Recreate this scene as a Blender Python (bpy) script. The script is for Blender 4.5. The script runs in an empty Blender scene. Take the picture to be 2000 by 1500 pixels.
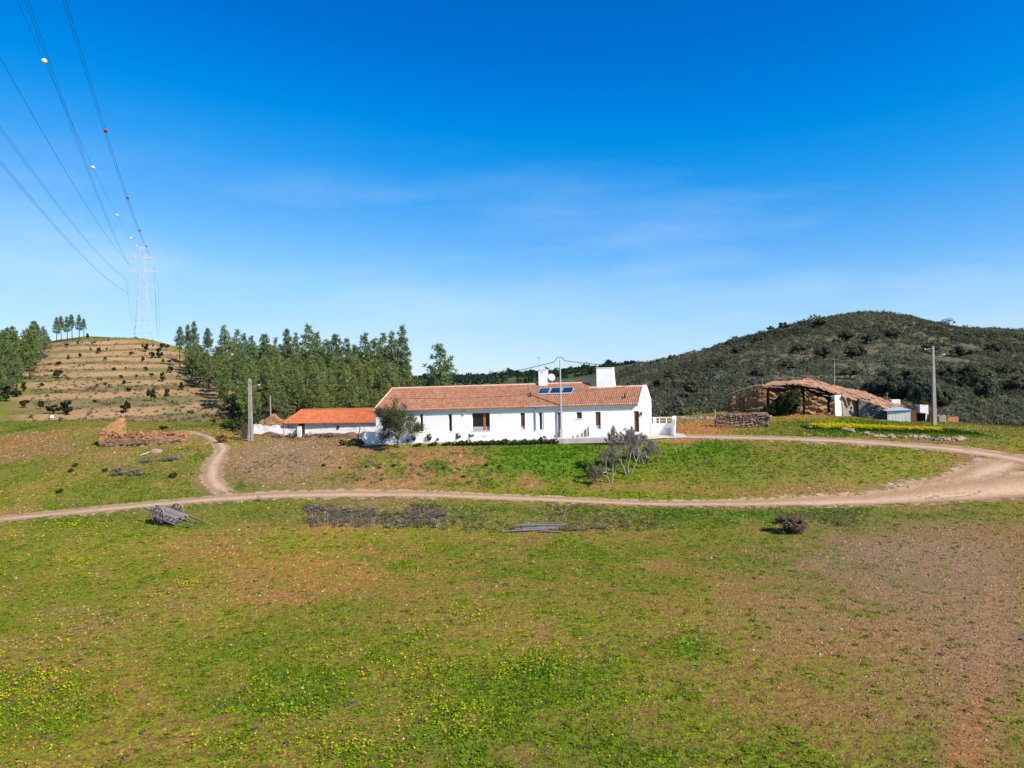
import bpy, math, random
import numpy as np
from mathutils import Vector, Matrix

random.seed(11)
RNG = np.random.default_rng(11)
SC = bpy.context.scene
COL = SC.collection

# ------------------------------------------------------------------ camera, world, sun, exposure
CAMZ = 10.4
F = 1387.0
ROLL = 0.0185
cam_d = bpy.data.cameras.new('camera')
cam = bpy.data.objects.new('camera', cam_d)
COL.objects.link(cam)
cr, sr = math.cos(ROLL), math.sin(ROLL)
M = Matrix(((cr, sr, 0, 0), (0, 0, -1, 0), (-sr, cr, 0, CAMZ), (0, 0, 0, 1)))
cam.matrix_world = M
cam_d.sensor_width = 36.0
cam_d.lens = 36.0 * F / 2000.0
cam_d.clip_start = 0.1
cam_d.clip_end = 9000.0
SC.camera = cam

SUN_AZ = math.radians(53.0)      # from straight behind the camera towards the right
SUN_EL = math.radians(41.0)
sdir = Vector((math.sin(SUN_AZ) * math.cos(SUN_EL), -math.cos(SUN_AZ) * math.cos(SUN_EL), math.sin(SUN_EL)))
sun_d = bpy.data.lights.new('sun', 'SUN')
sun_d.energy = 4.2
sun_d.angle = math.radians(0.53)
sun_d.color = (1.0, 0.945, 0.86)
sun = bpy.data.objects.new('sun', sun_d)
COL.objects.link(sun)
sun.rotation_euler = sdir.to_track_quat('Z', 'Y').to_euler()
sun.location = (120, -80, 120)

W = bpy.data.worlds.new('World')
SC.world = W
W.use_nodes = True
nt = W.node_tree
nt.nodes.clear()
N = nt.nodes.new
sky = N('ShaderNodeTexSky')
sky.sky_type = 'NISHITA'
sky.sun_disc = False
sky.sun_elevation = SUN_EL
sky.sun_rotation = math.atan2(sdir.x, sdir.y)
sky.altitude = 300
sky.air_density = 1.0
sky.dust_density = 0.1
sky.ozone_density = 6.0
# the clear winter sky is deeper and more saturated than the model: one colour grade for the whole dome
sc1 = N('ShaderNodeVectorMath'); sc1.operation = 'SCALE'; sc1.inputs['Scale'].default_value = 0.1
hsv = N('ShaderNodeRGBCurve')
CURVES = (((0, 0), (.115, .003), (.162, .058), (.279, .20), (.485, .325), (1, .55)),
          ((0, 0), (.15, .086), (.223, .172), (.305, .252), (.468, .395), (.644, .475), (1, .66)),
          ((0, 0), (.309, .35), (.429, .49), (.533, .555), (.665, .605), (1, .78)))
for ci, pts in enumerate(CURVES):
    cv_ = hsv.mapping.curves[ci]
    cv_.points[0].location = pts[0]; cv_.points[1].location = pts[-1]
    for p_ in pts[1:-1]: cv_.points.new(*p_)
hsv.mapping.update()
sc2 = N('ShaderNodeVectorMath'); sc2.operation = 'SCALE'; sc2.inputs['Scale'].default_value = 9.4
# thin cirrus: streaky noise in the view direction
tc = N('ShaderNodeTexCoord')
mp = N('ShaderNodeMapping')
mp.inputs['Rotation'].default_value = (0.25, 0.35, 0.3)
mp.inputs['Scale'].default_value = (1.0, 1.3, 5.0)
nz = N('ShaderNodeTexNoise')
nz.inputs['Scale'].default_value = 1.7
nz.inputs['Detail'].default_value = 7
nz.inputs['Roughness'].default_value = 0.55
rp = N('ShaderNodeMapRange')
rp.inputs['From Min'].default_value = 0.46
rp.inputs['From Max'].default_value = 0.85
rp.inputs['To Min'].default_value = 0.0
rp.inputs['To Max'].default_value = 0.48
mixc = N('ShaderNodeMix')
mixc.data_type = 'RGBA'
mixc.inputs['B'].default_value = (4.4, 5.2, 6.2, 1)
bg = N('ShaderNodeBackground')
bg.inputs['Strength'].default_value = 0.10
wo = N('ShaderNodeOutputWorld')
L = nt.links.new
L(sky.outputs[0], sc1.inputs[0]); L(sc1.outputs[0], hsv.inputs['Color']); L(hsv.outputs[0], sc2.inputs[0])
L(tc.outputs['Generated'], mp.inputs['Vector'])
L(mp.outputs[0], nz.inputs['Vector'])
L(nz.outputs[0], rp.inputs['Value'])
sx = N('ShaderNodeSeparateXYZ'); L(tc.outputs['Generated'], sx.inputs[0])
lowr = N('ShaderNodeMapRange'); lowr.interpolation_type = 'SMOOTHSTEP'
lowr.inputs['From Min'].default_value = 0.16; lowr.inputs['From Max'].default_value = 0.36; lowr.inputs['To Min'].default_value = 1.0; lowr.inputs['To Max'].default_value = 0.0
L(sx.outputs['Z'], lowr.inputs['Value'])
cm = N('ShaderNodeMath'); cm.operation = 'MULTIPLY'; L(rp.outputs[0], cm.inputs[0]); L(lowr.outputs[0], cm.inputs[1])
L(cm.outputs[0], mixc.inputs['Factor'])
L(sc2.outputs[0], mixc.inputs['A'])
L(mixc.outputs['Result'], bg.inputs['Color'])
L(bg.outputs[0], wo.inputs[0])

SC.view_settings.view_transform = 'Standard'
SC.view_settings.look = 'None'
SC.view_settings.gamma = 1.0
SC.view_settings.exposure = 0.85
SC.view_settings.use_curve_mapping = False
SC.render.engine = 'CYCLES'
SC.cycles.max_bounces = 5

# ------------------------------------------------------------------ numpy noise
def _hash(ix, iy, seed):
    h = (ix.astype(np.int64) * 374761393 + iy.astype(np.int64) * 668265263 + seed * 974634777) & 0xFFFFFFFF
    h = ((h ^ (h >> 13)) * 1274126177) & 0xFFFFFFFF
    return ((h ^ (h >> 16)) & 0xFFFF) / 65535.0

def vnoise(x, y, seed=0):
    ix = np.floor(x); iy = np.floor(y)
    fx = x - ix; fy = y - iy
    fx = fx * fx * (3 - 2 * fx); fy = fy * fy * (3 - 2 * fy)
    a = _hash(ix, iy, seed); b = _hash(ix + 1, iy, seed)
    c = _hash(ix, iy + 1, seed); d = _hash(ix + 1, iy + 1, seed)
    return (a * (1 - fx) + b * fx) * (1 - fy) + (c * (1 - fx) + d * fx) * fy

def fbm(x, y, scale, oct=4, seed=0, gain=0.5):
    x = np.asarray(x, float) / scale; y = np.asarray(y, float) / scale
    s = 0; a = 1; t = 0
    for o in range(oct):
        s = s + a * vnoise(x + 17.3 * o, y - 9.1 * o, seed + o)
        t += a; a *= gain
        x = x * 2.03; y = y * 2.03
    return s / t

def sstep(a, b, x):
    t = np.clip((x - a) / (b - a), 0, 1)
    return t * t * (3 - 2 * t)

# ------------------------------------------------------------------ photograph pixel (2000 x 1500) <-> place
def ray(px, py):
    u = (px - 1000.0) / F; v = (750.0 - py) / F
    return u * cr + v * sr, -u * sr + v * cr          # X/Y, (Z-CAMZ)/Y

def at(px, py, Y):
    a, b = ray(px, py)
    return Vector((a * Y, Y, CAMZ + b * Y))

def topix(x, y, z):
    a = x / y; b = (z - CAMZ) / y
    u = a * cr - b * sr; v = a * sr + b * cr
    return 1000 + u * F, 750 - v * F

# ------------------------------------------------------------------ the lie of the land
# profiles along sight lines: (photo row, distance) or ('z', height, distance)
PROF = {
    -260: [(1018, 56), (960, 65), (880, 85), (828, 112), (780, 145), (700, 230), (690, 300), ('z', 30, 600), ('z', 5, 1500)],
    0: [(1015, 56), (960, 65), (880, 85), (828, 112), (780, 142), (704, 230), (690, 300), ('z', 28, 600), ('z', 5, 1500)],
    110: [(1004, 57), (950, 66), (875, 84), (832, 102), (822, 114), (770, 152), (710, 205), (668, 250), (672, 320), ('z', 28, 600), ('z', 0, 1500)],
    190: [(998, 57.5), (940, 67), (870, 82), (833, 100), (822, 114), (760, 160), (700, 215), (661, 255), (664, 330), ('z', 25, 600), ('z', 0, 1500)],
    290: [(990, 58.5), (930, 67.5), (870, 81), (845, 93), (824, 113), (765, 157), (710, 208), (669, 250), (671, 330), ('z', 22, 600), ('z', 0, 1500)],
    400: [(981, 60), (930, 67), (862, 79.5), (842, 92), (826, 112), (765, 158), (705, 230), (697, 310), ('z', 14, 600), ('z', 0, 1500)],
    550: [(971, 61), (930, 66), (880, 74), (858, 83), (842, 92), (812, 107), (765, 150), (725, 210), (725, 300), ('z', 6, 600), ('z', 0, 1500)],
    740: [(968, 61.5), (935, 65), (883, 72), (866, 76), (856, 86), (815, 112), (775, 160), (752, 215), (752, 300), ('z', 4, 450), (742, 700), ('z', 0, 1500)],
    860: [(969, 61), (935, 64.5), (882, 71.5), (864, 75), (852, 88), (815, 115), (785, 160), ('z', 3, 260), ('z', 2, 450), (739, 700), ('z', 0, 1500)],
    1000: [(975, 60), (940, 64), (878, 71), (861, 75), ('z', 4.7, 95), ('z', 3.5, 140), ('z', 0, 260), ('z', 3, 470), (730, 700), ('z', 0, 1500)],
    1150: [(980, 59), (945, 63), (873, 71), (857, 75), ('z', 4.9, 95), ('z', 4.6, 130), ('z', 5, 220), ('z', 10, 450), (722, 690), ('z', 0, 1500)],
    1240: [(984, 58.5), (950, 62), (868, 71.5), (853, 76), (838, 90), (822, 105), (808, 125), (768, 230), (735, 330), (714, 480), (713, 680), ('z', 0, 1500)],
    1340: [(985, 58), (955, 61), (872, 71), (852, 78), (832, 90), (820, 102), (800, 126), (750, 240), (697, 420), ('z', 18, 640), ('z', 0, 1500)],
    1500: [(985, 57.5), (960, 59.5), (875, 70), (858, 75), (830, 90), (806, 101), (790, 125), (718, 270), (650, 430), ('z', 25, 640), ('z', 0, 1500)],
    1600: [(986, 57), (962, 59), (877, 69), (860, 74), (834, 85), (806, 100), (794, 122), (705, 285), (626, 430), ('z', 30, 650), ('z', 0, 1500)],
    1690: [(984, 57), (958, 59.5), (882, 68), (866, 72.5), (840, 82.5), (816, 97), (806, 120), (700, 290), (613, 430), ('z', 33, 650), ('z', 0, 1500)],
    1780: [(982, 57), (950, 60), (888, 67), (871, 71.5), (842, 82), (824, 93), (816, 118), (705, 285), (622, 430), ('z', 33, 650), ('z', 0, 1500)],
    1870: [(976, 57.5), (940, 60.5), (894, 66), (877, 70), (842, 81), (829, 90), (822, 118), (715, 280), (642, 430), ('z', 30, 650), ('z', 0, 1500)],
    2000: [(966, 58), (930, 61), (902, 65), (885, 69), (850, 79), (838, 89), (833, 118), (730, 275), (648, 435), ('z', 28, 650), ('z', 0, 1500)],
    2300: [(956, 58), (930, 61), (905, 65), (890, 69), (855, 79), (845, 89), (835, 118), (735, 275), (665, 440), ('z', 25, 650), ('z', 0, 1500)],
}

def pchip(xs, ys, x):
    xs = np.asarray(xs, float); ys = np.asarray(ys, float)
    h = np.diff(xs); d = np.diff(ys) / h
    m = np.zeros_like(ys)
    for i in range(1, len(xs) - 1):
        if d[i - 1] * d[i] > 0:
            w1 = 2 * h[i] + h[i - 1]; w2 = h[i] + 2 * h[i - 1]
            m[i] = (w1 + w2) / (w1 / d[i - 1] + w2 / d[i])
    i = np.clip(np.searchsorted(xs, x) - 1, 0, len(xs) - 2)
    t = np.clip((x - xs[i]) / h[i], 0, 1)
    h00 = 2 * t**3 - 3 * t**2 + 1; h10 = t**3 - 2 * t**2 + t
    h01 = -2 * t**3 + 3 * t**2; h11 = t**3 - t**2
    return h00 * ys[i] + h10 * h[i] * m[i] + h01 * ys[i + 1] + h11 * h[i] * m[i + 1]

PCOLS = sorted(PROF)
PPTS = []
for c in PCOLS:
    ys = [-200, 12, 36]; zs = [0.0, 0.0, 0.0]
    for e in PROF[c]:
        if e[0] == 'z':
            ys.append(e[2]); zs.append(e[1])
        else:
            ys.append(e[1]); zs.append(CAMZ + ray(c, e[0])[1] * e[1])
    ys.append(4000); zs.append(-5.0)
    PPTS.append((ys, zs))
PC = np.array(PCOLS, float)

def base_height(x, y):
    x = np.atleast_1d(np.asarray(x, float)); y = np.atleast_1d(np.asarray(y, float))
    yy = np.maximum(y, 14.0)
    px = np.clip(1000 + F * x / yy, PC[0], PC[-1])
    Z = np.stack([pchip(a, b, y) for a, b in PPTS])
    i = np.clip(np.searchsorted(PC, px) - 1, 0, len(PC) - 2)
    i0 = np.maximum(i - 1, 0); i3 = np.minimum(i + 2, len(PC) - 1)
    k = np.arange(len(x))
    z0, z1, z2, z3 = Z[i0, k], Z[i, k], Z[i + 1, k], Z[i3, k]
    h = PC[i + 1] - PC[i]
    m1 = (z2 - z0) / (PC[i + 1] - PC[i0]) * h
    m2 = (z3 - z1) / (PC[i3] - PC[i]) * h
    t = (px - PC[i]) / h
    return ((2 * t**3 - 3 * t**2 + 1) * z1 + (t**3 - 2 * t**2 + t) * m1 + (-2 * t**3 + 3 * t**2) * z2 + (t**3 - t**2) * m2), px

STEP = 2.55
def terrace_w(x, y, px):
    return sstep(112, 120, y) * (1 - sstep(244, 262, y)) * (1 - sstep(430, 520, px)) * sstep(-40, 90, px)

def terrace_q(x, y, z):
    return (z + 2.6 * (fbm(x, y, 40, 3, 5) - 0.5) + 0.5 * (fbm(x, y, 6, 2, 8) - 0.5)) / STEP

def G(x, y, full=False):
    z, px = base_height(x, y)
    x = np.atleast_1d(np.asarray(x, float)); y = np.atleast_1d(np.asarray(y, float))
    w = terrace_w(x, y, px)
    q = terrace_q(x, y, z)
    fr = q - np.floor(q)
    s = np.where(fr < 0.68, fr / 0.68 * 0.3, 0.3 + 0.7 * sstep(0.66, 1.0, fr))
    z = z + w * (s - fr) * STEP * (0.15 + 0.9 * fbm(x, y, 15, 2, 15))
    far = sstep(60, 140, y)
    hill = sstep(120, 260, y)
    bank = sstep(61, 66, y) * (1 - sstep(69, 74, y))
    z = z + (0.05 + 0.08 * far + 0.10 * bank) * 2 * (fbm(x, y, 3.2, 3, 3) - 0.5) * sstep(8, 20, np.abs(y))
    z = z + hill * 3.0 * (fbm(x, y, 26, 4, 21) - 0.5) * (1 - w) * (1 - 0.75 * sstep(-100, 300, -px + 300))
    if full:
        return z, px, w, fr
    return z

def gz(x, y):
    return float(G([x], [y])[0])

def hit(px, py, lo=15.0, hi=420.0):
    """point of the ground seen at a photograph pixel: first crossing of the sight line"""
    a, b = ray(px, py)
    Y = np.geomspace(lo, hi, 700)
    d = (CAMZ + b * Y) - G(a * Y, Y)
    k = np.argmax(d < 0)
    if d[k] >= 0:
        k = len(Y) - 1
    y0, y1 = Y[max(k - 1, 0)], Y[k]
    d0, d1 = d[max(k - 1, 0)], d[k]
    t = d0 / (d0 - d1) if d0 != d1 else 0
    y = y0 + (y1 - y0) * min(max(t, 0), 1)
    return Vector((a * y, y, gz(a * y, y)))

# ------------------------------------------------------------------ object helpers
def tag(o, label=None, cat=None, group=None, kind=None):
    if label: o['label'] = label
    if cat: o['category'] = cat; o['kind'] = kind or 'thing'
    if group: o['group'] = group
    if kind: o['kind'] = kind
    return o

def empty(name, loc, rz=0.0):
    o = bpy.data.objects.new(name, None)
    o.empty_display_size = 0.3
    COL.objects.link(o)
    o.location = loc
    o.rotation_euler = (0, 0, rz)
    return o

def np_obj(name, V, faces, m, parent=None, col=None, smooth=False, kind=None, uv=None):
    """faces: (n,3) or (n,4) array or list of such arrays"""
    V = np.asarray(V, np.float32)
    if not isinstance(faces, list): faces = [faces]
    faces = [np.asarray(f, np.int32) for f in faces if len(f)]
    me = bpy.data.meshes.new(name)
    nl = sum(f.size for f in faces); nf = sum(len(f) for f in faces)
    me.vertices.add(len(V)); me.loops.add(nl); me.polygons.add(nf)
    me.vertices.foreach_set('co', V.ravel())
    me.loops.foreach_set('vertex_index', np.concatenate([f.ravel() for f in faces]))
    st = []; tot = []; o = 0
    for f in faces:
        k = f.shape[1]
        st.append(o + np.arange(len(f)) * k); tot.append(np.full(len(f), k)); o += f.size
    me.polygons.foreach_set('loop_start', np.concatenate(st).astype(np.int32))
    me.polygons.foreach_set('loop_total', np.concatenate(tot).astype(np.int32))
    me.polygons.foreach_set('use_smooth', np.full(nf, bool(smooth)))
    me.update(calc_edges=True)
    if col is not None:
        for nm, c in col.items():
            c = np.asarray(c, np.float32)
            if c.ndim == 1:
                at_ = me.attributes.new(nm, 'FLOAT', 'POINT'); at_.data.foreach_set('value', c)
            else:
                at_ = me.color_attributes.new(nm, 'FLOAT_COLOR', 'POINT')
                if c.shape[1] == 3: c = np.concatenate([c, np.ones((len(c), 1), np.float32)], 1)
                at_.data.foreach_set('color', c.ravel())
    me.materials.append(m)
    o = bpy.data.objects.new(name, me)
    COL.objects.link(o)
    if parent: o.parent = parent
    if kind: o['kind'] = kind
    return o

class MB:
    """collects faces of one part; every vertex carries a tint"""
    def __init__(s): s.v = []; s.q = []; s.t = []; s.c = []; s.tint = 0.5
    def add(s, pts):
        n = len(s.v); s.v += [tuple(p) for p in pts]; s.c += [s.tint] * len(pts); return n
    def face(s, pts):
        n = s.add(pts)
        if len(pts) == 4: s.q.append((n, n + 1, n + 2, n + 3))
        elif len(pts) == 3: s.t.append((n, n + 1, n + 2))
        else:
            for i in range(1, len(pts) - 1): s.t.append((n, n + i, n + i + 1))
    def hexa(s, p):
        """eight corners: bottom ring 0-3, top ring 4-7"""
        n = s.add(p)
        for f in ((0, 3, 2, 1), (4, 5, 6, 7), (0, 1, 5, 4), (1, 2, 6, 5), (2, 3, 7, 6), (3, 0, 4, 7)):
            s.q.append(tuple(n + i for i in f))
    def box(s, x0, x1, y0, y1, z0, z1, f=None):
        p = [(x0, y0, z0), (x1, y0, z0), (x1, y1, z0), (x0, y1, z0), (x0, y0, z1), (x1, y0, z1), (x1, y1, z1), (x0, y1, z1)]
        s.hexa([f(*q) for q in p] if f else p)
    def tube(s, pts, rad, n=6, cap=True):
        pts = [Vector(p) for p in pts]
        if not hasattr(rad, '__len__'): rad = [rad] * len(pts)
        rings = []
        ref = None
        for i, p in enumerate(pts):
            d = (pts[min(i + 1, len(pts) - 1)] - pts[max(i - 1, 0)])
            if d.length < 1e-9: d = Vector((0, 0, 1))
            d.normalize()
            if ref is None:
                ref = Vector((1, 0, 0)) if abs(d.x) < 0.8 else Vector((0, 1, 0))
            a = ref - d * ref.dot(d)
            if a.length < 1e-5: a = d.orthogonal()
            a.normalize(); ref = a
            b = d.cross(a)
            rings.append(s.add([p + (a * math.cos(2 * math.pi * k / n) + b * math.sin(2 * math.pi * k / n)) * rad[i] for k in range(n)]))
        for i in range(len(pts) - 1):
            for k in range(n):
                k2 = (k + 1) % n
                s.q.append((rings[i] + k, rings[i] + k2, rings[i + 1] + k2, rings[i + 1] + k))
        if cap:
            for r, sg in ((rings[0], -1), (rings[-1], 1)):
                idx = [r + k for k in range(n)]
                if sg < 0: idx = idx[::-1]
                for i in range(1, n - 1): s.t.append((idx[0], idx[i], idx[i + 1]))
    def bar(s, a, b, w, h=None):
        a = Vector(a); b = Vector(b); h = h or w
        d = (b - a).normalized()
        up = Vector((0, 0, 1)) if abs(d.z) < 0.95 else Vector((1, 0, 0))
        x = d.cross(up).normalized() * (w / 2); z = x.cross(d).normalized() * (h / 2)
        s.hexa([a - x - z, a + x - z, a + x + z, a - x + z, b - x - z, b + x - z, b + x + z, b - x + z])
    def ball(s, c, r, nu=8, nv=6, sc=(1, 1, 1), jit=0, rnd=random):
        c = Vector(c); rows = []
        for j in range(nv + 1):
            th = math.pi * j / nv; row = []
            for i in range(nu):
                ph = 2 * math.pi * i / nu
                k = r * (1 + (rnd.uniform(-jit, jit) if jit else 0))
                row.append(c + Vector((math.sin(th) * math.cos(ph) * sc[0], math.sin(th) * math.sin(ph) * sc[1], math.cos(th) * sc[2])) * k)
            rows.append(s.add(row))
        for j in range(nv):
            for i in range(nu):
                i2 = (i + 1) % nu
                s.q.append((rows[j] + i, rows[j + 1] + i, rows[j + 1] + i2, rows[j] + i2))
    def build(s, name, m, parent=None, smooth=False, off=None, kind=None):
        V = np.array(s.v, np.float32)
        if off is None and parent is not None:
            p = parent; off = Vector((0, 0, 0))
            while p is not None:
                off = off + p.location; p = p.parent
        if off is not None: V = V - np.array(off, np.float32)
        fs = []
        if s.q: fs.append(np.array(s.q, np.int32))
        if s.t: fs.append(np.array(s.t, np.int32))
        return np_obj(name, V, fs, m, parent, col={'tint': np.array(s.c, np.float32)}, smooth=smooth, kind=kind)

def copy_tree(o, parent=None):
    c = o.copy(); COL.objects.link(c)
    if parent: c.parent = parent
    for ch in o.children: copy_tree(ch, c)
    return c

# ------------------------------------------------------------------ materials
def nodes(name):
    m = bpy.data.materials.new(name); m.use_nodes = True
    t = m.node_tree; b = t.nodes['Principled BSDF']
    b.inputs['Roughness'].default_value = 0.9
    b.inputs['Specular IOR Level'].default_value = 0.2
    return m, t, b

def mat(name, c1, c2, scale=3.0, rough=0.9, bump=0.0, tint=0.0, detail=6, metal=0.0, spec=0.2, lo=0.35, hi=0.65, stain=None):
    """two colours mixed by a noise in object space; tint spreads brightness piece by piece"""
    m, t, b = nodes(name)
    geo = t.nodes.new('ShaderNodeTexCoord')
    n = t.nodes.new('ShaderNodeTexNoise'); n.inputs['Scale'].default_value = scale; n.inputs['Detail'].default_value = detail
    n.inputs['Roughness'].default_value = 0.65
    t.links.new(geo.outputs['Object'], n.inputs['Vector'])
    r = t.nodes.new('ShaderNodeMapRange'); r.inputs['From Min'].default_value = lo; r.inputs['From Max'].default_value = hi
    t.links.new(n.outputs[0], r.inputs['Value'])
    mx = t.nodes.new('ShaderNodeMix'); mx.data_type = 'RGBA'
    mx.inputs['A'].default_value = (*c1, 1); mx.inputs['B'].default_value = (*c2, 1)
    t.links.new(r.outputs[0], mx.inputs['Factor'])
    out = mx.outputs['Result']
    if stain:
        n2 = t.nodes.new('ShaderNodeTexNoise'); n2.inputs['Scale'].default_value = stain[1]; n2.inputs['Detail'].default_value = 8
        mp2 = t.nodes.new('ShaderNodeMapping'); mp2.inputs['Scale'].default_value = (1, 1, stain[3] if len(stain) > 3 else 1)
        t.links.new(geo.outputs['Object'], mp2.inputs['Vector']); t.links.new(mp2.outputs[0], n2.inputs['Vector'])
        r2 = t.nodes.new('ShaderNodeMapRange'); r2.inputs['From Min'].default_value = stain[2]; r2.inputs['From Max'].default_value = stain[2] + 0.12
        t.links.new(n2.outputs[0], r2.inputs['Value'])
        m2 = t.nodes.new('ShaderNodeMix'); m2.data_type = 'RGBA'; m2.inputs['B'].default_value = (*stain[0], 1)
        t.links.new(r2.outputs[0], m2.inputs['Factor']); t.links.new(out, m2.inputs['A'])
        out = m2.outputs['Result']
    if tint:
        a = t.nodes.new('ShaderNodeAttribute'); a.attribute_name = 'tint'
        r3 = t.nodes.new('ShaderNodeMapRange'); r3.inputs['To Min'].default_value = 1 - tint; r3.inputs['To Max'].default_value = 1 + tint
        t.links.new(a.outputs['Fac'], r3.inputs['Value'])
        v = t.nodes.new('ShaderNodeVectorMath'); v.operation = 'SCALE'
        t.links.new(out, v.inputs[0]); t.links.new(r3.outputs[0], v.inputs['Scale'])
        out = v.outputs[0]
    t.links.new(out, b.inputs['Base Color'])
    b.inputs['Roughness'].default_value = rough
    b.inputs['Metallic'].default_value = metal
    b.inputs['Specular IOR Level'].default_value = spec
    if bump:
        bp = t.nodes.new('ShaderNodeBump'); bp.inputs['Strength'].default_value = 0.8; bp.inputs['Distance'].default_value = bump
        t.links.new(n.outputs[0], bp.inputs['Height']); t.links.new(bp.outputs[0], b.inputs['Normal'])
    return m

def leaf_mat(name, trans=0.3):
    m = bpy.data.materials.new(name); m.use_nodes = True
    t = m.node_tree; t.nodes.clear()
    a = t.nodes.new('ShaderNodeAttribute'); a.attribute_name = 'col'
    d = t.nodes.new('ShaderNodeBsdfDiffuse'); tr = t.nodes.new('ShaderNodeBsdfTranslucent')
    mx = t.nodes.new('ShaderNodeMixShader'); mx.inputs[0].default_value = trans
    o = t.nodes.new('ShaderNodeOutputMaterial')
    t.links.new(a.outputs['Color'], d.inputs[0]); t.links.new(a.outputs['Color'], tr.inputs[0])
    t.links.new(d.outputs[0], mx.inputs[1]); t.links.new(tr.outputs[0], mx.inputs[2]); t.links.new(mx.outputs[0], o.inputs[0])
    return m

LEAF = leaf_mat('leaf', 0.42)
WHITE = mat('lime_wash', (0.80, 0.80, 0.79), (0.74, 0.73, 0.70), 0.8, 0.9, 0.004, stain=((0.62, 0.60, 0.56), 1.6, 0.62))
WHITE2 = mat('white_paint', (0.80, 0.80, 0.80), (0.72, 0.72, 0.71), 2.5, 0.7)
OLDWHITE = mat('old_lime_wash', (0.78, 0.75, 0.70), (0.56, 0.52, 0.47), 1.4, 0.95, 0.03, stain=((0.30, 0.22, 0.17), 1.1, 0.56))
TILE = mat('clay_tiles_weathered', (0.285, 0.118, 0.062), (0.31, 0.15, 0.09), 1.5, 0.85, 0, tint=0.22, stain=((0.25, 0.15, 0.105), 0.8, 0.60))
TILE_NEW = mat('clay_tiles_orange', (0.47, 0.14, 0.055), (0.40, 0.11, 0.042), 1.2, 0.8, 0, tint=0.16)
TILE_OLD = mat('clay_tiles_old', (0.36, 0.165, 0.082), (0.27, 0.155, 0.10), 1.6, 0.95, 0, tint=0.35, stain=((0.22, 0.17, 0.13), 0.8, 0.55))
RIDGE = mat('mortared_ridge', (0.62, 0.40, 0.28), (0.55, 0.30, 0.19), 2.0, 0.9, 0.01)
WOOD = mat('brown_wood', (0.16, 0.065, 0.04), (0.11, 0.045, 0.03), 6, 0.6)
WOOD_OR = mat('orange_wood', (0.42, 0.13, 0.035), (0.36, 0.10, 0.03), 5, 0.5)
WOOD_GREY = mat('weathered_wood', (0.23, 0.195, 0.185), (0.12, 0.10, 0.095), 5, 0.9, 0.01, tint=0.3)
GLASS = mat('dark_window_glass', (0.012, 0.015, 0.018), (0.02, 0.024, 0.03), 1.0, 0.08, spec=0.5)
SOLAR = mat('solar_glass', (0.004, 0.030, 0.085), (0.006, 0.042, 0.11), 1.2, 0.2, spec=0.15)
ALU = mat('aluminium', (0.62, 0.64, 0.66), (0.50, 0.52, 0.54), 4, 0.4, metal=0.3)
GREYPIPE = mat('grey_pipe', (0.40, 0.41, 0.43), (0.34, 0.35, 0.37), 4, 0.5)
BLACK = mat('black_metal', (0.02, 0.02, 0.022), (0.03, 0.028, 0.026), 4, 0.6)
CONC = mat('concrete_pole', (0.35, 0.31, 0.26), (0.24, 0.21, 0.175), 2.4, 0.9, 0.01)
STEEL = mat('galvanised_steel', (0.50, 0.51, 0.52), (0.40, 0.41, 0.43), 3, 0.5, metal=0.2)
PYLON = mat('pylon_paint', (0.50, 0.50, 0.52), (0.42, 0.42, 0.44), 0.2, 0.6)
PYLON_RED = mat('pylon_red', (0.66, 0.40, 0.38), (0.60, 0.36, 0.35), 0.2, 0.6)
WIRE = mat('black_cable', (0.025, 0.026, 0.03), (0.04, 0.04, 0.045), 1, 0.7)
BALL_W = mat('white_marker_ball', (0.80, 0.79, 0.74), (0.70, 0.69, 0.64), 1, 0.6)
BALL_R = mat('red_marker_ball', (0.42, 0.03, 0.06), (0.36, 0.03, 0.05), 1, 0.6)
ADOBE = mat('red_adobe', (0.40, 0.205, 0.088), (0.25, 0.115, 0.05), 2.2, 0.97, 0.14, stain=((0.46, 0.28, 0.15), 3.3, 0.56))
ADOBE_ST = mat('red_wall_stone', (0.40, 0.21, 0.10), (0.24, 0.115, 0.055), 3.5, 0.95, 0.05, tint=0.4)
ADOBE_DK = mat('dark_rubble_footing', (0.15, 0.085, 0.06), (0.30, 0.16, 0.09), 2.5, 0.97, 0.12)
EARTHW = mat('brown_earth_wall', (0.33, 0.185, 0.08), (0.16, 0.085, 0.04), 0.9, 0.97, 0.12, stain=((0.34, 0.22, 0.11), 1.6, 0.56))
EARTHGREY = mat('grey_earth_render', (0.30, 0.24, 0.18), (0.22, 0.175, 0.135), 1.2, 0.97, 0.05, stain=((0.36, 0.30, 0.24), 2.0, 0.58))
EARTH_ST = mat('brown_earth_lump', (0.28, 0.17, 0.08), (0.17, 0.095, 0.045), 2.5, 0.97, 0.06, tint=0.4)
SLATE = mat('dark_slate_wall', (0.11, 0.105, 0.115), (0.20, 0.18, 0.17), 3.5, 0.9, 0.08, tint=0.4)
STONE = mat('brown_field_stone', (0.30, 0.215, 0.16), (0.19, 0.135, 0.105), 3.5, 0.95, 0.05, tint=0.45)
STONE_LT = mat('pale_field_stone', (0.33, 0.235, 0.17), (0.24, 0.16, 0.115), 3.5, 0.95, 0.05, tint=0.35)
TIN = mat('pale_tin_sheet', (0.82, 0.78, 0.69), (0.72, 0.67, 0.58), 1.5, 0.6, 0, stain=((0.34, 0.20, 0.12), 2.0, 0.66, 0.3))
RUST = mat('rusty_sheet', (0.16, 0.06, 0.035), (0.10, 0.04, 0.025), 3, 0.9)
BRICK = mat('orange_block', (0.50, 0.20, 0.10), (0.42, 0.16, 0.085), 4, 0.9, tint=0.2)
BARK = mat('pine_bark', (0.10, 0.075, 0.06), (0.06, 0.045, 0.038), 3, 0.95, 0.03)
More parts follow.
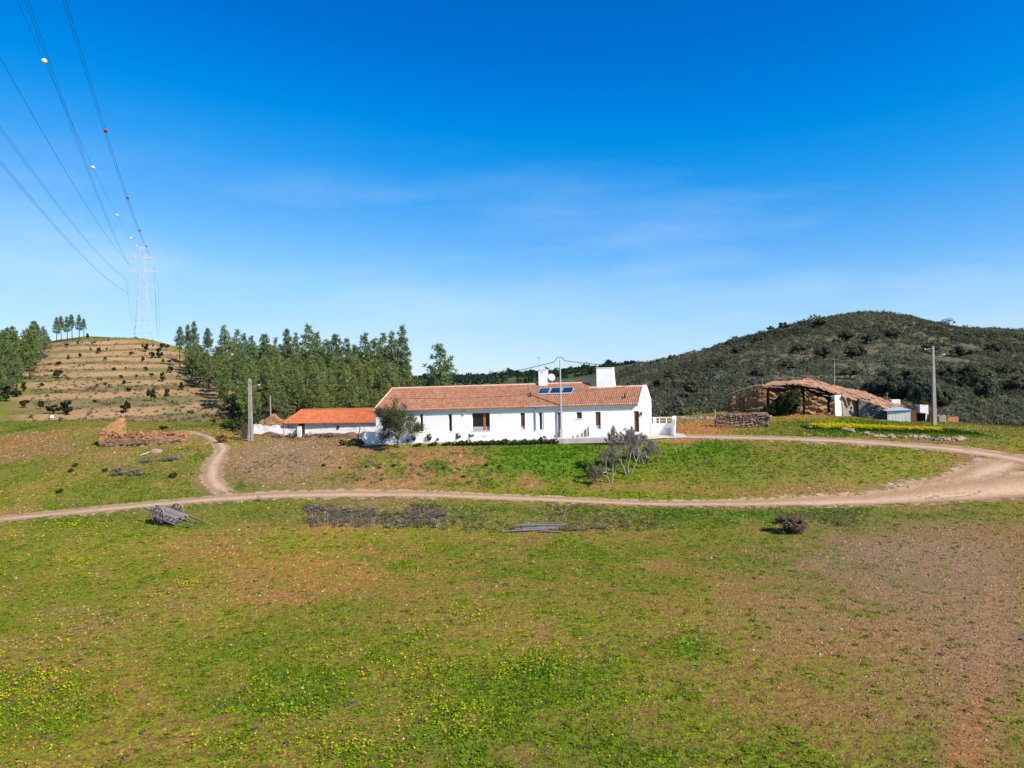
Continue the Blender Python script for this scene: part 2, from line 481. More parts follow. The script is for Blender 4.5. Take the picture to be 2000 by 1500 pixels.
BARK_G = mat('grey_bark', (0.20, 0.18, 0.165), (0.12, 0.108, 0.10), 4, 0.95, 0.02)
BARK_F = mat('fig_bark', (0.28, 0.235, 0.20), (0.17, 0.14, 0.12), 4, 0.95, 0.02)
BARK_D = mat('dark_bark', (0.07, 0.055, 0.045), (0.04, 0.034, 0.03), 4, 0.95, 0.02)
PAVE = mat('pale_concrete_paving', (0.58, 0.50, 0.45), (0.46, 0.39, 0.35), 1.2, 0.95, 0.01, stain=((0.40, 0.33, 0.28), 0.9, 0.6))
GRAVEL = mat('pale_gravel', (0.46, 0.40, 0.34), (0.34, 0.29, 0.24), 5, 0.97, 0.03, stain=((0.36, 0.27, 0.21), 0.5, 0.58))

# ground: soil and plant colours come from attributes laid over the map, the fine break-up from noise
def ground_mat():
    m, t, b = nodes('field_ground')
    nw = t.nodes.new; lk = t.links.new
    def attr(n):
        a = nw('ShaderNodeAttribute'); a.attribute_name = n; return a
    soil, veg, cov = attr('soil'), attr('veg'), attr('cover')
    g = nw('ShaderNodeNewGeometry')
    def noise(sc, det, rough=0.6):
        n = nw('ShaderNodeTexNoise'); n.inputs['Scale'].default_value = sc; n.inputs['Detail'].default_value = det
        n.inputs['Roughness'].default_value = rough
        lk(g.outputs['Position'], n.inputs['Vector']); return n
    n1 = noise(1.5, 9, 0.72); n2 = noise(2.8, 5, 0.78); n4 = noise(8.5, 4, 0.75)
    def math_(op, a, bb):
        q = nw('ShaderNodeMath'); q.operation = op
        for i, s in enumerate((a, bb)):
            if isinstance(s, (int, float)): q.inputs[i].default_value = s
            else: lk(s, q.inputs[i])
        return q.outputs[0]
    # how much plant shows: cover pushed by fine noise
    s = math_('ADD', math_('ADD', math_('MULTIPLY', math_('SUBTRACT', n1.outputs[0], 0.5), 2.2), math_('MULTIPLY', math_('SUBTRACT', n4.outputs[0], 0.5), 4.2)), math_('MULTIPLY', math_('SUBTRACT', n2.outputs[0], 0.5), 4.2))
    f = math_('ADD', cov.outputs['Fac'], s)
    r = nw('ShaderNodeMapRange'); r.interpolation_type = 'SMOOTHSTEP'
    r.inputs['From Min'].default_value = 0.15; r.inputs['From Max'].default_value = 0.85
    lk(f, r.inputs['Value'])
    mx = nw('ShaderNodeMix'); mx.data_type = 'RGBA'
    lk(r.outputs[0], mx.inputs['Factor']); lk(soil.outputs['Color'], mx.inputs['A']); lk(veg.outputs['Color'], mx.inputs['B'])
    # clods, stones and blades: brightness grain, their shading painted into the colour
    r4 = nw('ShaderNodeMapRange'); r4.inputs['From Min'].default_value = 0.36; r4.inputs['From Max'].default_value = 0.64
    r4.inputs['To Min'].default_value = 0.30; r4.inputs['To Max'].default_value = 1.75
    k = math_('ADD', math_('MULTIPLY', n2.outputs[0], 0.5), math_('MULTIPLY', n4.outputs[0], 0.5))
    lk(k, r4.inputs['Value'])
    v = nw('ShaderNodeVectorMath'); v.operation = 'SCALE'
    lk(mx.outputs['Result'], v.inputs[0]); lk(r4.outputs[0], v.inputs['Scale'])
    lk(v.outputs[0], b.inputs['Base Color'])
    b.inputs['Roughness'].default_value = 1.0; b.inputs['Specular IOR Level'].default_value = 0.05
    bp = nw('ShaderNodeBump'); bp.inputs['Strength'].default_value = 0.9; bp.inputs['Distance'].default_value = 0.10
    lk(math_('ADD', n2.outputs[0], math_('MULTIPLY', n1.outputs[0], 1.2)), bp.inputs['Height']); lk(bp.outputs[0], b.inputs['Normal'])
    return m
GROUND = ground_mat()

def road_mat(name, c1, c2, c3):
    """packed earth: lighter wheel lines along the way, stones, damp patches; 'across' runs -1..1 over the width"""
    m, t, b = nodes(name)
    nw = t.nodes.new; lk = t.links.new
    a = nw('ShaderNodeAttribute'); a.attribute_name = 'across'
    g = nw('ShaderNodeNewGeometry')
    n1 = nw('ShaderNodeTexNoise'); n1.inputs['Scale'].default_value = 0.9; n1.inputs['Detail'].default_value = 8; n1.inputs['Roughness'].default_value = 0.7
    n2 = nw('ShaderNodeTexNoise'); n2.inputs['Scale'].default_value = 7; n2.inputs['Detail'].default_value = 5
    lk(g.outputs['Position'], n1.inputs['Vector']); lk(g.outputs['Position'], n2.inputs['Vector'])
    sn = nw('ShaderNodeMath'); sn.operation = 'MULTIPLY_ADD'; lk(a.outputs['Fac'], sn.inputs[0]); sn.inputs[1].default_value = 6.5; sn.inputs[2].default_value = 0
    sn1 = nw('ShaderNodeMath'); sn1.operation = 'ADD'; lk(sn.outputs[0], sn1.inputs[0]); lk(n1.outputs[0], sn1.inputs[1])
    sn2 = nw('ShaderNodeMath'); sn2.operation = 'COSINE'; lk(sn1.outputs[0], sn2.inputs[0])
    mx = nw('ShaderNodeMix'); mx.data_type = 'RGBA'; mx.inputs['A'].default_value = (*c1, 1); mx.inputs['B'].default_value = (*c2, 1)
    r1 = nw('ShaderNodeMapRange'); r1.inputs['From Min'].default_value = -1.2; r1.inputs['From Max'].default_value = 1.2
    lk(sn2.outputs[0], r1.inputs['Value']); lk(r1.outputs[0], mx.inputs['Factor'])
    m2 = nw('ShaderNodeMix'); m2.data_type = 'RGBA'; m2.inputs['B'].default_value = (*c3, 1)
    r2 = nw('ShaderNodeMapRange'); r2.inputs['From Min'].default_value = 0.5; r2.inputs['From Max'].default_value = 0.72; r2.inputs['To Max'].default_value = 0.8
    lk(n1.outputs[0], r2.inputs['Value']); lk(r2.outputs[0], m2.inputs['Factor']); lk(mx.outputs['Result'], m2.inputs['A'])
    v = nw('ShaderNodeVectorMath'); v.operation = 'SCALE'
    r3 = nw('ShaderNodeMapRange'); r3.inputs['From Min'].default_value = 0.3; r3.inputs['From Max'].default_value = 0.7; r3.inputs['To Min'].default_value = 0.82; r3.inputs['To Max'].default_value = 1.18
    lk(n2.outputs[0], r3.inputs['Value']); lk(m2.outputs['Result'], v.inputs[0]); lk(r3.outputs[0], v.inputs['Scale'])
    lk(v.outputs[0], b.inputs['Base Color'])
    ab = nw('ShaderNodeMath'); ab.operation = 'ABSOLUTE'; lk(a.outputs['Fac'], ab.inputs[0])
    n5 = nw('ShaderNodeTexNoise'); n5.inputs['Scale'].default_value = 1.7; n5.inputs['Detail'].default_value = 8; n5.inputs['Roughness'].default_value = 0.75; lk(g.outputs['Position'], n5.inputs['Vector'])
    e1_ = nw('ShaderNodeMath'); e1_.operation = 'MULTIPLY_ADD'; lk(n5.outputs[0], e1_.inputs[0]); e1_.inputs[1].default_value = 2.3; lk(ab.outputs[0], e1_.inputs[2])
    e2_ = nw('ShaderNodeMapRange'); e2_.inputs['From Min'].default_value = 1.80; e2_.inputs['From Max'].default_value = 2.02; e2_.inputs['To Min'].default_value = 1; e2_.inputs['To Max'].default_value = 0
    lk(e1_.outputs[0], e2_.inputs['Value']); lk(e2_.outputs[0], b.inputs['Alpha'])
    b.inputs['Roughness'].default_value = 1.0; b.inputs['Specular IOR Level'].default_value = 0.05
    bp = nw('ShaderNodeBump'); bp.inputs['Strength'].default_value = 0.6; bp.inputs['Distance'].default_value = 0.04
    lk(n2.outputs[0], bp.inputs['Height']); lk(bp.outputs[0], b.inputs['Normal'])
    return m
ROAD = road_mat('packed_earth_road', (0.27, 0.165, 0.090), (0.45, 0.315, 0.205), (0.33, 0.195, 0.105))

# ------------------------------------------------------------------ roads (paths first: the ground is combed along them)
def poly(pts, step=0.6):
    P = [hit(a, b) for a, b in pts]
    out = []
    for i in range(len(P) - 1):
        p0 = P[max(i - 1, 0)]; p1 = P[i]; p2 = P[i + 1]; p3 = P[min(i + 2, len(P) - 1)]
        n = max(2, int((p2 - p1).length / step))
        for k in range(n):
            t = k / n
            out.append(0.5 * ((2 * p1) + (p2 - p0) * t + (2 * p0 - 5 * p1 + 4 * p2 - p3) * t * t + (3 * p1 - p0 - 3 * p2 + p3) * t**3))
    out.append(P[-1])
    return np.array([(p.x, p.y) for p in out])

MAIN = poly([(-200, 1040), (0, 1015), (150, 1000), (300, 986), (420, 975.5), (550, 969), (700, 966.5), (850, 968), (1000, 973.5), (1200, 982), (1400, 985), (1600, 983), (1760, 975), (1900, 963), (2050, 950), (2250, 930)])
UPPER = poly([(1290, 853), (1400, 854), (1550, 858), (1700, 865), (1830, 875), (1930, 887), (2030, 903), (2200, 925)])
LINK = poly([(1700, 974), (1800, 958), (1880, 940), (1930, 920), (1970, 903), (2040, 892)])
TRACK = poly([(470, 972), (432, 958), (415, 938), (413, 915), (424, 893), (436, 876), (418, 860), (392, 849), (350, 840)])
YARD = poly([(1330, 853), (1345, 842), (1362, 833), (1385, 828)])
def along(path, fn):
    d = np.r_[0, np.cumsum(np.hypot(*np.diff(path, axis=0).T))]
    return d

def strip(name, path, w0, lift, m, label=None, rag=0.35, na=11, seed=1, fade=0.0):
    """earth sheet that follows the ground, with ragged edges"""
    P = path; T = np.gradient(P, axis=0); T /= np.maximum(np.hypot(T[:, 0], T[:, 1]), 1e-6)[:, None]
    Nn = np.stack([-T[:, 1], T[:, 0]], 1)
    d = along(P, None)
    w = w0(d / d[-1]) if callable(w0) else np.full(len(P), w0)
    el = w * (1 + rag * 2 * (fbm(d, d * 0 + 3.1, 1.6, 4, seed) - 0.5)); er = w * (1 + rag * 2 * (fbm(d, d * 0 + 9.7, 1.6, 4, seed + 9) - 0.5))
    V = []; A = []
    for k in range(na):
        s = k / (na - 1) * 2 - 1
        o = np.where(s < 0, s * el, s * er)
        p = P + Nn * o[:, None]
        z = G(p[:, 0], p[:, 1]) + lift - (0.09 if abs(s) > 0.99 else 0.015 if abs(s) > 0.8 else 0)
        en = np.zeros(len(P))
        if fade: en = np.maximum(1.35 - d / fade, 1.35 - (d[-1] - d) / fade)
        V.append(np.c_[p, z]); A.append(np.where(en > abs(s), np.sign(s + 1e-9) * en, s))
    n = len(P)
    V = np.concatenate(V); A = np.concatenate(A)
    i, k = np.meshgrid(np.arange(n - 1), np.arange(na - 1), indexing='ij')
    a = (k * n + i).ravel()
    q = np.c_[a, a + 1, a + n + 1, a + n]
    o = np_obj(name, V, q, m, col={'across': A}, smooth=True, kind='structure')
    return o

def wmain(t):
    return 1.55 + 0.2 * np.sin(t * 9) + 1.7 * sstep(0.70, 0.9, t)
strip('dirt_road', MAIN, wmain, 0.05, ROAD, rag=0.22, na=15)
strip('upper_dirt_road', UPPER, lambda t: 2.5 + 0.7 * sstep(0.5, 1, t), 0.055, ROAD, rag=0.25, seed=4)
strip('connecting_dirt_road', LINK, lambda t: 2.4 + 0 * t, 0.045, ROAD, rag=0.3, seed=7, fade=6.0)
strip('dirt_track', TRACK, lambda t: 1.0 + 0.25 * np.sin(t * 7), 0.03, ROAD, rag=0.5, seed=12, fade=3.0)

# ------------------------------------------------------------------ ground cover map
# (photo x, y, half width, half height, strength) laid on the land where those places lie
def blob(px, py, L):
    s = np.zeros_like(px)
    for (x, y, rx, ry, k) in L:
        d = ((px - x) / rx) ** 2 + ((py - y) / ry) ** 2
        s = s + k * np.exp(-1.2 * d)
    return s

B_COVER = [(1850, 1200, 240, 170, -0.28), (760, 920, 180, 45, 0.12),   # bare (-) and grown (+)
    (620, 1085, 330, 24, -0.28), (330, 1075, 130, 22, -0.12), (700, 1130, 150, 30, -0.32), (1250, 1110, 200, 25, -0.16), (560, 1150, 120, 35, -0.16),
    (1780, 1090, 230, 70, -0.55), (1950, 1060, 160, 40, -0.35), (1600, 1080, 100, 30, -0.2), (1950, 1300, 120, 260, -0.32), (1620, 1250, 260, 120, -0.20), (1750, 1420, 240, 100, -0.20),
    (1450, 1290, 140, 50, -0.15), (1290, 1240, 150, 30, -0.16), (1500, 1400, 180, 60, -0.18), (1150, 1460, 260, 40, -0.12),
    (260, 1330, 140, 50, -0.18), (360, 1440, 120, 50, -0.2), (150, 1230, 150, 20, -0.1),
    (150, 1420, 200, 100, 0.12), (520, 1360, 260, 80, 0.15), (980, 1320, 200, 70, 0.2), (1350, 1250, 60, 60, 0.2),
    (1500, 910, 330, 34, 0.55), (1080, 905, 170, 45, 0.75), (1340, 880, 90, 20, 0.4), (1780, 920, 120, 20, 0.2),
    (800, 905, 150, 30, 0.12), (900, 895, 60, 20, -0.45), (960, 935, 90, 16, -0.3), (760, 955, 160, 10, -0.4), (700, 945, 200, 16, -0.3),
    (520, 905, 110, 45, -0.75), (610, 875, 130, 18, -0.75), (470, 925, 60, 25, -0.4), (650, 900, 60, 22, -0.3),
    (1480, 960, 190, 7, -0.8), (1700, 958, 150, 9, -0.6), (1250, 950, 90, 8, -0.55), (1180, 955, 60, 8, -0.6), (1520, 875, 22, 6, -0.8), (1640, 862, 260, 6, -0.3),
    (1930, 905, 80, 25, -1.2), (1960, 935, 80, 20, -1.2), (1860, 945, 60, 12, -0.9),
    (1360, 838, 60, 14, -1.6), (1310, 850, 60, 8, -1.3),
    (40, 870, 60, 22, -1.2), (20, 890, 45, 14, -1.0), (75, 848, 36, 10, -1.0), (120, 880, 40, 12, -0.9), (60, 950, 40, 18, -0.35), (20, 1002, 70, 10, -0.9), (110, 985, 70, 8, -0.4),
    (385, 940, 12, 22, -0.6), (400, 960, 20, 10, -0.5), (360, 850, 40, 8, -0.4), (240, 885, 60, 6, -0.4),
    (300, 935, 130, 40, 0.22), (150, 940, 120, 40, 0.1), (60, 835, 60, 10, 0.3),
    (1560, 800, 90, 18, -0.6), (1440, 835, 60, 8, -0.15), (1650, 825, 200, 12, 0.45),
    (730, 1000, 130, 22, -0.30), (850, 1000, 80, 14, -0.5), (640, 1030, 90, 12, -0.55), (1000, 1005, 300, 14, 0.2), (1330, 1020, 200, 16, 0.3), (1700, 1010, 300, 16, 0.5),
    (170, 1020, 180, 16, 0.3), (470, 1000, 120, 20, 0.3),
]
B_LUSH = [  # deep fresh green
    (1080, 905, 150, 45, 1.0), (850, 915, 120, 40, 0.45), (1340, 878, 110, 25, 0.75), (1450, 905, 200, 30, 0.25), (1700, 845, 180, 10, 1.1), (1880, 850, 90, 12, 0.8), (1640, 828, 120, 8, 0.7),
    (250, 940, 140, 35, 0.25), (385, 880, 30, 25, 0.5), (40, 835, 60, 10, 0.5), (110, 990, 60, 12, 0.4),
    (150, 1020, 200, 16, 0.35), (1000, 1000, 260, 14, 0.5), (1700, 1003, 320, 12, 0.75), (1350, 1008, 220, 12, 0.5),
    (80, 1380, 150, 70, 0.35), (560, 1390, 300, 70, 0.35), (980, 1310, 240, 70, 0.35), (1060, 1330, 60, 30, 0.4), (1350, 1260, 50, 60, 0.5), (250, 1250, 260, 30, 0.15), (700, 1480, 300, 30, 0.25), (840, 1235, 60, 25, 0.3),
]
B_YEL = [(250, 1330, 520, 220, 0.40), (750, 1400, 400, 120, 0.25), (150, 1080, 260, 70, 0.6), (60, 1000, 100, 40, 0.25), (350, 1050, 220, 30, 0.4), (700, 1050, 250, 16, 0.35), (1600, 905, 300, 40, 0.05), (60, 950, 60, 40, 0.4), (1900, 838, 120, 5, 0.8), (1560, 845, 140, 10, 0.5), (1780, 925, 140, 25, 0.05), (400, 1200, 400, 60, 0.15)]
B_DRY = [(1500, 905, 330, 34, 0.22), (1000, 1008, 900, 24, 0.42), (720, 930, 220, 55, 0.45), (1650, 920, 260, 40, 0.35), (250, 930, 260, 80, 0.25), (1850, 1300, 220, 260, 0.25), (1780, 1090, 260, 80, 1.0), (1950, 1230, 140, 130, 0.6), (530, 910, 110, 45, 0.9), (610, 880, 120, 20, 0.6), (1600, 1200, 260, 90, 0.35), (720, 1000, 130, 20, 0.6), (250, 905, 70, 20, 0.4)]
B_ORANGE = [(620, 1085, 330, 30, 1.0), (700, 1130, 170, 30, 0.7), (1250, 1120, 200, 30, 0.5), (280, 1330, 150, 60, 0.6), (1360, 835, 60, 16, 1.2), (850, 1005, 80, 18, 0.9), (640, 1035, 90, 12, 0.7), (1560, 800, 100, 20, 0.8), (20, 1002, 70, 12, 0.6), (900, 1110, 200, 30, 0.4)]
B_FLOWER = [(60, 1340, 110, 45, 1.0), (30, 1380, 60, 40, 0.6), (150, 1100, 40, 14, 0.7), (380, 1138, 30, 12, 0.8), (330, 1165, 40, 10, 0.4), (90, 1240, 60, 25, 0.4), (520, 1350, 90, 25, 0.6), (640, 1280, 40, 16, 0.7), (560, 1400, 120, 30, 0.7), (660, 1470, 130, 35, 1.1), (430, 1470, 100, 25, 0.4), (860, 1330, 70, 30, 0.7), (900, 1400, 90, 35, 0.9), (1040, 1320, 70, 30, 0.9), (1100, 1290, 60, 25, 0.5), (780, 1300, 60, 25, 0.6), (810, 1235, 50, 18, 0.6), (920, 1190, 50, 14, 0.4), (20, 1460, 70, 40, 0.6), (1350, 1240, 40, 20, 0.5), (1250, 1370, 60, 30, 0.3), (1010, 1230, 60, 20, 0.3), (140, 1025, 60, 8, 0.5), (250, 1200, 70, 14, 0.35), (690, 1340, 60, 20, 0.5)]

def rut(x, y, px, py):
    """the wheel track worn into the field on the right"""
    c1 = 1948 - (py - 1100) * 0.10 - 0.00014 * (py - 1100) ** 2
    c1 = np.where(py < 1100, 1948, c1)
    d = (px - c1) / (14 + (py - 1000) * 0.055)
    return np.exp(-d * d) * sstep(1090, 1170, py)

def cover_map(x, y, z, px_, w, fr):
    yy = np.maximum(y, 12)
    px, py = topix(x, yy, z)
    near = (y > 12) & (y < 128)
    n_big = fbm(x, y, 14, 4, 31) - 0.5
    n_mid = fbm(x, y, 4.0, 4, 41) - 0.5
    n_lit = fbm(x, y, 1.3, 3, 51) - 0.5
    jx = px + 26 * (fbm(x, y, 7, 3, 61) - 0.5) * 2; jy = py + (fbm(x, y, 5, 3, 71) - 0.5) * 2 * np.clip(2200 / yy**1.15, 2, 60) * 0.6
    ca, sa_ = 0.838, 0.545
    strk = fbm((x * ca + y * sa_) / 1.0, (-x * sa_ + y * ca) / 8.0, 0.9, 3, 201) - 0.5
    cov = 0.66 + 0.55 * n_big + 0.85 * n_mid + 0.9 * n_lit + 0.9 * strk * sstep(-10, 14, x) * (1 - sstep(44, 54, y))
    lush = 0.18 + 0.9 * n_big + 0.8 * n_mid + 0.5 * n_lit
    yel = 0.35 - 0.8 * n_big + 0.9 * (fbm(x, y, 9, 3, 81) - 0.5)
    dry = np.zeros_like(x); org = 0.25 + 0.8 * (fbm(x, y, 11, 3, 91) - 0.5)
    nb = near.astype(float)
    cov = cov + nb * blob(jx, jy, B_COVER) * 1.15
    lush = lush + nb * blob(jx, jy, B_LUSH)
    yel = yel + nb * blob(jx, jy, B_YEL)
    dry = dry + nb * blob(jx, jy, B_DRY)
    org = org + 0.65 * nb * blob(jx, jy, B_ORANGE)
    r = rut(x, y, px, py) * nb
    bankm = nb * sstep(620, 680, px) * (1 - sstep(980, 1120, px)) * sstep(866, 880, py) * (1 - sstep(950, 962, py))
    cov = cov - 1.1 * bankm * sstep(0.50, 0.62, fbm(x, y, 1.9, 4, 211)); org = org + 0.3 * bankm
    cov = cov - 1.5 * r; org = org + 0.5 * r
    flower = nb * np.clip(blob(jx, jy, B_FLOWER) * (0.35 + 1.6 * np.clip(fbm(x, y, 2.2, 3, 77) - 0.35, 0, 1)), 0, 2)
    lush = np.clip(lush + 0.35 * np.clip(flower, 0, 1), 0, 1); yel = np.clip(yel, 0, 1); dry = np.clip(dry, 0, 1); org = np.clip(org, 0, 1)
    L3 = lambda a, b, t: np.asarray(a)[None] * (1 - t[:, None]) + np.asarray(b)[None] * t[:, None]
    veg = L3((0.136, 0.136, 0.012), (0.074, 0.150, 0.008), lush)
    veg = veg * (1 - 0.75 * (yel * (1 - lush))[:, None]) + np.array((0.215, 0.225, 0.009)) * (0.75 * (yel * (1 - lush))[:, None])
    veg = L3((1, 1, 1), (1, 1, 1), dry) * veg * (1 - 0.6 * dry[:, None]) + np.array((0.125, 0.095, 0.045)) * 0.6 * dry[:, None]
    soil = L3((0.185, 0.112, 0.040), (0.29, 0.130, 0.038), org)
    soil = soil * (1 - 0.7 * dry[:, None]) + np.array((0.225, 0.145, 0.085)) * 0.7 * dry[:, None]
    # terraced hill
    riser = sstep(0.58, 0.75, fr + 0.25 * (fbm(x, y, 7, 3, 99) - 0.5)) * (1 - sstep(0.97, 1.0, fr))
    tn = fbm(x, y, 9, 4, 101)
    hillL = w
    tsoil = L3((0.28, 0.160, 0.075), (0.36, 0.225, 0.115), np.clip(tn * 1.6 - 0.3, 0, 1))
    tveg = L3((0.185, 0.145, 0.062), (0.120, 0.118, 0.038), np.clip(fbm(x, y, 13, 3, 111) * 2 - 0.5, 0, 1))
    tcov = 0.85 + 1.9 * (tn - 0.5) - 1.0 * riser * (0.25 + 1.5 * fbm(x, y, 8, 3, 121))
    # scrub-covered hills and the wood floor behind
    right = sstep(112, 135, y) * sstep(520, 640, px_) 
    scr_soil = L3((0.125, 0.108, 0.072), (0.21, 0.150, 0.090), fbm(x, y, 18, 3, 131))
    scr_veg = L3((0.084, 0.082, 0.054), (0.080, 0.086, 0.048), np.clip(2 * fbm(x, y, 30, 3, 141) - 0.5, 0, 1))
    distant = sstep(470, 560, y)[:, None]
    scr_veg = scr_veg * (1 - distant) + np.array((0.035, 0.060, 0.030)) * distant
    scr_cov = 0.72 + 1.1 * (fbm(x, y, 22, 5, 151) - 0.5)
    wood = sstep(104, 112, y) * sstep(430, 480, px_) * (1 - sstep(760, 830, px_)) * (1 - right)
    wsoil = np.array((0.20, 0.115, 0.062)); wveg = np.array((0.075, 0.075, 0.035))
    def mixin(a, b, t): return a * (1 - t[:, None]) + b * t[:, None]
    soil = mixin(mixin(mixin(soil, tsoil, hillL), scr_soil, right), np.broadcast_to(wsoil, soil.shape), wood)
    veg = mixin(mixin(mixin(veg, tveg, hillL), scr_veg, right), np.broadcast_to(wveg, veg.shape), wood)
    cov = cov * (1 - hillL) + tcov * hillL
    cov = cov * (1 - right) + scr_cov * right
    cov = cov * (1 - wood) + 0.35 * wood
    return cov, veg, soil, flower, lush

# ------------------------------------------------------------------ ground sheet
def axis_pts(segs):
    out = [segs[0][0]]
    for (a, b, s0, s1) in segs:
        x = a
        while x < b - 1e-6:
            t = (x - a) / (b - a)
            x = min(b, x + s0 * (1 - t) + s1 * t)
            out.append(x)
    return np.array(out)
ys = axis_pts([(-400, -20, 60, 12), (-20, 14, 6, 0.8), (14, 56, 0.30, 0.36), (56, 92, 0.30, 0.38), (92, 130, 0.5, 0.8), (130, 270, 0.8, 1.1), (270, 480, 1.6, 4), (480, 760, 5, 9), (760, 3600, 20, 240)])
xp = axis_pts([(0, 62, 0.34, 0.42), (62, 105, 0.5, 0.9), (105, 260, 1.1, 1.7), (260, 420, 2, 6), (420, 3200, 10, 240)])
xs = np.r_[-xp[:0:-1], xp]
XX, YY = np.meshgrid(xs, ys)
gx, gy = XX.ravel(), YY.ravel()
gzv, gpx, gw, gfr = G(gx, gy, True)
cov, veg, soil, flw, lush_ = cover_map(gx, gy, gzv, gpx, gw, gfr)
ny, nx = XX.shape
ii, jj = np.meshgrid(np.arange(ny - 1), np.arange(nx - 1), indexing='ij')
a = (ii * nx + jj).ravel()
ground = np_obj('ground', np.c_[gx, gy, gzv], np.c_[a, a + 1, a + nx + 1, a + nx], GROUND, smooth=True, kind='structure',
                col={'soil': soil, 'veg': veg, 'cover': cov})

# ------------------------------------------------------------------ grass, flowers and stones of the near land
ALLPATHS = [(MAIN, wmain), (UPPER, None), (LINK, None), (TRACK, None)]
def road_clear(x, y):
    """how far (m) a point lies outside the earth roads"""
    best = np.full(len(x), 99.0)
    for P, w in ALLPATHS:
        Q = P[::2]
        d = along(P, None)[::2]; t = d / d[-1]
        if w is wmain: ww = wmain(t)
        elif P is UPPER: ww = 2.2 + 0.7 * sstep(0.5, 1, t)
        elif P is LINK: ww = np.full(len(Q), 2.4)
        else: ww = 1.15 + 0.3 * np.sin(t * 7)
        for s in range(0, len(x), 8000):
            e = slice(s, s + 8000)
            dd = np.hypot(x[e, None] - Q[None, :, 0], y[e, None] - Q[None, :, 1]) - ww[None]
            best[e] = np.minimum(best[e], dd.min(1))
    return best

def blades(P, h, w, col, nb, lean=0.6, rng=RNG):
    """nb grass blades (one triangle each) at every point"""
    n = len(P)
    P = np.repeat(P, nb, 0); h = np.repeat(h, nb) * rng.uniform(0.55, 1.2, n * nb); w = np.repeat(w, nb)
    col = np.repeat(col, nb, 0) * rng.uniform(0.75, 1.3, (n * nb, 1))
    ang = rng.uniform(0, 2 * math.pi, n * nb); ln = rng.uniform(0.1, lean, n * nb) * h
    r = rng.uniform(0, 1, n * nb) * w * 2.2; a2 = rng.uniform(0, 2 * math.pi, n * nb)
    base = P + np.c_[np.cos(a2) * r, np.sin(a2) * r, -0.02 + 0 * r]
    side = np.c_[-np.sin(ang), np.cos(ang), 0 * ang] * (w / 2)[:, None]
    tip = base + np.c_[np.cos(ang) * ln, np.sin(ang) * ln, h]
    V = np.stack([base - side, base + side, tip], 1).reshape(-1, 3)
    return V, np.repeat(col, 3, 0)

def tris(n):
    return np.arange(n * 3, dtype=np.int32).reshape(-1, 3)

def scatter(n, y0, y1, p=0.6, half=0.80):
    u = RNG.uniform(0, 1, n)
    Y = (y0 ** (1 - p + 1) + u * (y1 ** (2 - p) - y0 ** (2 - p))) ** (1 / (2 - p))
    X = RNG.uniform(-half, half, n) * Y
    return X, Y

# density per square metre falls as the land recedes
X, Y = scatter(125000, 14, 128, p=1.55)
z, px_, w_, fr_ = G(X, Y, True)
cv, vg, so, fl, lu = cover_map(X, Y, z, px_, w_, fr_)
clear = road_clear(X, Y)
ppx, ppy = topix(X, Y, z)
yard = ((ppx > 1300) & (ppx < 1400) & (ppy < 846) & (ppy > 815)) | ((ppx > 700) & (ppx < 1330) & (ppy < 864) & (ppy > 790))
keep = (RNG.uniform(0, 1, len(X)) < np.clip(cv * 1.1 + 0.08, 0.05, 1)) & (clear > -0.25 + RNG.uniform(-0.3, 0.3, len(X))) & ~yard
X, Y, z, cv, vg, lu, fl, so = [q[keep] for q in (X, Y, z, cv, vg, lu, fl, so)]
hh = (0.04 + 0.045 * np.clip(cv, 0, 1.2) + 0.10 * lu**2) * (1 + 0.5 * sstep(58, 66, Y))
ww = 0.014 + 0.0010 * Y
gcol = vg * 1.22 * (0.9 + 0.25 * RNG.uniform(-1, 1, (len(X), 1)))
straw = RNG.uniform(0, 1, len(X)) < (0.36 - 0.26 * lu)
gcol[straw] = np.array((0.27, 0.195, 0.085)) * RNG.uniform(0.7, 1.2, (straw.sum(), 1))
V, C = blades(np.c_[X, Y, z], hh, ww, gcol, 4)
np_obj('grass', V, tris(len(V) // 3), LEAF, col={'col': C}, kind='stuff')

# broad-leaved weeds in rosettes, and grey dead stalks: the clumps of the field
X, Y = scatter(26000, 14, 72, p=1.3)
z, px_, w_, fr_ = G(X, Y, True)
cv, vg, so, fl, lu = cover_map(X, Y, z, px_, w_, fr_)
keep = (RNG.uniform(0, 1, len(X)) < np.clip(0.06 + 0.55 * np.clip(cv - 0.35, 0, 1) * (0.3 + lu) + 0.3 * fl, 0, 0.8)) & (road_clear(X, Y) > 0.1)
X, Y, z, lu = X[keep], Y[keep], z[keep], lu[keep]
n = len(X); kk = 14
Rr = RNG.uniform(0.10, 0.26, n)
o = rnd_o = RNG.normal(0, 1, (n * kk, 3)); o /= np.linalg.norm(o, axis=1)[:, None]; o[:, 2] = np.abs(o[:, 2])
S = np.repeat(Rr, kk)[:, None]
P = np.repeat(np.c_[X, Y, z + 0.01], kk, 0) + o * S * np.array((1.15, 1.15, 0.38)) * RNG.uniform(0.3, 1, (n * kk, 1))
Nn = o + np.array((0, 0, 1.4)); Nn /= np.linalg.norm(Nn, axis=1)[:, None]
a_ = np.cross(Nn, RNG.normal(0, 1, (n * kk, 3))); a_ /= np.maximum(np.linalg.norm(a_, axis=1), 1e-6)[:, None]
b_ = np.cross(Nn, a_); lsz = (0.05 + 0.0009 * np.repeat(Y, kk))[:, None] * RNG.uniform(0.7, 1.3, (n * kk, 1))
V = np.stack([P - a_ * lsz * 0.6 - b_ * lsz * 0.4, P + a_ * lsz * 0.6 - b_ * lsz * 0.4, P + b_ * lsz * 0.8], 1).reshape(-1, 3)
gc = np.array((0.175, 0.265, 0.012))[None] * (0.75 + 0.5 * lu)[:, None] * RNG.uniform(0.7, 1.3, (n, 1))
dead = RNG.uniform(0, 1, n) < 0.035
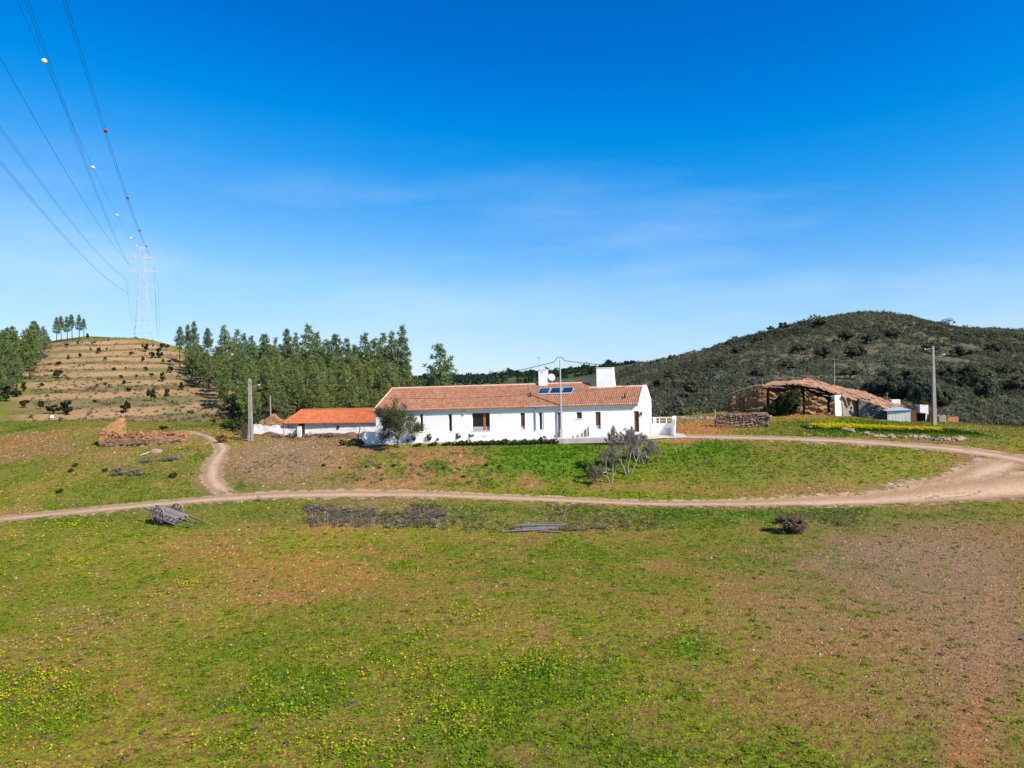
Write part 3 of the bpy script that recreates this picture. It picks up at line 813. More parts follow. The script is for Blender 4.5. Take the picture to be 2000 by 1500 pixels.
gc[dead] = np.array((0.15, 0.125, 0.095)) * RNG.uniform(0.6, 1.3, (dead.sum(), 1))
C = np.repeat(np.repeat(gc, kk, 0) * RNG.uniform(0.8, 1.2, (n * kk, 1)), 3, 0)
np_obj('meadow_weeds', V, tris(len(V) // 3), LEAF, col={'col': C}, kind='stuff')

# yellow field flowers: small discs of two triangles standing in the grass
def flower_mesh(P, r, rng=RNG):
    n = len(P)
    a = rng.uniform(0, 2 * math.pi, n); tl = rng.uniform(-0.5, 0.5, (n, 2))
    off = []
    for k in range(4):
        th = a + k * math.pi / 2
        dx, dy = np.cos(th) * r, np.sin(th) * r
        off.append(P + np.c_[dx, dy, dx * tl[:, 0] + dy * tl[:, 1]])
    return np.stack(off, 1).reshape(-1, 3)
X, Y = scatter(150000, 14, 60, p=1.0, half=0.76)
z, px_, w_, fr_ = G(X, Y, True)
cv, vg, so, fl, lu = cover_map(X, Y, z, px_, w_, fr_)
keep = (RNG.uniform(0, 1, len(X)) < np.clip(fl * 1.25 + 0.035 * (X < 6) * (0.3 + lu), 0, 0.85)) & (road_clear(X, Y) > 0.2)
P1 = np.c_[X, Y, z + RNG.uniform(0.06, 0.16, len(X))][keep]
# the bright bed beside the upper road
A_, B_ = hit(1590, 837), hit(1835, 844)
t = RNG.uniform(0, 1, 5200); dep = RNG.normal(0, 0.85, 5200)
bx = A_.x + (B_.x - A_.x) * t; by = A_.y + (B_.y - A_.y) * t + 0.8 * np.sin(t * 3.1) + dep * (1.1 - 0.6 * t)
P2 = np.c_[bx, by, G(bx, by) + RNG.uniform(0.25, 0.55, 5200)]
P3 = []
for (fx, fy, k) in ((356, 878, 60), (1425, 836, 40), (1880, 846, 60)):
    c = hit(fx, fy)
    q = RNG.normal(0, 0.6, (k, 2)) + np.array((c.x, c.y)); P3.append(np.c_[q, G(q[:, 0], q[:, 1]) + RNG.uniform(0.2, 0.5, k)])
P = np.concatenate([P1, P2] + P3)
r = (0.011 + 0.00085 * P[:, 1]) * RNG.uniform(0.55, 1.3, len(P))
V = flower_mesh(P, r)
C = np.repeat(np.array((0.70, 0.58, 0.012))[None] * RNG.uniform(0.65, 1.1, (len(P), 1)), 4, 0)
np_obj('yellow_wildflowers', V, np.arange(len(V)).reshape(-1, 4), LEAF, col={'col': C}, kind='stuff')
# their leafy stems on the bed
t = RNG.uniform(-0.06, 1.22, 5200); dep = RNG.normal(0, 0.75, 5200)
bx = A_.x + (B_.x - A_.x) * t; by = A_.y + (B_.y - A_.y) * t + 0.8 * np.sin(t * 3.1) + dep - 0.15
V, C = blades(np.c_[bx, by, G(bx, by)], np.full(5200, 0.34), np.full(5200, 0.12), np.tile((0.040, 0.095, 0.016), (5200, 1)), 4, 0.5)
np_obj('bed_greenery', V, tris(len(V) // 3), LEAF, col={'col': C}, kind='stuff')

# small stones and clods on the bare earth
X, Y = scatter(190000, 14, 100, p=1.3)
z, px_, w_, fr_ = G(X, Y, True)
cv, vg, so, fl, lu = cover_map(X, Y, z, px_, w_, fr_)
keep = RNG.uniform(0, 1, len(X)) < np.clip(1.02 - cv, 0.05, 0.9) * np.where(road_clear(X, Y) > 0, 1, 0.12)
keep &= ~(((px_ > 690) & (px_ < 1330)) & (Y > 72.5) & (Y < 90))
P = np.c_[X, Y, z][keep]; so = so[keep]
n = len(P)
sz = (0.012 + 0.00050 * P[:, 1]) * np.clip(RNG.lognormal(0, 0.42, n), 0.4, 2.2)
ang = RNG.uniform(0, 6.28, n)
ring = []
for k in range(4):
    th = ang + k * math.pi / 2
    q = RNG.uniform(0.7, 1.3, n) * sz * 1.5
    ring.append(P + np.c_[np.cos(th) * q, np.sin(th) * q, -0.02 + 0 * q])
ring.append(P + np.c_[RNG.uniform(-.4, .4, n) * sz, RNG.uniform(-.4, .4, n) * sz, sz * RNG.uniform(0.7, 1.4, n)])
V = np.stack(ring, 1).reshape(-1, 3)
b5 = np.arange(n)[:, None] * 5
T = np.concatenate([b5 + np.array([[0, 1, 4]]), b5 + np.array([[1, 2, 4]]), b5 + np.array([[2, 3, 4]]), b5 + np.array([[3, 0, 4]])])
cc = so * 1.05 * RNG.uniform(0.45, 1.55, (n, 1)); pale = RNG.uniform(0, 1, n) < 0.03
cc[pale] = np.array((0.40, 0.31, 0.23)) * RNG.uniform(0.7, 1.1, (pale.sum(), 1))
np_obj('field_pebbles', V, T, leaf_mat('pebble', 0.0), col={'col': np.repeat(cc, 5, 0)}, kind='stuff')

# ------------------------------------------------------------------ plants: builders
def rnd_unit(n, rng):
    v = rng.normal(0, 1, (n, 3)); return v / np.linalg.norm(v, axis=1)[:, None]

def leaf_tris(P, Nrm, size, rng, aspect=1.0):
    """one triangle leaf clump at every point, roughly facing Nrm"""
    n = len(P)
    a = np.cross(Nrm, rnd_unit(n, rng)); a /= np.maximum(np.linalg.norm(a, axis=1), 1e-6)[:, None]
    b = np.cross(Nrm, a)
    s = (size * rng.uniform(0.6, 1.35, n))[:, None]
    return np.stack([P - a * s * 0.5 * aspect - b * s * 0.35, P + a * s * 0.5 * aspect - b * s * 0.35, P + b * s * 0.65], 1).reshape(-1, 3)

def clumpy(nclump, nleaf, R, rng, flat=0.5, base=0.0):
    """leaf positions in clumps spread through an ellipsoid R; returns points and outward directions"""
    d = rnd_unit(nclump, rng); rad = rng.uniform(0.35, 1.0, nclump) ** 0.6
    c = d * rad[:, None] * np.array(R) * 0.80
    c[:, 2] = np.where(c[:, 2] < 0, c[:, 2] * flat, c[:, 2])
    cs = rng.uniform(0.20, 0.38, nclump)
    k = rng.integers(0, nclump, nleaf)
    o = rnd_unit(nleaf, rng) * (rng.uniform(0.2, 1, nleaf) ** 0.5)[:, None]
    P = c[k] + o * cs[k][:, None] * np.array(R)
    Nn = o + 0.6 * d[k] + rng.normal(0, 0.35, (nleaf, 3)) + np.array((0, 0, 0.35))
    Nn /= np.linalg.norm(Nn, axis=1)[:, None]
    return P + np.array((0, 0, base)), Nn, k

def tree_thing(name, trunk, crownV, crownC, bark, loc, rz=0.0, crown_name='crown', rot=None):
    root = empty(name, loc, rz)
    if trunk is not None: trunk.build('trunk', bark, root, smooth=True, off=(0, 0, 0))
    np_obj(crown_name, crownV, tris(len(crownV) // 3), LEAF, root, col={'col': crownC})
    return root

def pine(seed, h, bare, spread, shape=1.0, green=(0.060, 0.082, 0.028)):
    """maritime pine: mast, whorls of limbs, needle tufts towards the limb ends"""
    rng = np.random.default_rng(seed)
    t = MB()
    lean = rng.normal(0, 0.018 * h, 2)
    mast = lambda f: Vector((lean[0] * f * f, lean[1] * f * f, h * f))
    fs = [0, .15, .35, .6, .85, 0.985]
    t.tube([mast(f) - Vector((0, 0, 0.25 if f == 0 else 0)) for f in fs], [0.020 * h * (1 - .92 * f) for f in fs], 6)
    P = []; D = []; S = []
    nw = int(11 + h * 0.35)
    for i in range(nw):
        f = bare + (0.985 - bare) * (i / (nw - 1)) ** 0.95
        f += rng.normal(0, 0.012)
        rel = min(1.0, max(0.0, (f - bare) / (1 - bare)))
        prof = (1 - rel) ** 0.92 * (0.55 + 0.45 * min(1, rel * 3.2)) ** shape
        nb = 5 if rel < 0.8 else 4
        if rel < 0.2: nb = int(rng.integers(2, 5))
        a0 = rng.uniform(0, 6.28)
        for k in range(nb):
            a = a0 + 6.283 * k / nb + rng.normal(0, 0.25)
            if rng.uniform() < 0.08: continue
            Ln = spread * h * (prof * rng.uniform(0.5, 1.3) + 0.03)
            up = 0.15 + 0.55 * rel + rng.normal(0, 0.1)
            b0 = np.array(mast(min(f, 0.99)))
            tip = b0 + np.array((math.cos(a) * Ln, math.sin(a) * Ln, Ln * up))
            if Ln > 0.12 * h * 0.6:
                t.tube([b0, b0 * 0.45 + tip * 0.55 - np.array((0, 0, .03 * Ln)), tip], [0.006 * h * (1 - .6 * f), 0.004 * h * (1 - .6 * f), 0.0015 * h], 3, cap=False)
            m = max(2, int(1 + Ln / (0.050 * h)))
            for q in range(m):
                g = 0.38 + 0.62 * (q + rng.uniform(0.2, 1)) / m
                c = b0 + (tip - b0) * g + rng.normal(0, 0.014 * h, 3)
                P.append(c); D.append(np.array((math.cos(a), math.sin(a), 0.8))); S.append(0.058 * h * rng.uniform(0.7, 1.3) * (1.08 - 0.38 * rel))
    P = np.array(P); D = np.array(D); S = np.array(S)
    nt_ = 15
    n = len(P)
    bright = np.repeat(rng.uniform(0.75, 1.25, n), nt_)
    PP = np.repeat(P, nt_, 0); DD = np.repeat(D, nt_, 0); SS = np.repeat(S, nt_)
    d = rnd_unit(n * nt_, rng) + 0.45 * DD; d /= np.linalg.norm(d, axis=1)[:, None]
    side = np.cross(d, rnd_unit(n * nt_, rng)); side /= np.maximum(np.linalg.norm(side, axis=1), 1e-6)[:, None]
    s = SS[:, None]
    b = PP + d * s * 0.05
    V = np.stack([b + d * s * 0.2 - side * s * 0.13, b + d * s * 0.2 + side * s * 0.13, b + d * s * 1.1], 1).reshape(-1, 3)
    hue = (np.array(green)[None] * 2.85 + np.array((0.034, 0.026, 0.014))) * bright[:, None] * rng.uniform(0.8, 1.2, (n * nt_, 1))
    return t, V, np.repeat(hue, 3, 0)

PINES = []
for i in range(9):
    h = 10.0
    par = [(0.22, 0.21), (0.30, 0.20), (0.12, 0.24), (0.40, 0.18), (0.24, 0.23), (0.08, 0.25), (0.45, 0.17), (0.10, 0.22), (0.30, 0.21)][i]
    g = [(0.062, 0.082, 0.024), (0.050, 0.072, 0.026), (0.072, 0.088, 0.024), (0.054, 0.074, 0.034), (0.064, 0.084, 0.028), (0.076, 0.088, 0.022), (0.052, 0.072, 0.034), (0.058, 0.078, 0.026), (0.066, 0.08, 0.028)][i]
    tr, V, C = pine(100 + i, h, par[0], par[1], green=g)
    r = tree_thing('pine_tree', tr, V, C, BARK, (0, 0, 0))
    PINES.append([r, False])

def put_pine(kind, x, y, h, label, group, wide=1.0, rz=None):
    p = PINES[kind]
    o = p[0] if not p[1] else copy_tree(p[0])
    p[1] = True
    o.location = (x, y, gz(x, y) - 0.15)
    o.rotation_euler = (random.uniform(-.02, .02), random.uniform(-.02, .02), random.uniform(0, 6.28) if rz is None else rz)
    s = h / 10.0
    o.scale = (s * wide, s * wide, s)
    tag(o, label, 'tree', group)
    return o

def top_height(px, py_top, x, y):
    """height of a tree at (x, y) whose tip shows at row py_top"""
    return CAMZ + ray(px, py_top)[1] * y - gz(x, y)

# the wood behind the sheds: skyline trees first, then the ranks in front
SKY = [(350, 638, 205), (368, 636, 215), (380, 630, 212), (405, 641, 200), (440, 638, 185), (458, 644, 192), (475, 650, 178), (492, 655, 186), (515, 652, 172),
       (535, 660, 180), (562, 645, 165), (577, 652, 170), (604, 636, 160), (620, 650, 168), (640, 662, 158), (658, 653, 162), (675, 662, 155), (692, 672, 165),
       (713, 650, 150), (728, 660, 156), (745, 652, 150), (760, 650, 152), (785, 640, 146), (772, 665, 150), (797, 712, 140), (812, 735, 138)]
rr = random.Random(5)
spots = []
for (px, py, Yd) in SKY:
    c = at(px, py, Yd)
    h = top_height(px, py, c.x, Yd)
    wide = 0.78 if px in (350, 368, 380, 785) else 1.0
    gname = 'pines along the skyline of the wood'
    ordn = ['first', 'second', 'third', 'fourth', 'fifth', 'sixth', 'seventh', 'eighth', 'ninth', 'tenth', 'eleventh', 'twelfth', 'thirteenth', 'fourteenth', 'fifteenth', 'sixteenth', 'seventeenth', 'eighteenth', 'nineteenth', 'twentieth', 'twenty-first', 'twenty-second', 'twenty-third', 'twenty-fourth', 'twenty-fifth', 'twenty-sixth']
    lab = ordn[sorted(q[0] for q in SKY).index(px)] + ' skyline pine of the wood, counted from the terraced hill'
    if px == 785: lab = 'tall thin pine at the house end of the wood with sky showing through'
    elif px == 350: lab = 'slim pine at the outer edge of the wood, nearest the terraced hill top'
    elif px == 604: lab = 'tallest pine of the wood, rising above the middle of the orange roof'
    put_pine([0, 3, 6, 1, 4, 7, 2, 8][rr.randrange(8)] if wide == 1 else rr.choice([3, 6]), c.x, Yd, h, lab, gname, wide * rr.uniform(0.9, 1.15))
    spots.append((c.x, Yd))
def left_edge(Y): return np.interp(Y, [100, 112, 125, 150, 180, 215], [520, 470, 452, 418, 385, 345])
tries = 0; placed = 0
while placed < 215 and tries < 20000:
    tries += 1
    Yd = rr.uniform(103, 208)
    px = rr.uniform(left_edge(Yd), np.interp(Yd, [103, 150, 200], [742, 800, 790]))
    x = (px - 1000) / F * Yd
    if any((x - a) ** 2 + (Yd - b) ** 2 < (2.7 + 0.009 * Yd) ** 2 for a, b in spots): continue
    spots.append((x, Yd)); placed += 1
    h = rr.uniform(6.5, 9.5) * np.interp(Yd, [103, 125, 200], [0.62, 0.95, 1.0])
    cap = np.interp(px, [345, 440, 600, 790, 830], [668, 668, 662, 668, 740])
    h = max(3.0, min(h, top_height(px, cap + rr.uniform(0, 14), x, Yd)))
    front = Yd < 122
    put_pine(rr.choice([2, 5, 7] if front else [0, 1, 2, 4, 7, 8]), x, Yd, h,
             (('young pine at the front of the wood, ' if front else 'pine in the rear ranks of the wood, ' if Yd > 158 else 'pine in the middle of the wood, ') + ('beside the terraces' if px < 480 else 'behind the concrete utility pole' if px < 560 else 'above the ruin end of the orange roof' if px < 630 else 'above the middle of the orange roof' if px < 700 else 'towards the farmhouse')),
             'young pines at the front of the wood' if front else 'pines inside the wood', rr.uniform(1.1, 1.5) if front else rr.uniform(1.0, 1.3))

# the big lone pine just behind the farmhouse
tr, V, C = pine(321, 10.0, 0.30, 0.27, shape=0.7, green=(0.052, 0.075, 0.024))
r = tree_thing('pine_tree', tr, V, C, BARK_D, (0, 0, 0))
c = at(860, 672, 108); h = top_height(860, 672, c.x, 108)
r.location = (c.x, 108, gz(c.x, 108) - 0.2); r.scale = (h / 10 * 1.05, h / 10 * 1.05, h / 10); r.rotation_euler = (0, 0, 0.7)
tag(r, 'large lone pine with open crown just behind the tiled farmhouse roof', 'tree')
for (px, py, Yd) in ((828, 742, 118), (885, 752, 120), (842, 748, 124), (900, 756, 116), (872, 748, 128)):
    c = at(px, py, Yd)
    put_pine(rr.choice([2, 5, 7]), c.x, Yd, max(2.5, top_height(px, py, c.x, Yd)), 'low young pine at the foot of the lone pine', 'low pines below the lone pine', 1.5)

# left grove and the crest group
spots = []; placed = 0; tries = 0
while placed < 46 and tries < 4000:
    tries += 1
    Yd = rr.uniform(140, 235)
    edge = np.interp(Yd, [140, 152, 175, 205, 235], [48, 40, 62, 92, 96])
    px = rr.uniform(-130, edge)
    x = (px - 1000) / F * Yd
    if any((x - a) ** 2 + (Yd - b) ** 2 < 4.6 ** 2 for a, b in spots): continue
    spots.append((x, Yd)); placed += 1
    cap = np.interp(px, [-130, 0, 20, 45, 75, 90, 100], [640, 642, 640, 630, 619, 624, 645])
    h = min(rr.uniform(10.5, 13.5), top_height(px, cap + rr.uniform(0, 16), x, Yd))
    if Yd < 160: h = min(h, rr.uniform(7, 9.5))
    put_pine(rr.choice([0, 1, 4, 7, 8]), x, Yd, max(h, 3.5), ('low pine at the foot of the dense grove beside the terraced hill' if Yd < 160 else 'pine at the hill edge of the dense grove left of the terraces' if px > 40 else 'pine in the upper part of the dense grove left of the terraces' if Yd > 195 else 'pine in the middle of the dense grove left of the terraces'), 'pines of the grove beside the hill', rr.uniform(1.0, 1.3))
for k, (px, py) in enumerate(((110, 620), (119, 617), (131, 619), (140, 614), (154, 615), (163, 622))):
    Yd = 246 + (k * 37 % 17)
    c = at(px, py, Yd)
    put_pine([3, 6][k % 2], c.x, Yd, top_height(px, py, c.x, Yd), ['first', 'second', 'third', 'fourth'][k] + ' slender pine of the crest clump, counted from the dense grove' if k < 4 else
             ['pine with bare lower trunk at the open end of the crest clump', 'last short pine of the crest clump, towards the pylon'][k - 4], 'slender pines of the crest clump' if k < 4 else None, 0.95)

# ------------------------------------------------------------------ round trees and bushes
def oak(seed, green, nclump=16, nleaf=420, R=(0.5, 0.5, 0.5), stem=True, lsize=0.17, flat=0.6):
    rng = np.random.default_rng(seed)
    P, Nn, k = clumpy(nclump, nleaf, R, rng, flat=flat, base=0.52)
    V = leaf_tris(P, Nn, lsize, rng)
    br = rng.uniform(0.7, 1.3, nclump)[k] * rng.uniform(0.8, 1.2, nleaf)
    C = np.repeat(np.array(green)[None] * br[:, None], 3, 0)
    t = None
    if stem:
        t = MB(); t.tube([(0, 0, -0.15), (0.01, 0.01, 0.25), (0.03, 0, 0.6)], [0.045, 0.035, 0.015], 5)
        for q in range(4):
            a = rng.uniform(0, 6.28); t.tube([(0.01, 0.01, 0.22), (math.cos(a) * .25, math.sin(a) * .25, rng.uniform(.45, .7))], [0.02, 0.008], 4)
    return t, V, C
OAKS = []
for i in range(8):
    tr, V, C = oak(200 + i, [(0.038, 0.050, 0.018), (0.044, 0.056, 0.022), (0.036, 0.050, 0.024), (0.052, 0.060, 0.022), (0.040, 0.054, 0.020)][i % 5], 6 + i, 420, R=(0.42 + 0.04 * (i % 3), 0.5, 0.44 + 0.03 * (i % 4)), lsize=0.15)
    OAKS.append([tree_thing('cork_oak', tr, V, C, BARK_D, (0, 0, 0)), False])
def put_oak(kind, pos, w, h, label, group, cat='tree', name=None):
    p = OAKS[kind]; o = p[0] if not p[1] else copy_tree(p[0]); p[1] = True
    if name: o.name = name
    o.location = (pos.x, pos.y, pos.z - 0.03 * h)
    o.scale = (w, w, h); o.rotation_euler = (0, 0, random.uniform(0, 6.28))
    tag(o, label, cat, group); return o
# young cork oaks on the terraces: (x, y, w, h) of each as seen, in a 4.76x enlargement whose corner is (0, 600)
SAP = [(810, 265, 32, 60), (722, 330, 25, 55), (620, 350, 40, 35), (880, 325, 22, 20), (1010, 303, 22, 20), (920, 400, 42, 65), (845, 388, 22, 22), (993, 388, 26, 40), (1215, 425, 36, 40), (740, 450, 42, 50),
       (638, 465, 36, 40), (980, 478, 36, 35), (545, 520, 55, 40), (1355, 370, 72, 90), (1415, 440, 60, 80), (1480, 425, 76, 100), (1425, 355, 22, 25), (1510, 355, 52, 50), (1555, 365, 42, 45), (1325, 485, 42, 60),
       (1515, 497, 32, 30), (1575, 503, 42, 36), (540, 620, 92, 75), (480, 592, 26, 25), (1063, 575, 46, 40), (1355, 573, 46, 40), (1585, 580, 62, 70), (1125, 648, 46, 36), (1270, 640, 32, 30), (1410, 628, 46, 40),
       (1510, 650, 56, 90), (1765, 612, 36, 45), (390, 718, 42, 36), (1160, 695, 42, 45), (1985, 640, 62, 110), (975, 710, 42, 30), (1685, 735, 52, 75), (1200, 765, 56, 40), (1405, 815, 82, 110), (1550, 800, 56, 120),
       (880, 875, 52, 30), (1170, 925, 82, 120), (225, 895, 90, 80), (375, 905, 70, 90), (500, 945, 125, 90), (612, 935, 140, 130), (220, 740, 60, 90), (160, 800, 90, 70), (60, 820, 130, 110), (40, 760, 120, 120), (1520, 1120, 90, 40), (1990, 1060, 40, 50)]
NAMED = {(1355, 370): 'dark young oak nearest the pylon on the hill crest', (1480, 425): 'rounder dark oak right of the pylon just below the crest', (540, 620): 'broad dark oak alone on the bare side of the hill, near the pine grove',
         (1405, 815): 'tall dark oak on the lower terraces, left of a pair', (1550, 800): 'narrow tall oak on the lower terraces, right of a pair', (1170, 925): 'two-tiered dark oak at the foot of the hill, above the adobe ruin',
         (612, 935): 'biggest dark bushy oak at the foot of the hill', (500, 945): 'wide low oak touching the biggest one at the foot of the hill', (1985, 640): 'tall dark oak where the terraces meet the pine wood',
         (810, 265): 'small dark oak on the skyline of the terraced hill'}
for (x, y, w, h) in SAP:
    px, py = x / 4.762, 600 + (y + h * 0.5) / 4.762
    c = hit(px, py, 70, 330)
    m = c.y / F / 4.762
    put_oak(rr.randrange(8), c, w * m * 1.15, h * m * 1.05, NAMED.get((x, y), 'young dark cork oak on the ' + ('crest of the terraced hill' if y < 360 else 'upper terraces of the hill' if y < 520 else 'middle terraces of the hill' if y < 700 else 'lower terraces of the hill') + (', towards the pine grove' if x < 700 else ', towards the pine wood' if x > 1300 else ', midway between grove and wood')), None if (x, y) in NAMED else 'young cork oaks on the terraced hill')

# scrub hills on the right: low bushes without number, the larger trees one by one
def scrub(n, yr, pxr, smin, smax, seed, cols, nl=26, lf=0.62, rows=None):
    rng = np.random.default_rng(seed)
    Yb = (yr[0] ** 2 + rng.uniform(0, 1, n) * (yr[1] ** 2 - yr[0] ** 2)) ** 0.5
    pxb = rng.uniform(pxr[0], pxr[1], n)
    Xb = (pxb - 1000) / F * Yb
    dens = fbm(Xb, Yb, 20, 4, 161)
    k = rng.uniform(0, 1, n) < np.clip((dens - 0.22) * 2.8, 0.14, 1)
    if rows:
        pyb = topix(Xb, Yb, G(Xb, Yb))[1]
        pk = fbm(Xb, Yb, 4.5, 3, 231)
        k = (pyb > rows[0]) & (pyb < rows[1]) & (road_clear(Xb, Yb) > 0.5) & (rng.uniform(0, 1, n) < np.clip((pk - 0.42) * 6, 0.04, 1))
    Xb, Yb, pxb, dens = Xb[k], Yb[k], pxb[k], dens[k]
    n = len(Xb)
    zb = G(Xb, Yb)
    s = rng.uniform(smin, smax, n) * (0.6 + 0.9 * dens) * np.where(rng.uniform(0, 1, n) < 0.06, 1.9, 1)
    ci = np.array(cols)[rng.integers(0, len(cols), n)] * rng.uniform(0.75, 1.25, (n, 1)) * (0.45 + 1.1 * fbm(Xb, Yb, 28, 4, 171))[:, None]
    d = rnd_unit(n * nl, rng); d[:, 2] = np.abs(d[:, 2])
    o = d * rng.uniform(0.5, 1.0, (n * nl, 1))
    S = np.repeat(s, nl)
    asp = np.repeat(rng.uniform(0.5, 0.95, n), nl)
    P = np.repeat(np.c_[Xb, Yb, zb], nl, 0) + np.c_[o[:, 0] * S, o[:, 1] * S, o[:, 2] * S * asp * 1.3]
    Nn = d + rng.normal(0, 0.5, d.shape); Nn /= np.linalg.norm(Nn, axis=1)[:, None]
    V = leaf_tris(P, Nn, lf * S, rng)
    C = np.repeat(np.repeat(ci, nl, 0) * rng.uniform(0.75, 1.25, (n * nl, 1)), 3, 0)
    return V, C
SC_COLS = [(0.106, 0.112, 0.064), (0.114, 0.112, 0.072), (0.096, 0.108, 0.056), (0.122, 0.116, 0.078), (0.102, 0.114, 0.054), (0.132, 0.120, 0.084)]  # scrub greens, lightened and greyed to paint some distance haze into the colour
V1, C1 = scrub(24000, (185, 450), (1190, 2120), 0.5, 1.6, 7, SC_COLS, 34, 0.34)
V2, C2 = scrub(5200, (112, 190), (1270, 2120), 0.5, 1.3, 8, SC_COLS, 64, 0.27)
V3, C3 = scrub(1500, (560, 720), (790, 1330), 1.4, 3.0, 9, [(0.030, 0.052, 0.026), (0.036, 0.056, 0.030)], 14)
V = np.concatenate([V1, V2, V3]); C = np.concatenate([C1, C2, C3])
np_obj('hillside_scrub', V, tris(len(V) // 3), LEAF, col={'col': C}, kind='stuff')
# dry weeds and low scrub on the terraces and by the wood
V1, C1 = scrub(3000, (112, 262), (60, 480), 0.15, 0.42, 12, [(0.17, 0.14, 0.07), (0.15, 0.145, 0.065), (0.21, 0.165, 0.10), (0.11, 0.115, 0.05)], 14)
V2, C2 = scrub(900, (98, 205), (455, 840), 0.4, 1.1, 13, [(0.06, 0.062, 0.03), (0.085, 0.07, 0.04), (0.05, 0.06, 0.024)], 22)
V3, C3 = scrub(260, (84, 118), (440, 700), 0.25, 0.6, 14, [(0.13, 0.12, 0.055), (0.17, 0.13, 0.075)], 24)
V4, C4 = scrub(1500, (50, 62.5), (590, 890), 0.08, 0.26, 15, [(0.17, 0.13, 0.105), (0.20, 0.155, 0.125), (0.13, 0.13, 0.05), (0.11, 0.13, 0.035)], 24, 0.34, (986, 1032))
V5, C5 = scrub(3600, (49, 60), (900, 1700), 0.05, 0.19, 16, [(0.13, 0.125, 0.05), (0.17, 0.135, 0.09), (0.10, 0.13, 0.03)], 20, 0.36, (988, 1044))
V6, C6 = scrub(800, (62, 72), (440, 960), 0.06, 0.22, 17, [(0.16, 0.125, 0.085), (0.11, 0.125, 0.035), (0.20, 0.15, 0.09)], 18, 0.36, (866, 958))
V = np.concatenate([V1, V2, V3, V4, V5, V6]); C = np.concatenate([C1, C2, C3, C4, C5, C6])
np_obj('rough_weeds', V, tris(len(V) // 3), LEAF, col={'col': C}, kind='stuff')

HOLM = []
for i in range(4):
    tr, V, C = oak(240 + i, [(0.080, 0.090, 0.052), (0.096, 0.100, 0.066), (0.086, 0.098, 0.056), (0.106, 0.106, 0.076)][i], 13 + 3 * i, 800, R=(0.5, 0.5, 0.4 + 0.05 * i), lsize=0.11)
    HOLM.append([tree_thing('holm_oak', tr, V, C, BARK_G, (0, 0, 0)), False])
def put_holm(kind, px, pyb, w, h, label, group):
    c = hit(px, pyb, 96, 460); m = c.y / F
    p = HOLM[kind]; o = p[0] if not p[1] else copy_tree(p[0]); p[1] = True
    o.location = (c.x, c.y, c.z - 0.04 * h * m); o.scale = (w * m * 1.1, w * m * 1.1, h * m); o.rotation_euler = (0, 0, random.uniform(0, 6.28))
    tag(o, label, 'tree', group)
for (px, py, w, h) in ((1722, 790, 50, 62), (1752, 796, 58, 70), (1785, 800, 60, 80), (1812, 806, 50, 74), (1840, 806, 52, 60), (1700, 782, 40, 44), (1768, 762, 46, 44), (1735, 752, 36, 34)):
    put_holm(rr.choice([0, 2]), px, py, w, h, 'dark holm oak in the thicket behind the street lamp', 'holm oaks of the thicket behind the lamp')
for (px, py, w, h, lab) in ((1905, 760, 62, 56, 'broad holm oak with pale dead branches on the slope beyond the lamp'), (1925, 790, 46, 60, 'darker upright holm oak below the one with pale branches'),
                            (1985, 770, 46, 40, 'dark holm oak at the end of the slope beyond the lamp'), (1290, 760, 30, 26, None), (1312, 742, 36, 20, None), (1350, 772, 40, 30, None), (1330, 790, 44, 26, None)):
    put_holm(rr.randrange(4), px, py, w, h, lab or 'rounded holm oak on the hillside right of the farmhouse', None if lab else 'holm oaks on the hillside by the farmhouse')
for (px, py, w, h) in ((1440, 690, 24, 16), (1480, 668, 22, 14), (1532, 645, 24, 18), (1600, 640, 30, 20), (1650, 668, 36, 24), (1700, 672, 34, 26), (1745, 660, 34, 22), (1610, 700, 40, 28), (1560, 690, 30, 20), (1672, 700, 46, 30), (1820, 690, 34, 24), (1880, 700, 40, 26), (1940, 690, 34, 22), (1410, 720, 28, 20), (1660, 740, 40, 26), (1850, 740, 40, 30), (1965, 735, 36, 26), (1540, 725, 34, 22), (1480, 740, 30, 22), (1390, 745, 30, 20)):
    put_holm(rr.randrange(4), px, py, w, h, 'dark shrubby oak scattered over the scrub hill', 'shrubby oaks on the scrub hill')
# the skyline of the right hill
for (px, py, w, h) in ((1272, 712, 12, 12), (1285, 708, 10, 12), (1310, 702, 12, 14), (1318, 698, 10, 10), (1345, 693, 16, 10), (1420, 670, 12, 8), (1505, 644, 16, 12), (1515, 641, 14, 10), (1555, 629, 12, 10), (1240, 715, 8, 8)):
    put_holm(rr.randrange(3), px, py + 3, w, h, 'small bush on the skyline of the scrub hill', 'bushes on the scrub hill skyline')
put_holm(0, 1719, 609, 12, 9, 'tiny dark round tree on the very top of the scrub hill', None)

# ------------------------------------------------------------------ branching trees near the farmhouse
def branching(rng, base, d0, L0, r0, depth, spread, up=0.25, tw=None, shrink=(0.62, 0.85), minr=0.004, out=None, kids=(2, 4)):
    stack = [(Vector(base), Vector(d0).normalized(), L0, r0, 0)]
    while stack:
        p, d, Ln, r, k = stack.pop()
        q1 = p + d * Ln * 0.5 + Vector(rng.normal(0, 0.06 * Ln, 3)); q2 = p + d * Ln + Vector(rng.normal(0, 0.05 * Ln, 3))
        tw.tube([p, q1, q2], [r, r * 0.82, r * 0.66], 6 if k < 2 else 3, cap=False)
        if k >= depth:
            out.append((q2, (q2 - q1).normalized())); continue
        if k >= depth - 2: out.append((q2, (q2 - q1).normalized()))
        for _ in range(int(rng.integers(*kids))):
            nd = (d + Vector(rng.normal(0, spread, 3)) + Vector((0, 0, up))).normalized()
            stack.append((q2 if rng.uniform() < 0.75 else q1, nd, Ln * rng.uniform(*shrink), max(minr, r * rng.uniform(0.5, 0.7)), k + 1))

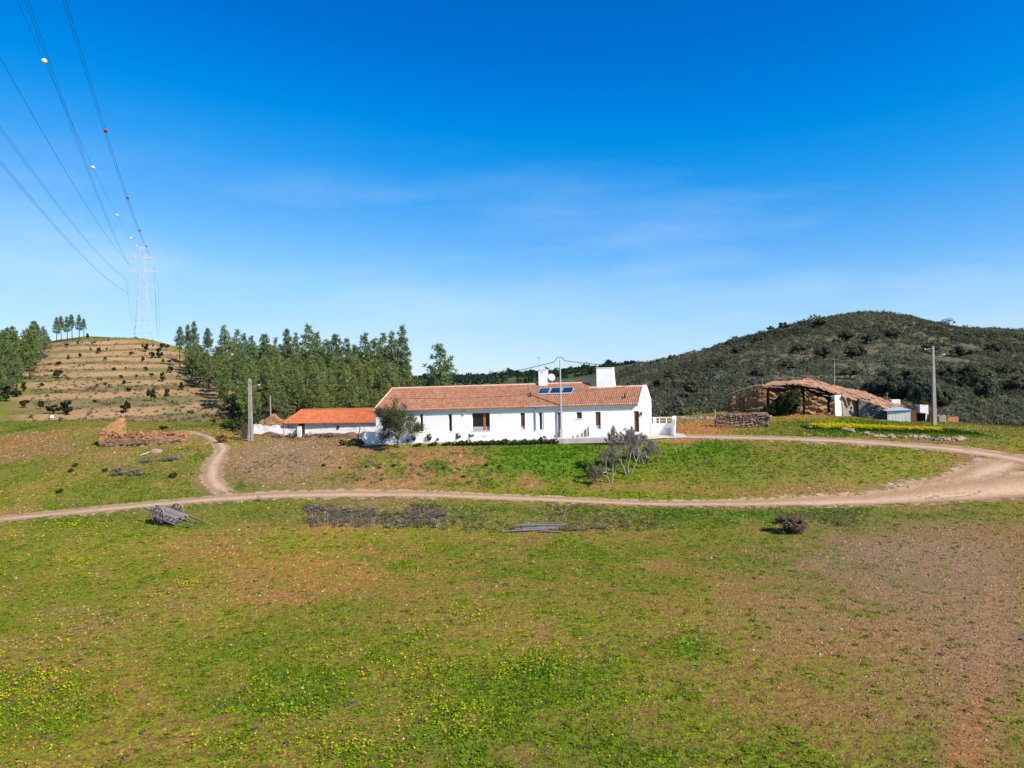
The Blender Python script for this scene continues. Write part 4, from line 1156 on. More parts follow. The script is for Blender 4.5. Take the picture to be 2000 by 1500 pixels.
# olive tree by the end of the farmhouse: several limbs from a short bole, airy grey-green crown
rng = np.random.default_rng(77)
olb = hit(779, 874)
t = MB(); tips = []
t.tube([(0, 0, -0.2), (0.03, 0, 0.35), (-0.02, 0.02, 0.75)], [0.23, 0.19, 0.17], 8)
for a, el, Ln in ((2.6, 0.9, 1.45), (0.4, 0.85, 1.35), (1.6, 1.3, 1.6), (4.0, 1.15, 1.45), (5.4, 0.95, 1.35), (3.2, 0.75, 1.3)):
    branching(rng, (-0.02, 0.02, 0.7), (math.cos(a) * math.cos(el), math.sin(a) * math.cos(el), math.sin(el)), Ln, 0.085, 3, 0.45, 0.16, t, out=tips)
tp = np.array([list(p) for p, d in tips]); td = np.array([list(d) for p, d in tips])
nl = 105
P = np.repeat(tp, nl, 0) + rng.normal(0, 0.20, (len(tp) * nl, 3)) * np.array((1.25, 1.25, 1.0)); Nn = rnd_unit(len(P), rng) + np.array((0, 0, 0.4)); Nn /= np.linalg.norm(Nn, axis=1)[:, None]
V = leaf_tris(P, Nn, 0.135, rng, 0.6)
br = np.repeat(rng.uniform(0.65, 1.3, len(tp)), nl) * rng.uniform(0.8, 1.25, len(P))
C = np.repeat(np.array((0.100, 0.118, 0.052))[None] * br[:, None], 3, 0)
mx = V[:, 2].max(); want = CAMZ + ray(779, 779)[1] * olb.y - olb.z
r = tree_thing('olive_tree', t, V, C, BARK_G, olb)
hx = np.percentile(np.abs(V[:, 0]), 97)
s = want / mx; wx = (43 / F * olb.y) / hx
r.scale = (wx * .95, wx * .95, s * 1.10)
tag(r, 'grey-green olive tree with forked limbs in front of the farmhouse end', 'tree')

def bare_tree(name, seed, px, py, top, halfw, label, stems, depth=5, bark=BARK_F, twigs=0.3, tint=(0.29, 0.245, 0.205), ntw=26):
    rng = np.random.default_rng(seed)
    c = hit(px, py)
    t = MB(); tips = []
    for (dx, dz, Ln, rr_) in stems:
        branching(rng, (dx * 0.3, 0, -0.1), (dx, rng.normal(0, .25), dz), Ln, rr_, depth, 0.52, 0.10, t, out=tips)
    tp = np.array([list(p) for p, d in tips]); td = np.array([list(d) for p, d in tips])
    n = len(tp) * ntw
    P = np.repeat(tp, ntw, 0); d = np.repeat(td, ntw, 0) + rng.normal(0, 0.6, (n, 3)); d /= np.linalg.norm(d, axis=1)[:, None]
    Ln = rng.uniform(0.5, 1.2, n)[:, None] * twigs
    sd = np.cross(d, rnd_unit(n, rng)); sd /= np.maximum(np.linalg.norm(sd, axis=1), 1e-6)[:, None]
    V = np.stack([P - sd * 0.014, P + sd * 0.014, P + d * Ln], 1).reshape(-1, 3)
    C = np.repeat(np.array(tint)[None] * rng.uniform(0.6, 1.4, (n, 1)), 3, 0)
    r = tree_thing(name, t, V, C, bark, c, crown_name='twigs')
    want = CAMZ + ray(px, top)[1] * c.y - c.z
    lo, hi = np.percentile(V[:, 0], 3), np.percentile(V[:, 0], 97)
    r.scale = (2 * halfw / F * c.y / (hi - lo),) * 2 + (want / np.percentile(V[:, 2], 99.5),)
    tag(r, label, 'tree')
    return r
bare_tree('fig_tree', 5, 1226, 926, 834, 40, 'larger leafless grey fig tree on the green bank, reaching up to the house door', [(0.1, 1, 1.1, 0.13), (0.7, 0.8, 1.0, 0.09), (-0.5, 0.9, 0.9, 0.09)], 5)
bare_tree('fig_tree', 9, 1193, 942, 872, 27, 'smaller leafless fig tree in front, with two pale crooked stems', [(-0.45, 0.9, 0.9, 0.08), (0.2, 1, 0.8, 0.07)], 4, tint=(0.32, 0.25, 0.20))
bare_tree('fig_tree', 15, 1262, 905, 850, 26, 'low twiggy grey fig suckers at the far side of the larger fig', [(0.3, 1, 0.6, 0.05), (-0.4, 0.9, 0.6, 0.05), (0.0, 1, 0.7, 0.05)], 4, ntw=12)
bare_tree('dead_tree', 21, 466, 806, 768, 28, 'fallen dark dead pine leaning at the edge of the terraces', [(-1.0, 0.5, 1.4, 0.12), (-0.6, 0.8, 1.0, 0.08)], 4, bark=BARK_D, tint=(0.05, 0.042, 0.036))
bare_tree('bare_tree', 33, 1855, 634, 620, 9, 'lone bare tree on the far slope of the scrub hill skyline', [(0.05, 1, 1.2, 0.12)], 4, bark=BARK_D, tint=(0.05, 0.045, 0.04), twigs=0.6)

# ------------------------------------------------------------------ shrubs
SHRUBS = {}
def shrub(kind, px, pyb, w, h, label, group=None, name='shrub', depth=1.0, sink=0.04, Ylo=15, seed=None, pos=None):
    key = kind
    if key not in SHRUBS:
        cfg = {'green': ((0.050, 0.072, 0.026), 15, 520, 0.13), 'rosemary': ((0.070, 0.075, 0.042), 14, 520, 0.12), 'dark': ((0.036, 0.050, 0.020), 22, 1500, 0.075), 'yellow': ((0.30, 0.27, 0.018), 14, 480, 0.14),
               'heather': ((0.215, 0.17, 0.14), 34, 520, 0.055), 'rust': ((0.22, 0.080, 0.034), 26, 1500, 0.06), 'bramble': ((0.15, 0.105, 0.08), 30, 1900, 0.055), 'spiky': ((0.085, 0.10, 0.035), 12, 520, 0.13), 'grey': ((0.21, 0.18, 0.145), 20, 420, 0.09)}[kind]
        tr, V, C = oak(900 + len(SHRUBS), cfg[0], cfg[1], cfg[2], (0.5, 0.5, 0.5), True, cfg[3], flat=0.9)
        C = C * 1.15
        rng = np.random.default_rng(3)
        SHRUBS[key] = [tree_thing(name, tr, V, C, BARK_D, (0, 0, 0), crown_name='foliage'), False, tr]
    p = SHRUBS[key]
    o = p[0] if not p[1] else copy_tree(p[0]); p[1] = True
    o.name = name
    for ch in o.children:
        if ch.name.startswith('trunk'): ch.name = 'stem'
    c = pos or hit(px, pyb, Ylo)
    m = c.y / F
    o.location = (c.x, c.y + w * m * 0.3 * depth, c.z - sink * h * m); o.scale = (w * m, w * m * depth, h * m)
    o.rotation_euler = (0, 0, 0)
    tag(o, label, 'shrub', group)
    return o
shrub('dark', 1541, 806, 64, 76, 'dark green round bush growing against the ruined earth house', name='wild_olive_bush', sink=0.22, pos=at(1546, 806, 95.5))
shrub('dark', 1508, 812, 40, 34, 'low dark thicket beside the round bush at the ruin', name='thicket', sink=0.25, pos=at(1510, 812, 96.2))
shrub('yellow', 721, 852, 22, 34, 'bright yellow-green bush between the shed and the white house wall', name='mimosa_bush', Ylo=70)
shrub('rust', 429, 866, 26, 19, 'heap-shaped rusty red dry bush beside the farm track', name='dry_bush')
shrub('bramble', 1552, 1046, 82, 40, 'brown leafless bramble bush at the field edge below the road', name='bramble_bush')
hr = random.Random(8)
for k in range(46):
    px = hr.uniform(598, 868); f = (px - 598) / 270
    py = hr.gauss(1004 + 14 * f, 11)
    if 690 < px < 790 and py < 1004 and hr.random() < 0.8: continue
    w = hr.uniform(18, 44)
    shrub('heather' if hr.random() < .75 else 'grey', px, py, w, w * hr.uniform(0.18, 0.34), 'dull purple-brown dry heather in the patch below the road', 'heather patch below the road', name='heather', depth=hr.uniform(.6, 1.1))
for (px, py, w, h, lab) in ((868, 1010, 24, 16, 'small dark heather right of the bare tan bank'), (905, 1012, 22, 12, 'low heather tuft past the bare tan bank'), (505, 980, 12, 14, 'thin dry weed on the near edge of the road'),
                            (335, 934, 18, 12, 'small dark cushion shrub on the left meadow, nearest the track'), (144, 913, 12, 9, 'small dark shrub on the left meadow, upper of a pair'), (136, 923, 11, 9, 'small dark shrub on the left meadow, lower of a pair'), (113, 964, 15, 10, 'small dark cushion shrub on the left meadow near the road'), (203, 922, 11, 8, 'small dark shrub beside the pale dry weeds')):
    shrub('green' if px < 400 else 'heather', px, py, w, h, lab, name='low_shrub')
shrub('grey', 228, 930, 42, 18, 'patch of pale grey dry weeds on the left meadow', name='dry_weeds', depth=0.6)
shrub('grey', 262, 930, 46, 14, 'brownish end of the dry weeds on the left meadow', name='dry_weeds', depth=0.6)
shrub('heather', 330, 902, 60, 18, 'dark heap of purple-grey cut brush before the adobe ruin', name='brush_pile', depth=0.5)
shrub('heather', 285, 905, 44, 14, 'flatter end of the cut brush heap before the adobe ruin', name='brush_pile', depth=0.5)
for (px, py, w, h) in ((808, 862, 12, 12), (838, 861, 15, 14), (855, 861, 8, 6), (895, 859, 14, 14), (919, 858, 18, 15), (946, 857, 16, 12), (796, 863, 8, 6)):
    shrub('rosemary', px, py, w, h, 'clipped rosemary bush against the white farmhouse wall', 'rosemary bushes along the farmhouse wall', name='rosemary_bush', pos=at(px, py, 75.2))
for (px, py, w, h) in ((815, 869, 20, 8), (845, 869, 22, 9), (872, 869, 22, 9), (898, 868, 20, 12), (915, 869, 18, 13), (935, 867, 22, 11), (958, 867, 22, 12), (983, 867, 24, 15), (1003, 866, 16, 13), (1022, 866, 18, 14), (1040, 866, 18, 12), (1062, 866, 24, 17), (1086, 866, 18, 13), (888, 868, 16, 9), (907, 868, 16, 10), (925, 868, 16, 9), (947, 868, 16, 10), (970, 868, 18, 11), (993, 867, 16, 10), (1013, 867, 16, 10), (1031, 867, 16, 10), (1051, 867, 16, 11), (1075, 867, 16, 12)):
    shrub('green' if px % 3 else 'rosemary', px, py, w, h, 'low dark green shrub in the hedge row along the house terrace', 'hedge row below the house terrace', name='hedge_shrub', pos=Vector((at(px, py, 73.4 - 1.2 * (px - 800) / 300).x, 73.4 - 1.2 * (px - 800) / 300, gz(at(px, py, 73.4).x, 73.4 - 1.2 * (px - 800) / 300))))
for (px, py, w, h) in ((668, 871, 24, 14), (685, 872, 24, 14), (703, 872, 22, 13)):
    shrub('spiky', px, py, w, h, 'yellow-green clump at the end of the low garden wall', 'yellow-green clumps by the garden wall', name='grass_clump')
for (px, py, w, h) in ((768, 912, 9, 7), (715, 914, 8, 6), (740, 916, 8, 6), (664, 916, 7, 6), (950, 912, 9, 8), (975, 914, 9, 7), (866, 916, 8, 6), (905, 934, 11, 6), (632, 912, 10, 8)):
    shrub('dark', px, py, w, h, 'small planted shrub in the rows on the house bank', 'planted shrubs on the house bank', name='planted_shrub')
for (px, py, w, h) in ((455, 842, 36, 22), (470, 835, 40, 26), (440, 838, 30, 18), (498, 842, 26, 30)):
    shrub('green', px, py, w, h, 'grey-green thicket bush behind the left utility pole', 'thicket behind the left utility pole', name='thicket_bush', Ylo=90)
for (px, py, w, h) in ((1120, 1038, 60, 14), (1085, 1030, 40, 12), (1175, 1034, 40, 12)):
    shrub('heather', px, py, w, h, 'thin brown weeds behind the pile of beams', 'brown weeds behind the beam pile', name='dry_weed', depth=0.5)

# ------------------------------------------------------------------ the white farmhouse
A0 = at(735, 866, 76.0); B0 = at(1256, 849, 74.0)
HL = math.hypot(B0.x - A0.x, B0.y - A0.y)
e1 = Vector(((B0.x - A0.x) / HL, (B0.y - A0.y) / HL, 0)); e2 = Vector((0.335, 0.942, 0))
FLOOR0, FLOOR1 = A0.z - 0.1, B0.z - 0.1
def Hm(s, t, z): return Vector((A0.x + e1.x * s + e2.x * t, A0.y + e1.y * s + e2.y * t, z))
def on_facade(px, py, t=0.0):
    """facade coordinate (along, height) of a photograph pixel"""
    a, b = ray(px, py)
    O = Hm(0, t, 0)
    # O + e1 s = (aY, Y)
    det = e1.x * 1 - e1.y * a
    s = (a * O.y - O.x) / det
    Y = O.y + e1.y * s
    return s, CAMZ + b * Y
EAVE0 = on_facade(740, 800)[1]; EAVE1 = on_facade(1250, 786)[1]
def eave(s): return EAVE0 + (EAVE1 - EAVE0) * s / HL
SLOPE = 0.545
TR = 3.95                  # eave line to main ridge
TL = 2.95                  # to the lower ridge of the right end
SM = on_facade(1152, 748, TR)[0]
def ridge_z(s, tr): return eave(s) + SLOPE * tr
DEP = 7.9; DEPL = 5.9
house = empty('white_farmhouse', Hm(HL / 2, 0, (FLOOR0 + FLOOR1) / 2))
tag(house, 'long whitewashed farmhouse with weathered clay tile roof and two white chimneys', 'house')

# openings: px left, px right, row top, row bottom, kind
OPEN = [(744.5, 754, 812, 842, 'win'), (819.5, 826.5, 809, 843, 'win'), (875, 883, 809, 842, 'win'), (921, 957, 807, 841, 'big'), (1016, 1025.5, 806.5, 838, 'shut'),
        (1051, 1062, 805, 840, 'glassdoor'), (1088.5, 1098.5, 805.5, 852, 'door'), (1125.5, 1136.5, 805, 817.5, 'small'), (1162.5, 1173.5, 804.5, 838, 'shut2'), (1238, 1249, 803, 843.5, 'door')]
OP = []
for (a, b, c, d, k) in OPEN:
    s0, z1 = on_facade(a, c); s1, z0 = on_facade(b, d)
    OP.append((s0, s1, z0, z1, k))
zlo = min(FLOOR0, FLOOR1) - 0.5
WT = 0.5
mb = MB()
sb = sorted({0.0, HL} | {o[0] for o in OP} | {o[1] for o in OP})
for s0, s1 in zip(sb[:-1], sb[1:]):
    o = [o for o in OP if o[0] <= s0 + 1e-6 and o[1] >= s1 - 1e-6]
    def topz(s): return eave(s) + 0.02
    if o:
        _, _, z0, z1, k = o[0]
        mb.hexa([Hm(s0, 0, zlo), Hm(s1, 0, zlo), Hm(s1, WT, zlo), Hm(s0, WT, zlo), Hm(s0, 0, z0), Hm(s1, 0, z0), Hm(s1, WT, z0), Hm(s0, WT, z0)])
        mb.hexa([Hm(s0, 0, z1), Hm(s1, 0, z1), Hm(s1, WT, z1), Hm(s0, WT, z1), Hm(s0, 0, topz(s0)), Hm(s1, 0, topz(s1)), Hm(s1, WT, topz(s1)), Hm(s0, WT, topz(s0))])
    else:
        mb.hexa([Hm(s0, 0, zlo), Hm(s1, 0, zlo), Hm(s1, WT, zlo), Hm(s0, WT, zlo), Hm(s0, 0, topz(s0)), Hm(s1, 0, topz(s1)), Hm(s1, WT, topz(s1)), Hm(s0, WT, topz(s0))])
def gable(mb, s0, s1, dep, tr, lift=0.0, t0=WT + 0.002):
    """end wall: pentagon slab between s0 and s1"""
    def prof(s):
        k = (ridge_z(s, tr) - eave(s)) / tr
        return [(t0, zlo), (dep, zlo), (dep, eave(s) + lift), (tr, ridge_z(s, tr) + lift), (t0, eave(s) + k * t0 + lift)]
    p0 = [Hm(s0, t, z) for t, z in prof(s0)]; p1 = [Hm(s1, t, z) for t, z in prof(s1)]
    mb.face(p0[::-1]); mb.face(p1)
    for i in range(5):
        j = (i + 1) % 5; mb.face([p0[i], p0[j], p1[j], p1[i]])
gable(mb, 0.0, 0.45, DEP, TR, -0.02)
gable(mb, SM - 0.45, SM - 0.05, DEP, TR, -0.02)
# rear walls
mb.hexa([Hm(0.46, DEP - 0.4, zlo), Hm(SM - 0.46, DEP - 0.4, zlo), Hm(SM - 0.46, DEP, zlo), Hm(0.46, DEP, zlo), Hm(0.46, DEP - 0.4, EAVE0), Hm(SM - 0.46, DEP - 0.4, EAVE0), Hm(SM - 0.46, DEP, EAVE0), Hm(0.46, DEP, EAVE0)])
mb.hexa([Hm(SM, DEPL - 0.4, zlo), Hm(HL - 0.45, DEPL - 0.4, zlo), Hm(HL - 0.45, DEPL, zlo), Hm(SM, DEPL, zlo), Hm(SM, DEPL - 0.4, EAVE1), Hm(HL - 0.45, DEPL - 0.4, EAVE1), Hm(HL - 0.45, DEPL, EAVE1), Hm(SM, DEPL, EAVE1)])
mb.build('wall', WHITE, house)
# right end gable with its raised coping, standing proud of the tiles
mb = MB(); gable(mb, HL - 0.40, HL + 0.003, DEPL + 0.15, TL, 0.20, t0=0.003)
mb.build('gable_wall', WHITE, house)
# cornice under the eave
mb = MB()
for s0, s1 in ((0.0, HL / 2), (HL / 2 + 0.002, HL - 0.41)):
    for (o, h0, h1) in ((-0.10, -0.26, -0.14), (-0.20, -0.138, -0.03)):
        mb.hexa([Hm(s0, o, eave(s0) + h0), Hm(s1, o, eave(s1) + h0), Hm(s1, -0.003, eave(s1) + h0), Hm(s0, -0.003, eave(s0) + h0), Hm(s0, o, eave(s0) + h1), Hm(s1, o, eave(s1) + h1), Hm(s1, -0.003, eave(s1) + h1), Hm(s0, -0.003, eave(s0) + h1)])
mb.build('cornice', WHITE2, house)
# dark base line
mb = MB()
mb.hexa([Hm(0, -0.03, zlo), Hm(HL, -0.03, zlo), Hm(HL, -0.002, zlo), Hm(0, -0.002, zlo), Hm(0, -0.03, FLOOR0 + 0.12), Hm(HL, -0.03, FLOOR1 + 0.12), Hm(HL, -0.002, FLOOR1 + 0.12), Hm(0, -0.002, FLOOR0 + 0.12)])
mb.build('plinth', GREYPIPE, house)

def barrel_roof(fn, s0, s1, t0, t1, pitch=0.215, row=0.42, rng=None, hgt=0.065, jit=0.012, holes=0.0, edge=0.0):
    """rows of barrel tiles: fn(s, t) -> point on the roof plane; every tile a small arched sheet of its own"""
    rng = rng or random.Random(4)
    mb = MB()
    nc = max(1, int(round((s1 - s0) / pitch))); pit = (s1 - s0) / nc
    nr = max(1, int(round(abs(t1 - t0) / row))); rw = (t1 - t0) / nr
    for c in range(nc):
        for r in range(nr):
            if holes and rng.random() < holes + (edge if c < 4 else 0): continue
            mb.tint = min(1, max(0, rng.gauss(0.5, 0.22)))
            sa = s0 + c * pit; ta = t0 + r * rw - rw * 0.10; tb = t0 + (r + 1) * rw
            j = rng.uniform(-jit, jit)
            lo = []; hi = []
            for k, (f, hh) in enumerate(((0.0, -0.02), (0.16, 0.6), (0.5, 1.0), (0.84, 0.6), (1.0, -0.02))):
                s = sa + pit * (f * 0.98 + 0.01) + j
                lo.append(fn(s, ta) + Vector((0, 0, 0.045 + hgt * hh + j)))
                hi.append(fn(s, tb) + Vector((0, 0, 0.018 + hgt * hh * 0.85 + j)))
            n = mb.add(lo + hi)
            for k in range(4): mb.q.append((n + k, n + k + 1, n + 6 + k, n + 5 + k))
            m0 = mb.add([lo[0] - Vector((0, 0, 0.05)), lo[4] - Vector((0, 0, 0.05))])
            mb.t.append((m0, n + 2, n)); mb.q.append((m0, m0 + 1, n + 4, n + 2))
    return mb
def fr_main(s, t): return Hm(s, t, eave(s) + SLOPE * t)
def bk_main(s, t): return Hm(s, t, eave(s) + SLOPE * TR - SLOPE * (t - TR))
def bk_low(s, t): return Hm(s, t, eave(s) + SLOPE * TL - SLOPE * (t - TL))
mb = barrel_roof(fr_main, -0.12, SM, -0.34, TR); m2 = barrel_roof(fr_main, SM + 0.01, HL - 0.41, -0.34, TL, rng=random.Random(9))
m3 = barrel_roof(bk_main, -0.12, SM, DEP + 0.3, TR, pitch=0.3, row=0.8, rng=random.Random(2)); m4 = barrel_roof(bk_low, SM + 0.01, HL - 0.41, DEPL + 0.1, TL, pitch=0.3, row=0.8)
for q in (m2, m3, m4):
    n = len(mb.v); mb.v += q.v; mb.c += q.c
    mb.q += [tuple(i + n for i in f) for f in q.q]; mb.t += [tuple(i + n for i in f) for f in q.t]
roof = mb.build('roof_tiles', TILE, house, kind='stuff')
# roof deck under the tiles, so that no light passes
mb = MB()
for (a, b, d, tr, fb) in ((-0.10, SM, DEP, TR, bk_main), (SM + 0.002, HL - 0.405, DEPL, TL, bk_low)):
    mb.face([fr_main(a, -0.30), fr_main(b, -0.30), fr_main(b, tr), fr_main(a, tr)])
    mb.face([fb(a, d + 0.25), fb(a, tr), fb(b, tr), fb(b, d + 0.25)])
mb.build('roof_deck', TILE, house)
mb = MB()
def ridge_row(mb, s0, s1, tr, n):
    for k in range(n):
        a = s0 + (s1 - s0) * k / n; b = s0 + (s1 - s0) * (k + 1.06) / n
        mb.tube([Hm(a, tr, ridge_z(a, tr) + 0.04), Hm(b, tr, ridge_z(b, tr) + 0.06)], [0.145, 0.125], 8)
ridge_row(mb, -0.14, SM, TR, 46); ridge_row(mb, SM + 0.1, HL - 0.42, TL, 13)
mb.build('ridge_tiles', RIDGE, house)
mb = MB()
for s in (-0.16, ):
    mb.tube([Hm(s, -0.34, eave(s) - SLOPE * 0.34 + 0.07), Hm(s, TR, ridge_z(s, TR) + 0.05)], 0.09, 6)
mb.build('verge_tiles', RIDGE, house)
# windows and doors
def rect(mb, s0, s1, z0, z1, t0, t1):
    mb.hexa([Hm(s0, t0, z0), Hm(s1, t0, z0), Hm(s1, t1, z0), Hm(s0, t1, z0), Hm(s0, t0, z1), Hm(s1, t0, z1), Hm(s1, t1, z1), Hm(s0, t1, z1)])
def framed(name, s0, s1, z0, z1, t, fm, pm, fw=0.06, mull=None, parts=None):
    f = MB()
    rect(f, s0, s0 + fw, z0, z1, t, t + 0.07); rect(f, s1 - fw, s1, z0, z1, t, t + 0.07)
    rect(f, s0 + fw, s1 - fw, z1 - fw, z1, t, t + 0.07); rect(f, s0 + fw, s1 - fw, z0, z0 + fw, t, t + 0.07)
    fo = f.build(name, fm, house)
    p = MB(); rect(p, s0 + fw, s1 - fw, z0 + fw, z1 - fw, t + 0.03, t + 0.05); p.build('pane', pm, fo)
    return fo
for i, (s0, s1, z0, z1, k) in enumerate(OP):
    e = 0.004
    if k == 'win':
        w = framed('window', s0 + e, s1 - e, z0 + e, z1 - e, 0.30, WOOD, GLASS, 0.05)
    elif k == 'big':
        w = framed('window', s0 + e, s1 - e, z0 + e, z1 - e, 0.24, WOOD, GLASS, 0.07)
        mm = MB(); c = s0 + (s1 - s0) * 0.60; rect(mm, c, c + 0.24, z0 + 0.07, z1 - 0.07, 0.20, 0.30); mm.build('mullion', WOOD_OR, w)
        mm = MB(); rect(mm, s0 + 0.08, c - 0.01, z0 + 0.08, z0 + 0.42, 0.235, 0.26); rect(mm, c + 0.25, s1 - 0.08, z0 + 0.08, z0 + 0.42, 0.235, 0.26); mm.build('lower_panel', GREYPIPE, w)
    elif k in ('shut', 'shut2'):
        f = MB(); rect(f, s0 + e, s1 - e, z0 + (0.32 if k == 'shut' else 0.42), z1 - e, 0.14, 0.2)
        w = f.build('shutter', WOOD, house); tag(w, 'brown wooden shutter')
        p = MB(); rect(p, s0 + e, s1 - e, z0 + e, z0 + (0.31 if k == 'shut' else 0.41), 0.18, 0.21); p.build('lower_panel', GREYPIPE, w)
        p = MB(); rect(p, (s0 + s1) / 2 - 0.015, (s0 + s1) / 2 + 0.015, z0 + 0.45, z1 - 0.05, 0.125, 0.139); p.build('batten', WOOD, w)
    elif k == 'glassdoor':
        w = framed('glass_door', s0 + e, s1 - 0.18, z0 + e, z1 - e, 0.24, WHITE2, GLASS, 0.07)
        mm = MB(); rect(mm, s1 - 0.17, s1 - e, z0 + e, z1 - e, 0.06, 0.12); mm.build('open_leaf', WHITE2, w)
    elif k == 'small':
        w = framed('small_window', s0 + e, s1 - e, z0 + e, z1 - e, 0.18, WOOD, WOOD, 0.05)
    else:
        f = MB(); rect(f, s0 + e, s1 - e, z0 + e, z1 - e, 0.16, 0.22); w = f.build('door', WOOD, house); tag(w, 'brown wooden plank door')
        p = MB()
        for q in range(1, 4):
            c = s0 + (s1 - s0) * q / 4; rect(p, c - 0.012, c + 0.012, z0 + 0.05, z1 - 0.05, 0.150, 0.159)
        p.build('batten', WOOD, w)
        p = MB(); rect(p, s1 - 0.12, s1 - 0.07, z0 + 0.95, z0 + 1.1, 0.11, 0.149); p.build('handle', BLACK, w)
# white sills
for (s0, s1, z0, z1, k) in OP:
    if k in ('win', 'shut', 'shut2', 'small', 'big'):
        mb = MB(); rect(mb, s0 - 0.05, s1 + 0.05, z0 - 0.06, z0 - 0.002, -0.05, 0.12); mb.build('sill', WHITE2, house)
# chimneys
def chimney(s, tr, w, d, ztop, flare=0.0, vents=False):
    mb = MB(); zr = ridge_z(s, tr)
    zb = zr - 0.9
    mb.hexa([Hm(s - w / 2, tr - d / 2, zb), Hm(s + w / 2 + flare, tr - d / 2, zb), Hm(s + w / 2 + flare, tr + d / 2, zb), Hm(s - w / 2, tr + d / 2, zb)] +
            [Hm(s - w / 2, tr - d / 2, ztop), Hm(s + w / 2, tr - d / 2, ztop), Hm(s + w / 2, tr + d / 2, ztop), Hm(s - w / 2, tr + d / 2, ztop)])
    ch = mb.build('chimney', WHITE, house)
    mb = MB(); rect(mb, s - w / 2 - 0.04, s + w / 2 + 0.04, ztop + 0.002, ztop + 0.07, tr - d / 2 - 0.04, tr + d / 2 + 0.04); mb.build('cap', WHITE2, ch)
    if vents:
        mb = MB(); rect(mb, s - 0.10, s + 0.02, ztop - 0.33, ztop - 0.18, tr - d / 2 - 0.006, tr - d / 2 + 0.05); mb.build('vent_hole', BLACK, ch)
    return ch
sc_, zt = on_facade(1061, 723, TR); chimney(sc_, TR, 0.86, 0.7, zt, vents=True)
sc_, zt = on_facade(1182, 719, TL + 0.35); chimney(sc_, TL + 0.35, 1.72, 0.95, zt, flare=0.22)
# satellite dish beside the small chimney, antenna mast in front of it
sd, zd = on_facade(1077, 737, TR + 0.1)
c = Hm(sd, TR + 0.1, zd)
mb = MB(); rings = []
fdir = Vector((0.25, -0.9, 0.30)).normalized(); ax = fdir.orthogonal().normalized(); ay = fdir.cross(ax)
for (rr_, dp) in ((0.02, 0), (0.2, 0.02), (0.40, 0.10)):
    rings.append(mb.add([c + (ax * math.cos(k * .5236) + ay * math.sin(k * .5236)) * rr_ + fdir * dp for k in range(12)]))
for i in range(2):
    for k in range(12):
        k2 = (k + 1) % 12; mb.q.append((rings[i] + k, rings[i] + k2, rings[i + 1] + k2, rings[i + 1] + k))
dish = mb.build('satellite_dish', WHITE2, house)
mb = MB(); mb.tube([c - fdir * 0.02, Hm(sd + 0.05, TR + 0.25, zd - 0.1), Hm(sd + 0.05, TR + 0.25, ridge_z(sd, TR) - 0.2)], 0.025, 5); mb.tube([c + ay * 0.3, c + fdir * 0.45], 0.012, 4); mb.build('bracket', STEEL, dish)
sa, za = on_facade(1052.5, 697, TR - 0.2)
mb = MB(); mb.tube([Hm(sa, TR - 0.2, ridge_z(sa, TR) - 0.1), Hm(sa, TR - 0.2, za)], 0.022, 5)
for k in range(5):
    mb.tube([Hm(sa - 0.28 + 0.03 * k, TR - 0.2, za - 0.06 - 0.0 * k) + e2 * (0.14 * (k - 2)), Hm(sa + 0.28 - 0.03 * k, TR - 0.2, za - 0.06) + e2 * (0.14 * (k - 2))], 0.008, 4)
mb.tube([Hm(sa, TR - 0.55, za - 0.06), Hm(sa, TR + 0.15, za - 0.06)], 0.010, 4)
mb.build('antenna_mast', STEEL, house)
# three solar panels on the front slope
q0 = on_facade(1049, 772, 1.2); 
def roof_st(px, py):
    """roof plane coordinates of a pixel on the front slope"""
    lo, hi = -0.3, TR
    for _ in range(40):
        m = (lo + hi) / 2; s, z = on_facade(px, py, m)
        if z > eave(s) + SLOPE * m: lo = m
        else: hi = m
    return on_facade(px, py, lo)[0], lo
sL, tB = roof_st(1049.5, 772.5); sR, _ = roof_st(1117, 770.5); sT, tT = roof_st(1055.5, 761.5)
npan = 3; gap = 0.10; pw = (sR - sL - gap * (npan - 1)) / npan
up = Vector((0, 0, 1))
for k in range(npan):
    a = sL + k * (pw + gap); b = a + pw
    def pp(s, t, h): return fr_main(s, t) + up * h
    mb = MB(); mb.hexa([pp(a, tB, 0.12), pp(b, tB, 0.12), pp(b, tT, 0.12), pp(a, tT, 0.12), pp(a, tB, 0.20), pp(b, tB, 0.20), pp(b, tT, 0.20), pp(a, tT, 0.20)])
    po = mb.build('solar_panel', ALU, house)
    mb = MB(); mb.hexa([pp(a + .05, tB + .05, 0.19), pp(b - .05, tB + .05, 0.19), pp(b - .05, tT - .05, 0.19), pp(a + .05, tT - .05, 0.19), pp(a + .05, tB + .05, 0.21), pp(b - .05, tB + .05, 0.21), pp(b - .05, tT - .05, 0.21), pp(a + .05, tT - .05, 0.21)])
    mb.build('collector_glass', SOLAR, po)
# two black vent pipes, downpipe, wall lamps
for (px, py, h) in ((1036, 776, 0.50), (1220.5, 779, 0.60)):
    s, t = roof_st(px, py); mb = MB(); p = fr_main(s, t); mb.tube([p, p + up * h], 0.075, 7); mb.tube([p + up * h, p + up * (h + 0.02)], 0.11, 7); mb.box(p.x - .25, p.x - .05, p.y - .02, p.y + .25, p.z + .04, p.z + .14)
    mb.build('vent_pipe', BLACK, house)
s, z = on_facade(1047, 840); mb = MB()
mb.tube([Hm(s + 0.35, -0.36, eave(s) - 0.14), Hm(s, -0.32, eave(s) - 0.18), Hm(s, -0.10, eave(s) - 0.35), Hm(s, -0.10, z)], 0.055, 7)
mb.tube([Hm(s - 0.5, -0.38, eave(s) - 0.12), Hm(s + 1.2, -0.38, eave(s) - 0.13)], 0.05, 6)
mb.build('downpipe', GREYPIPE, house)
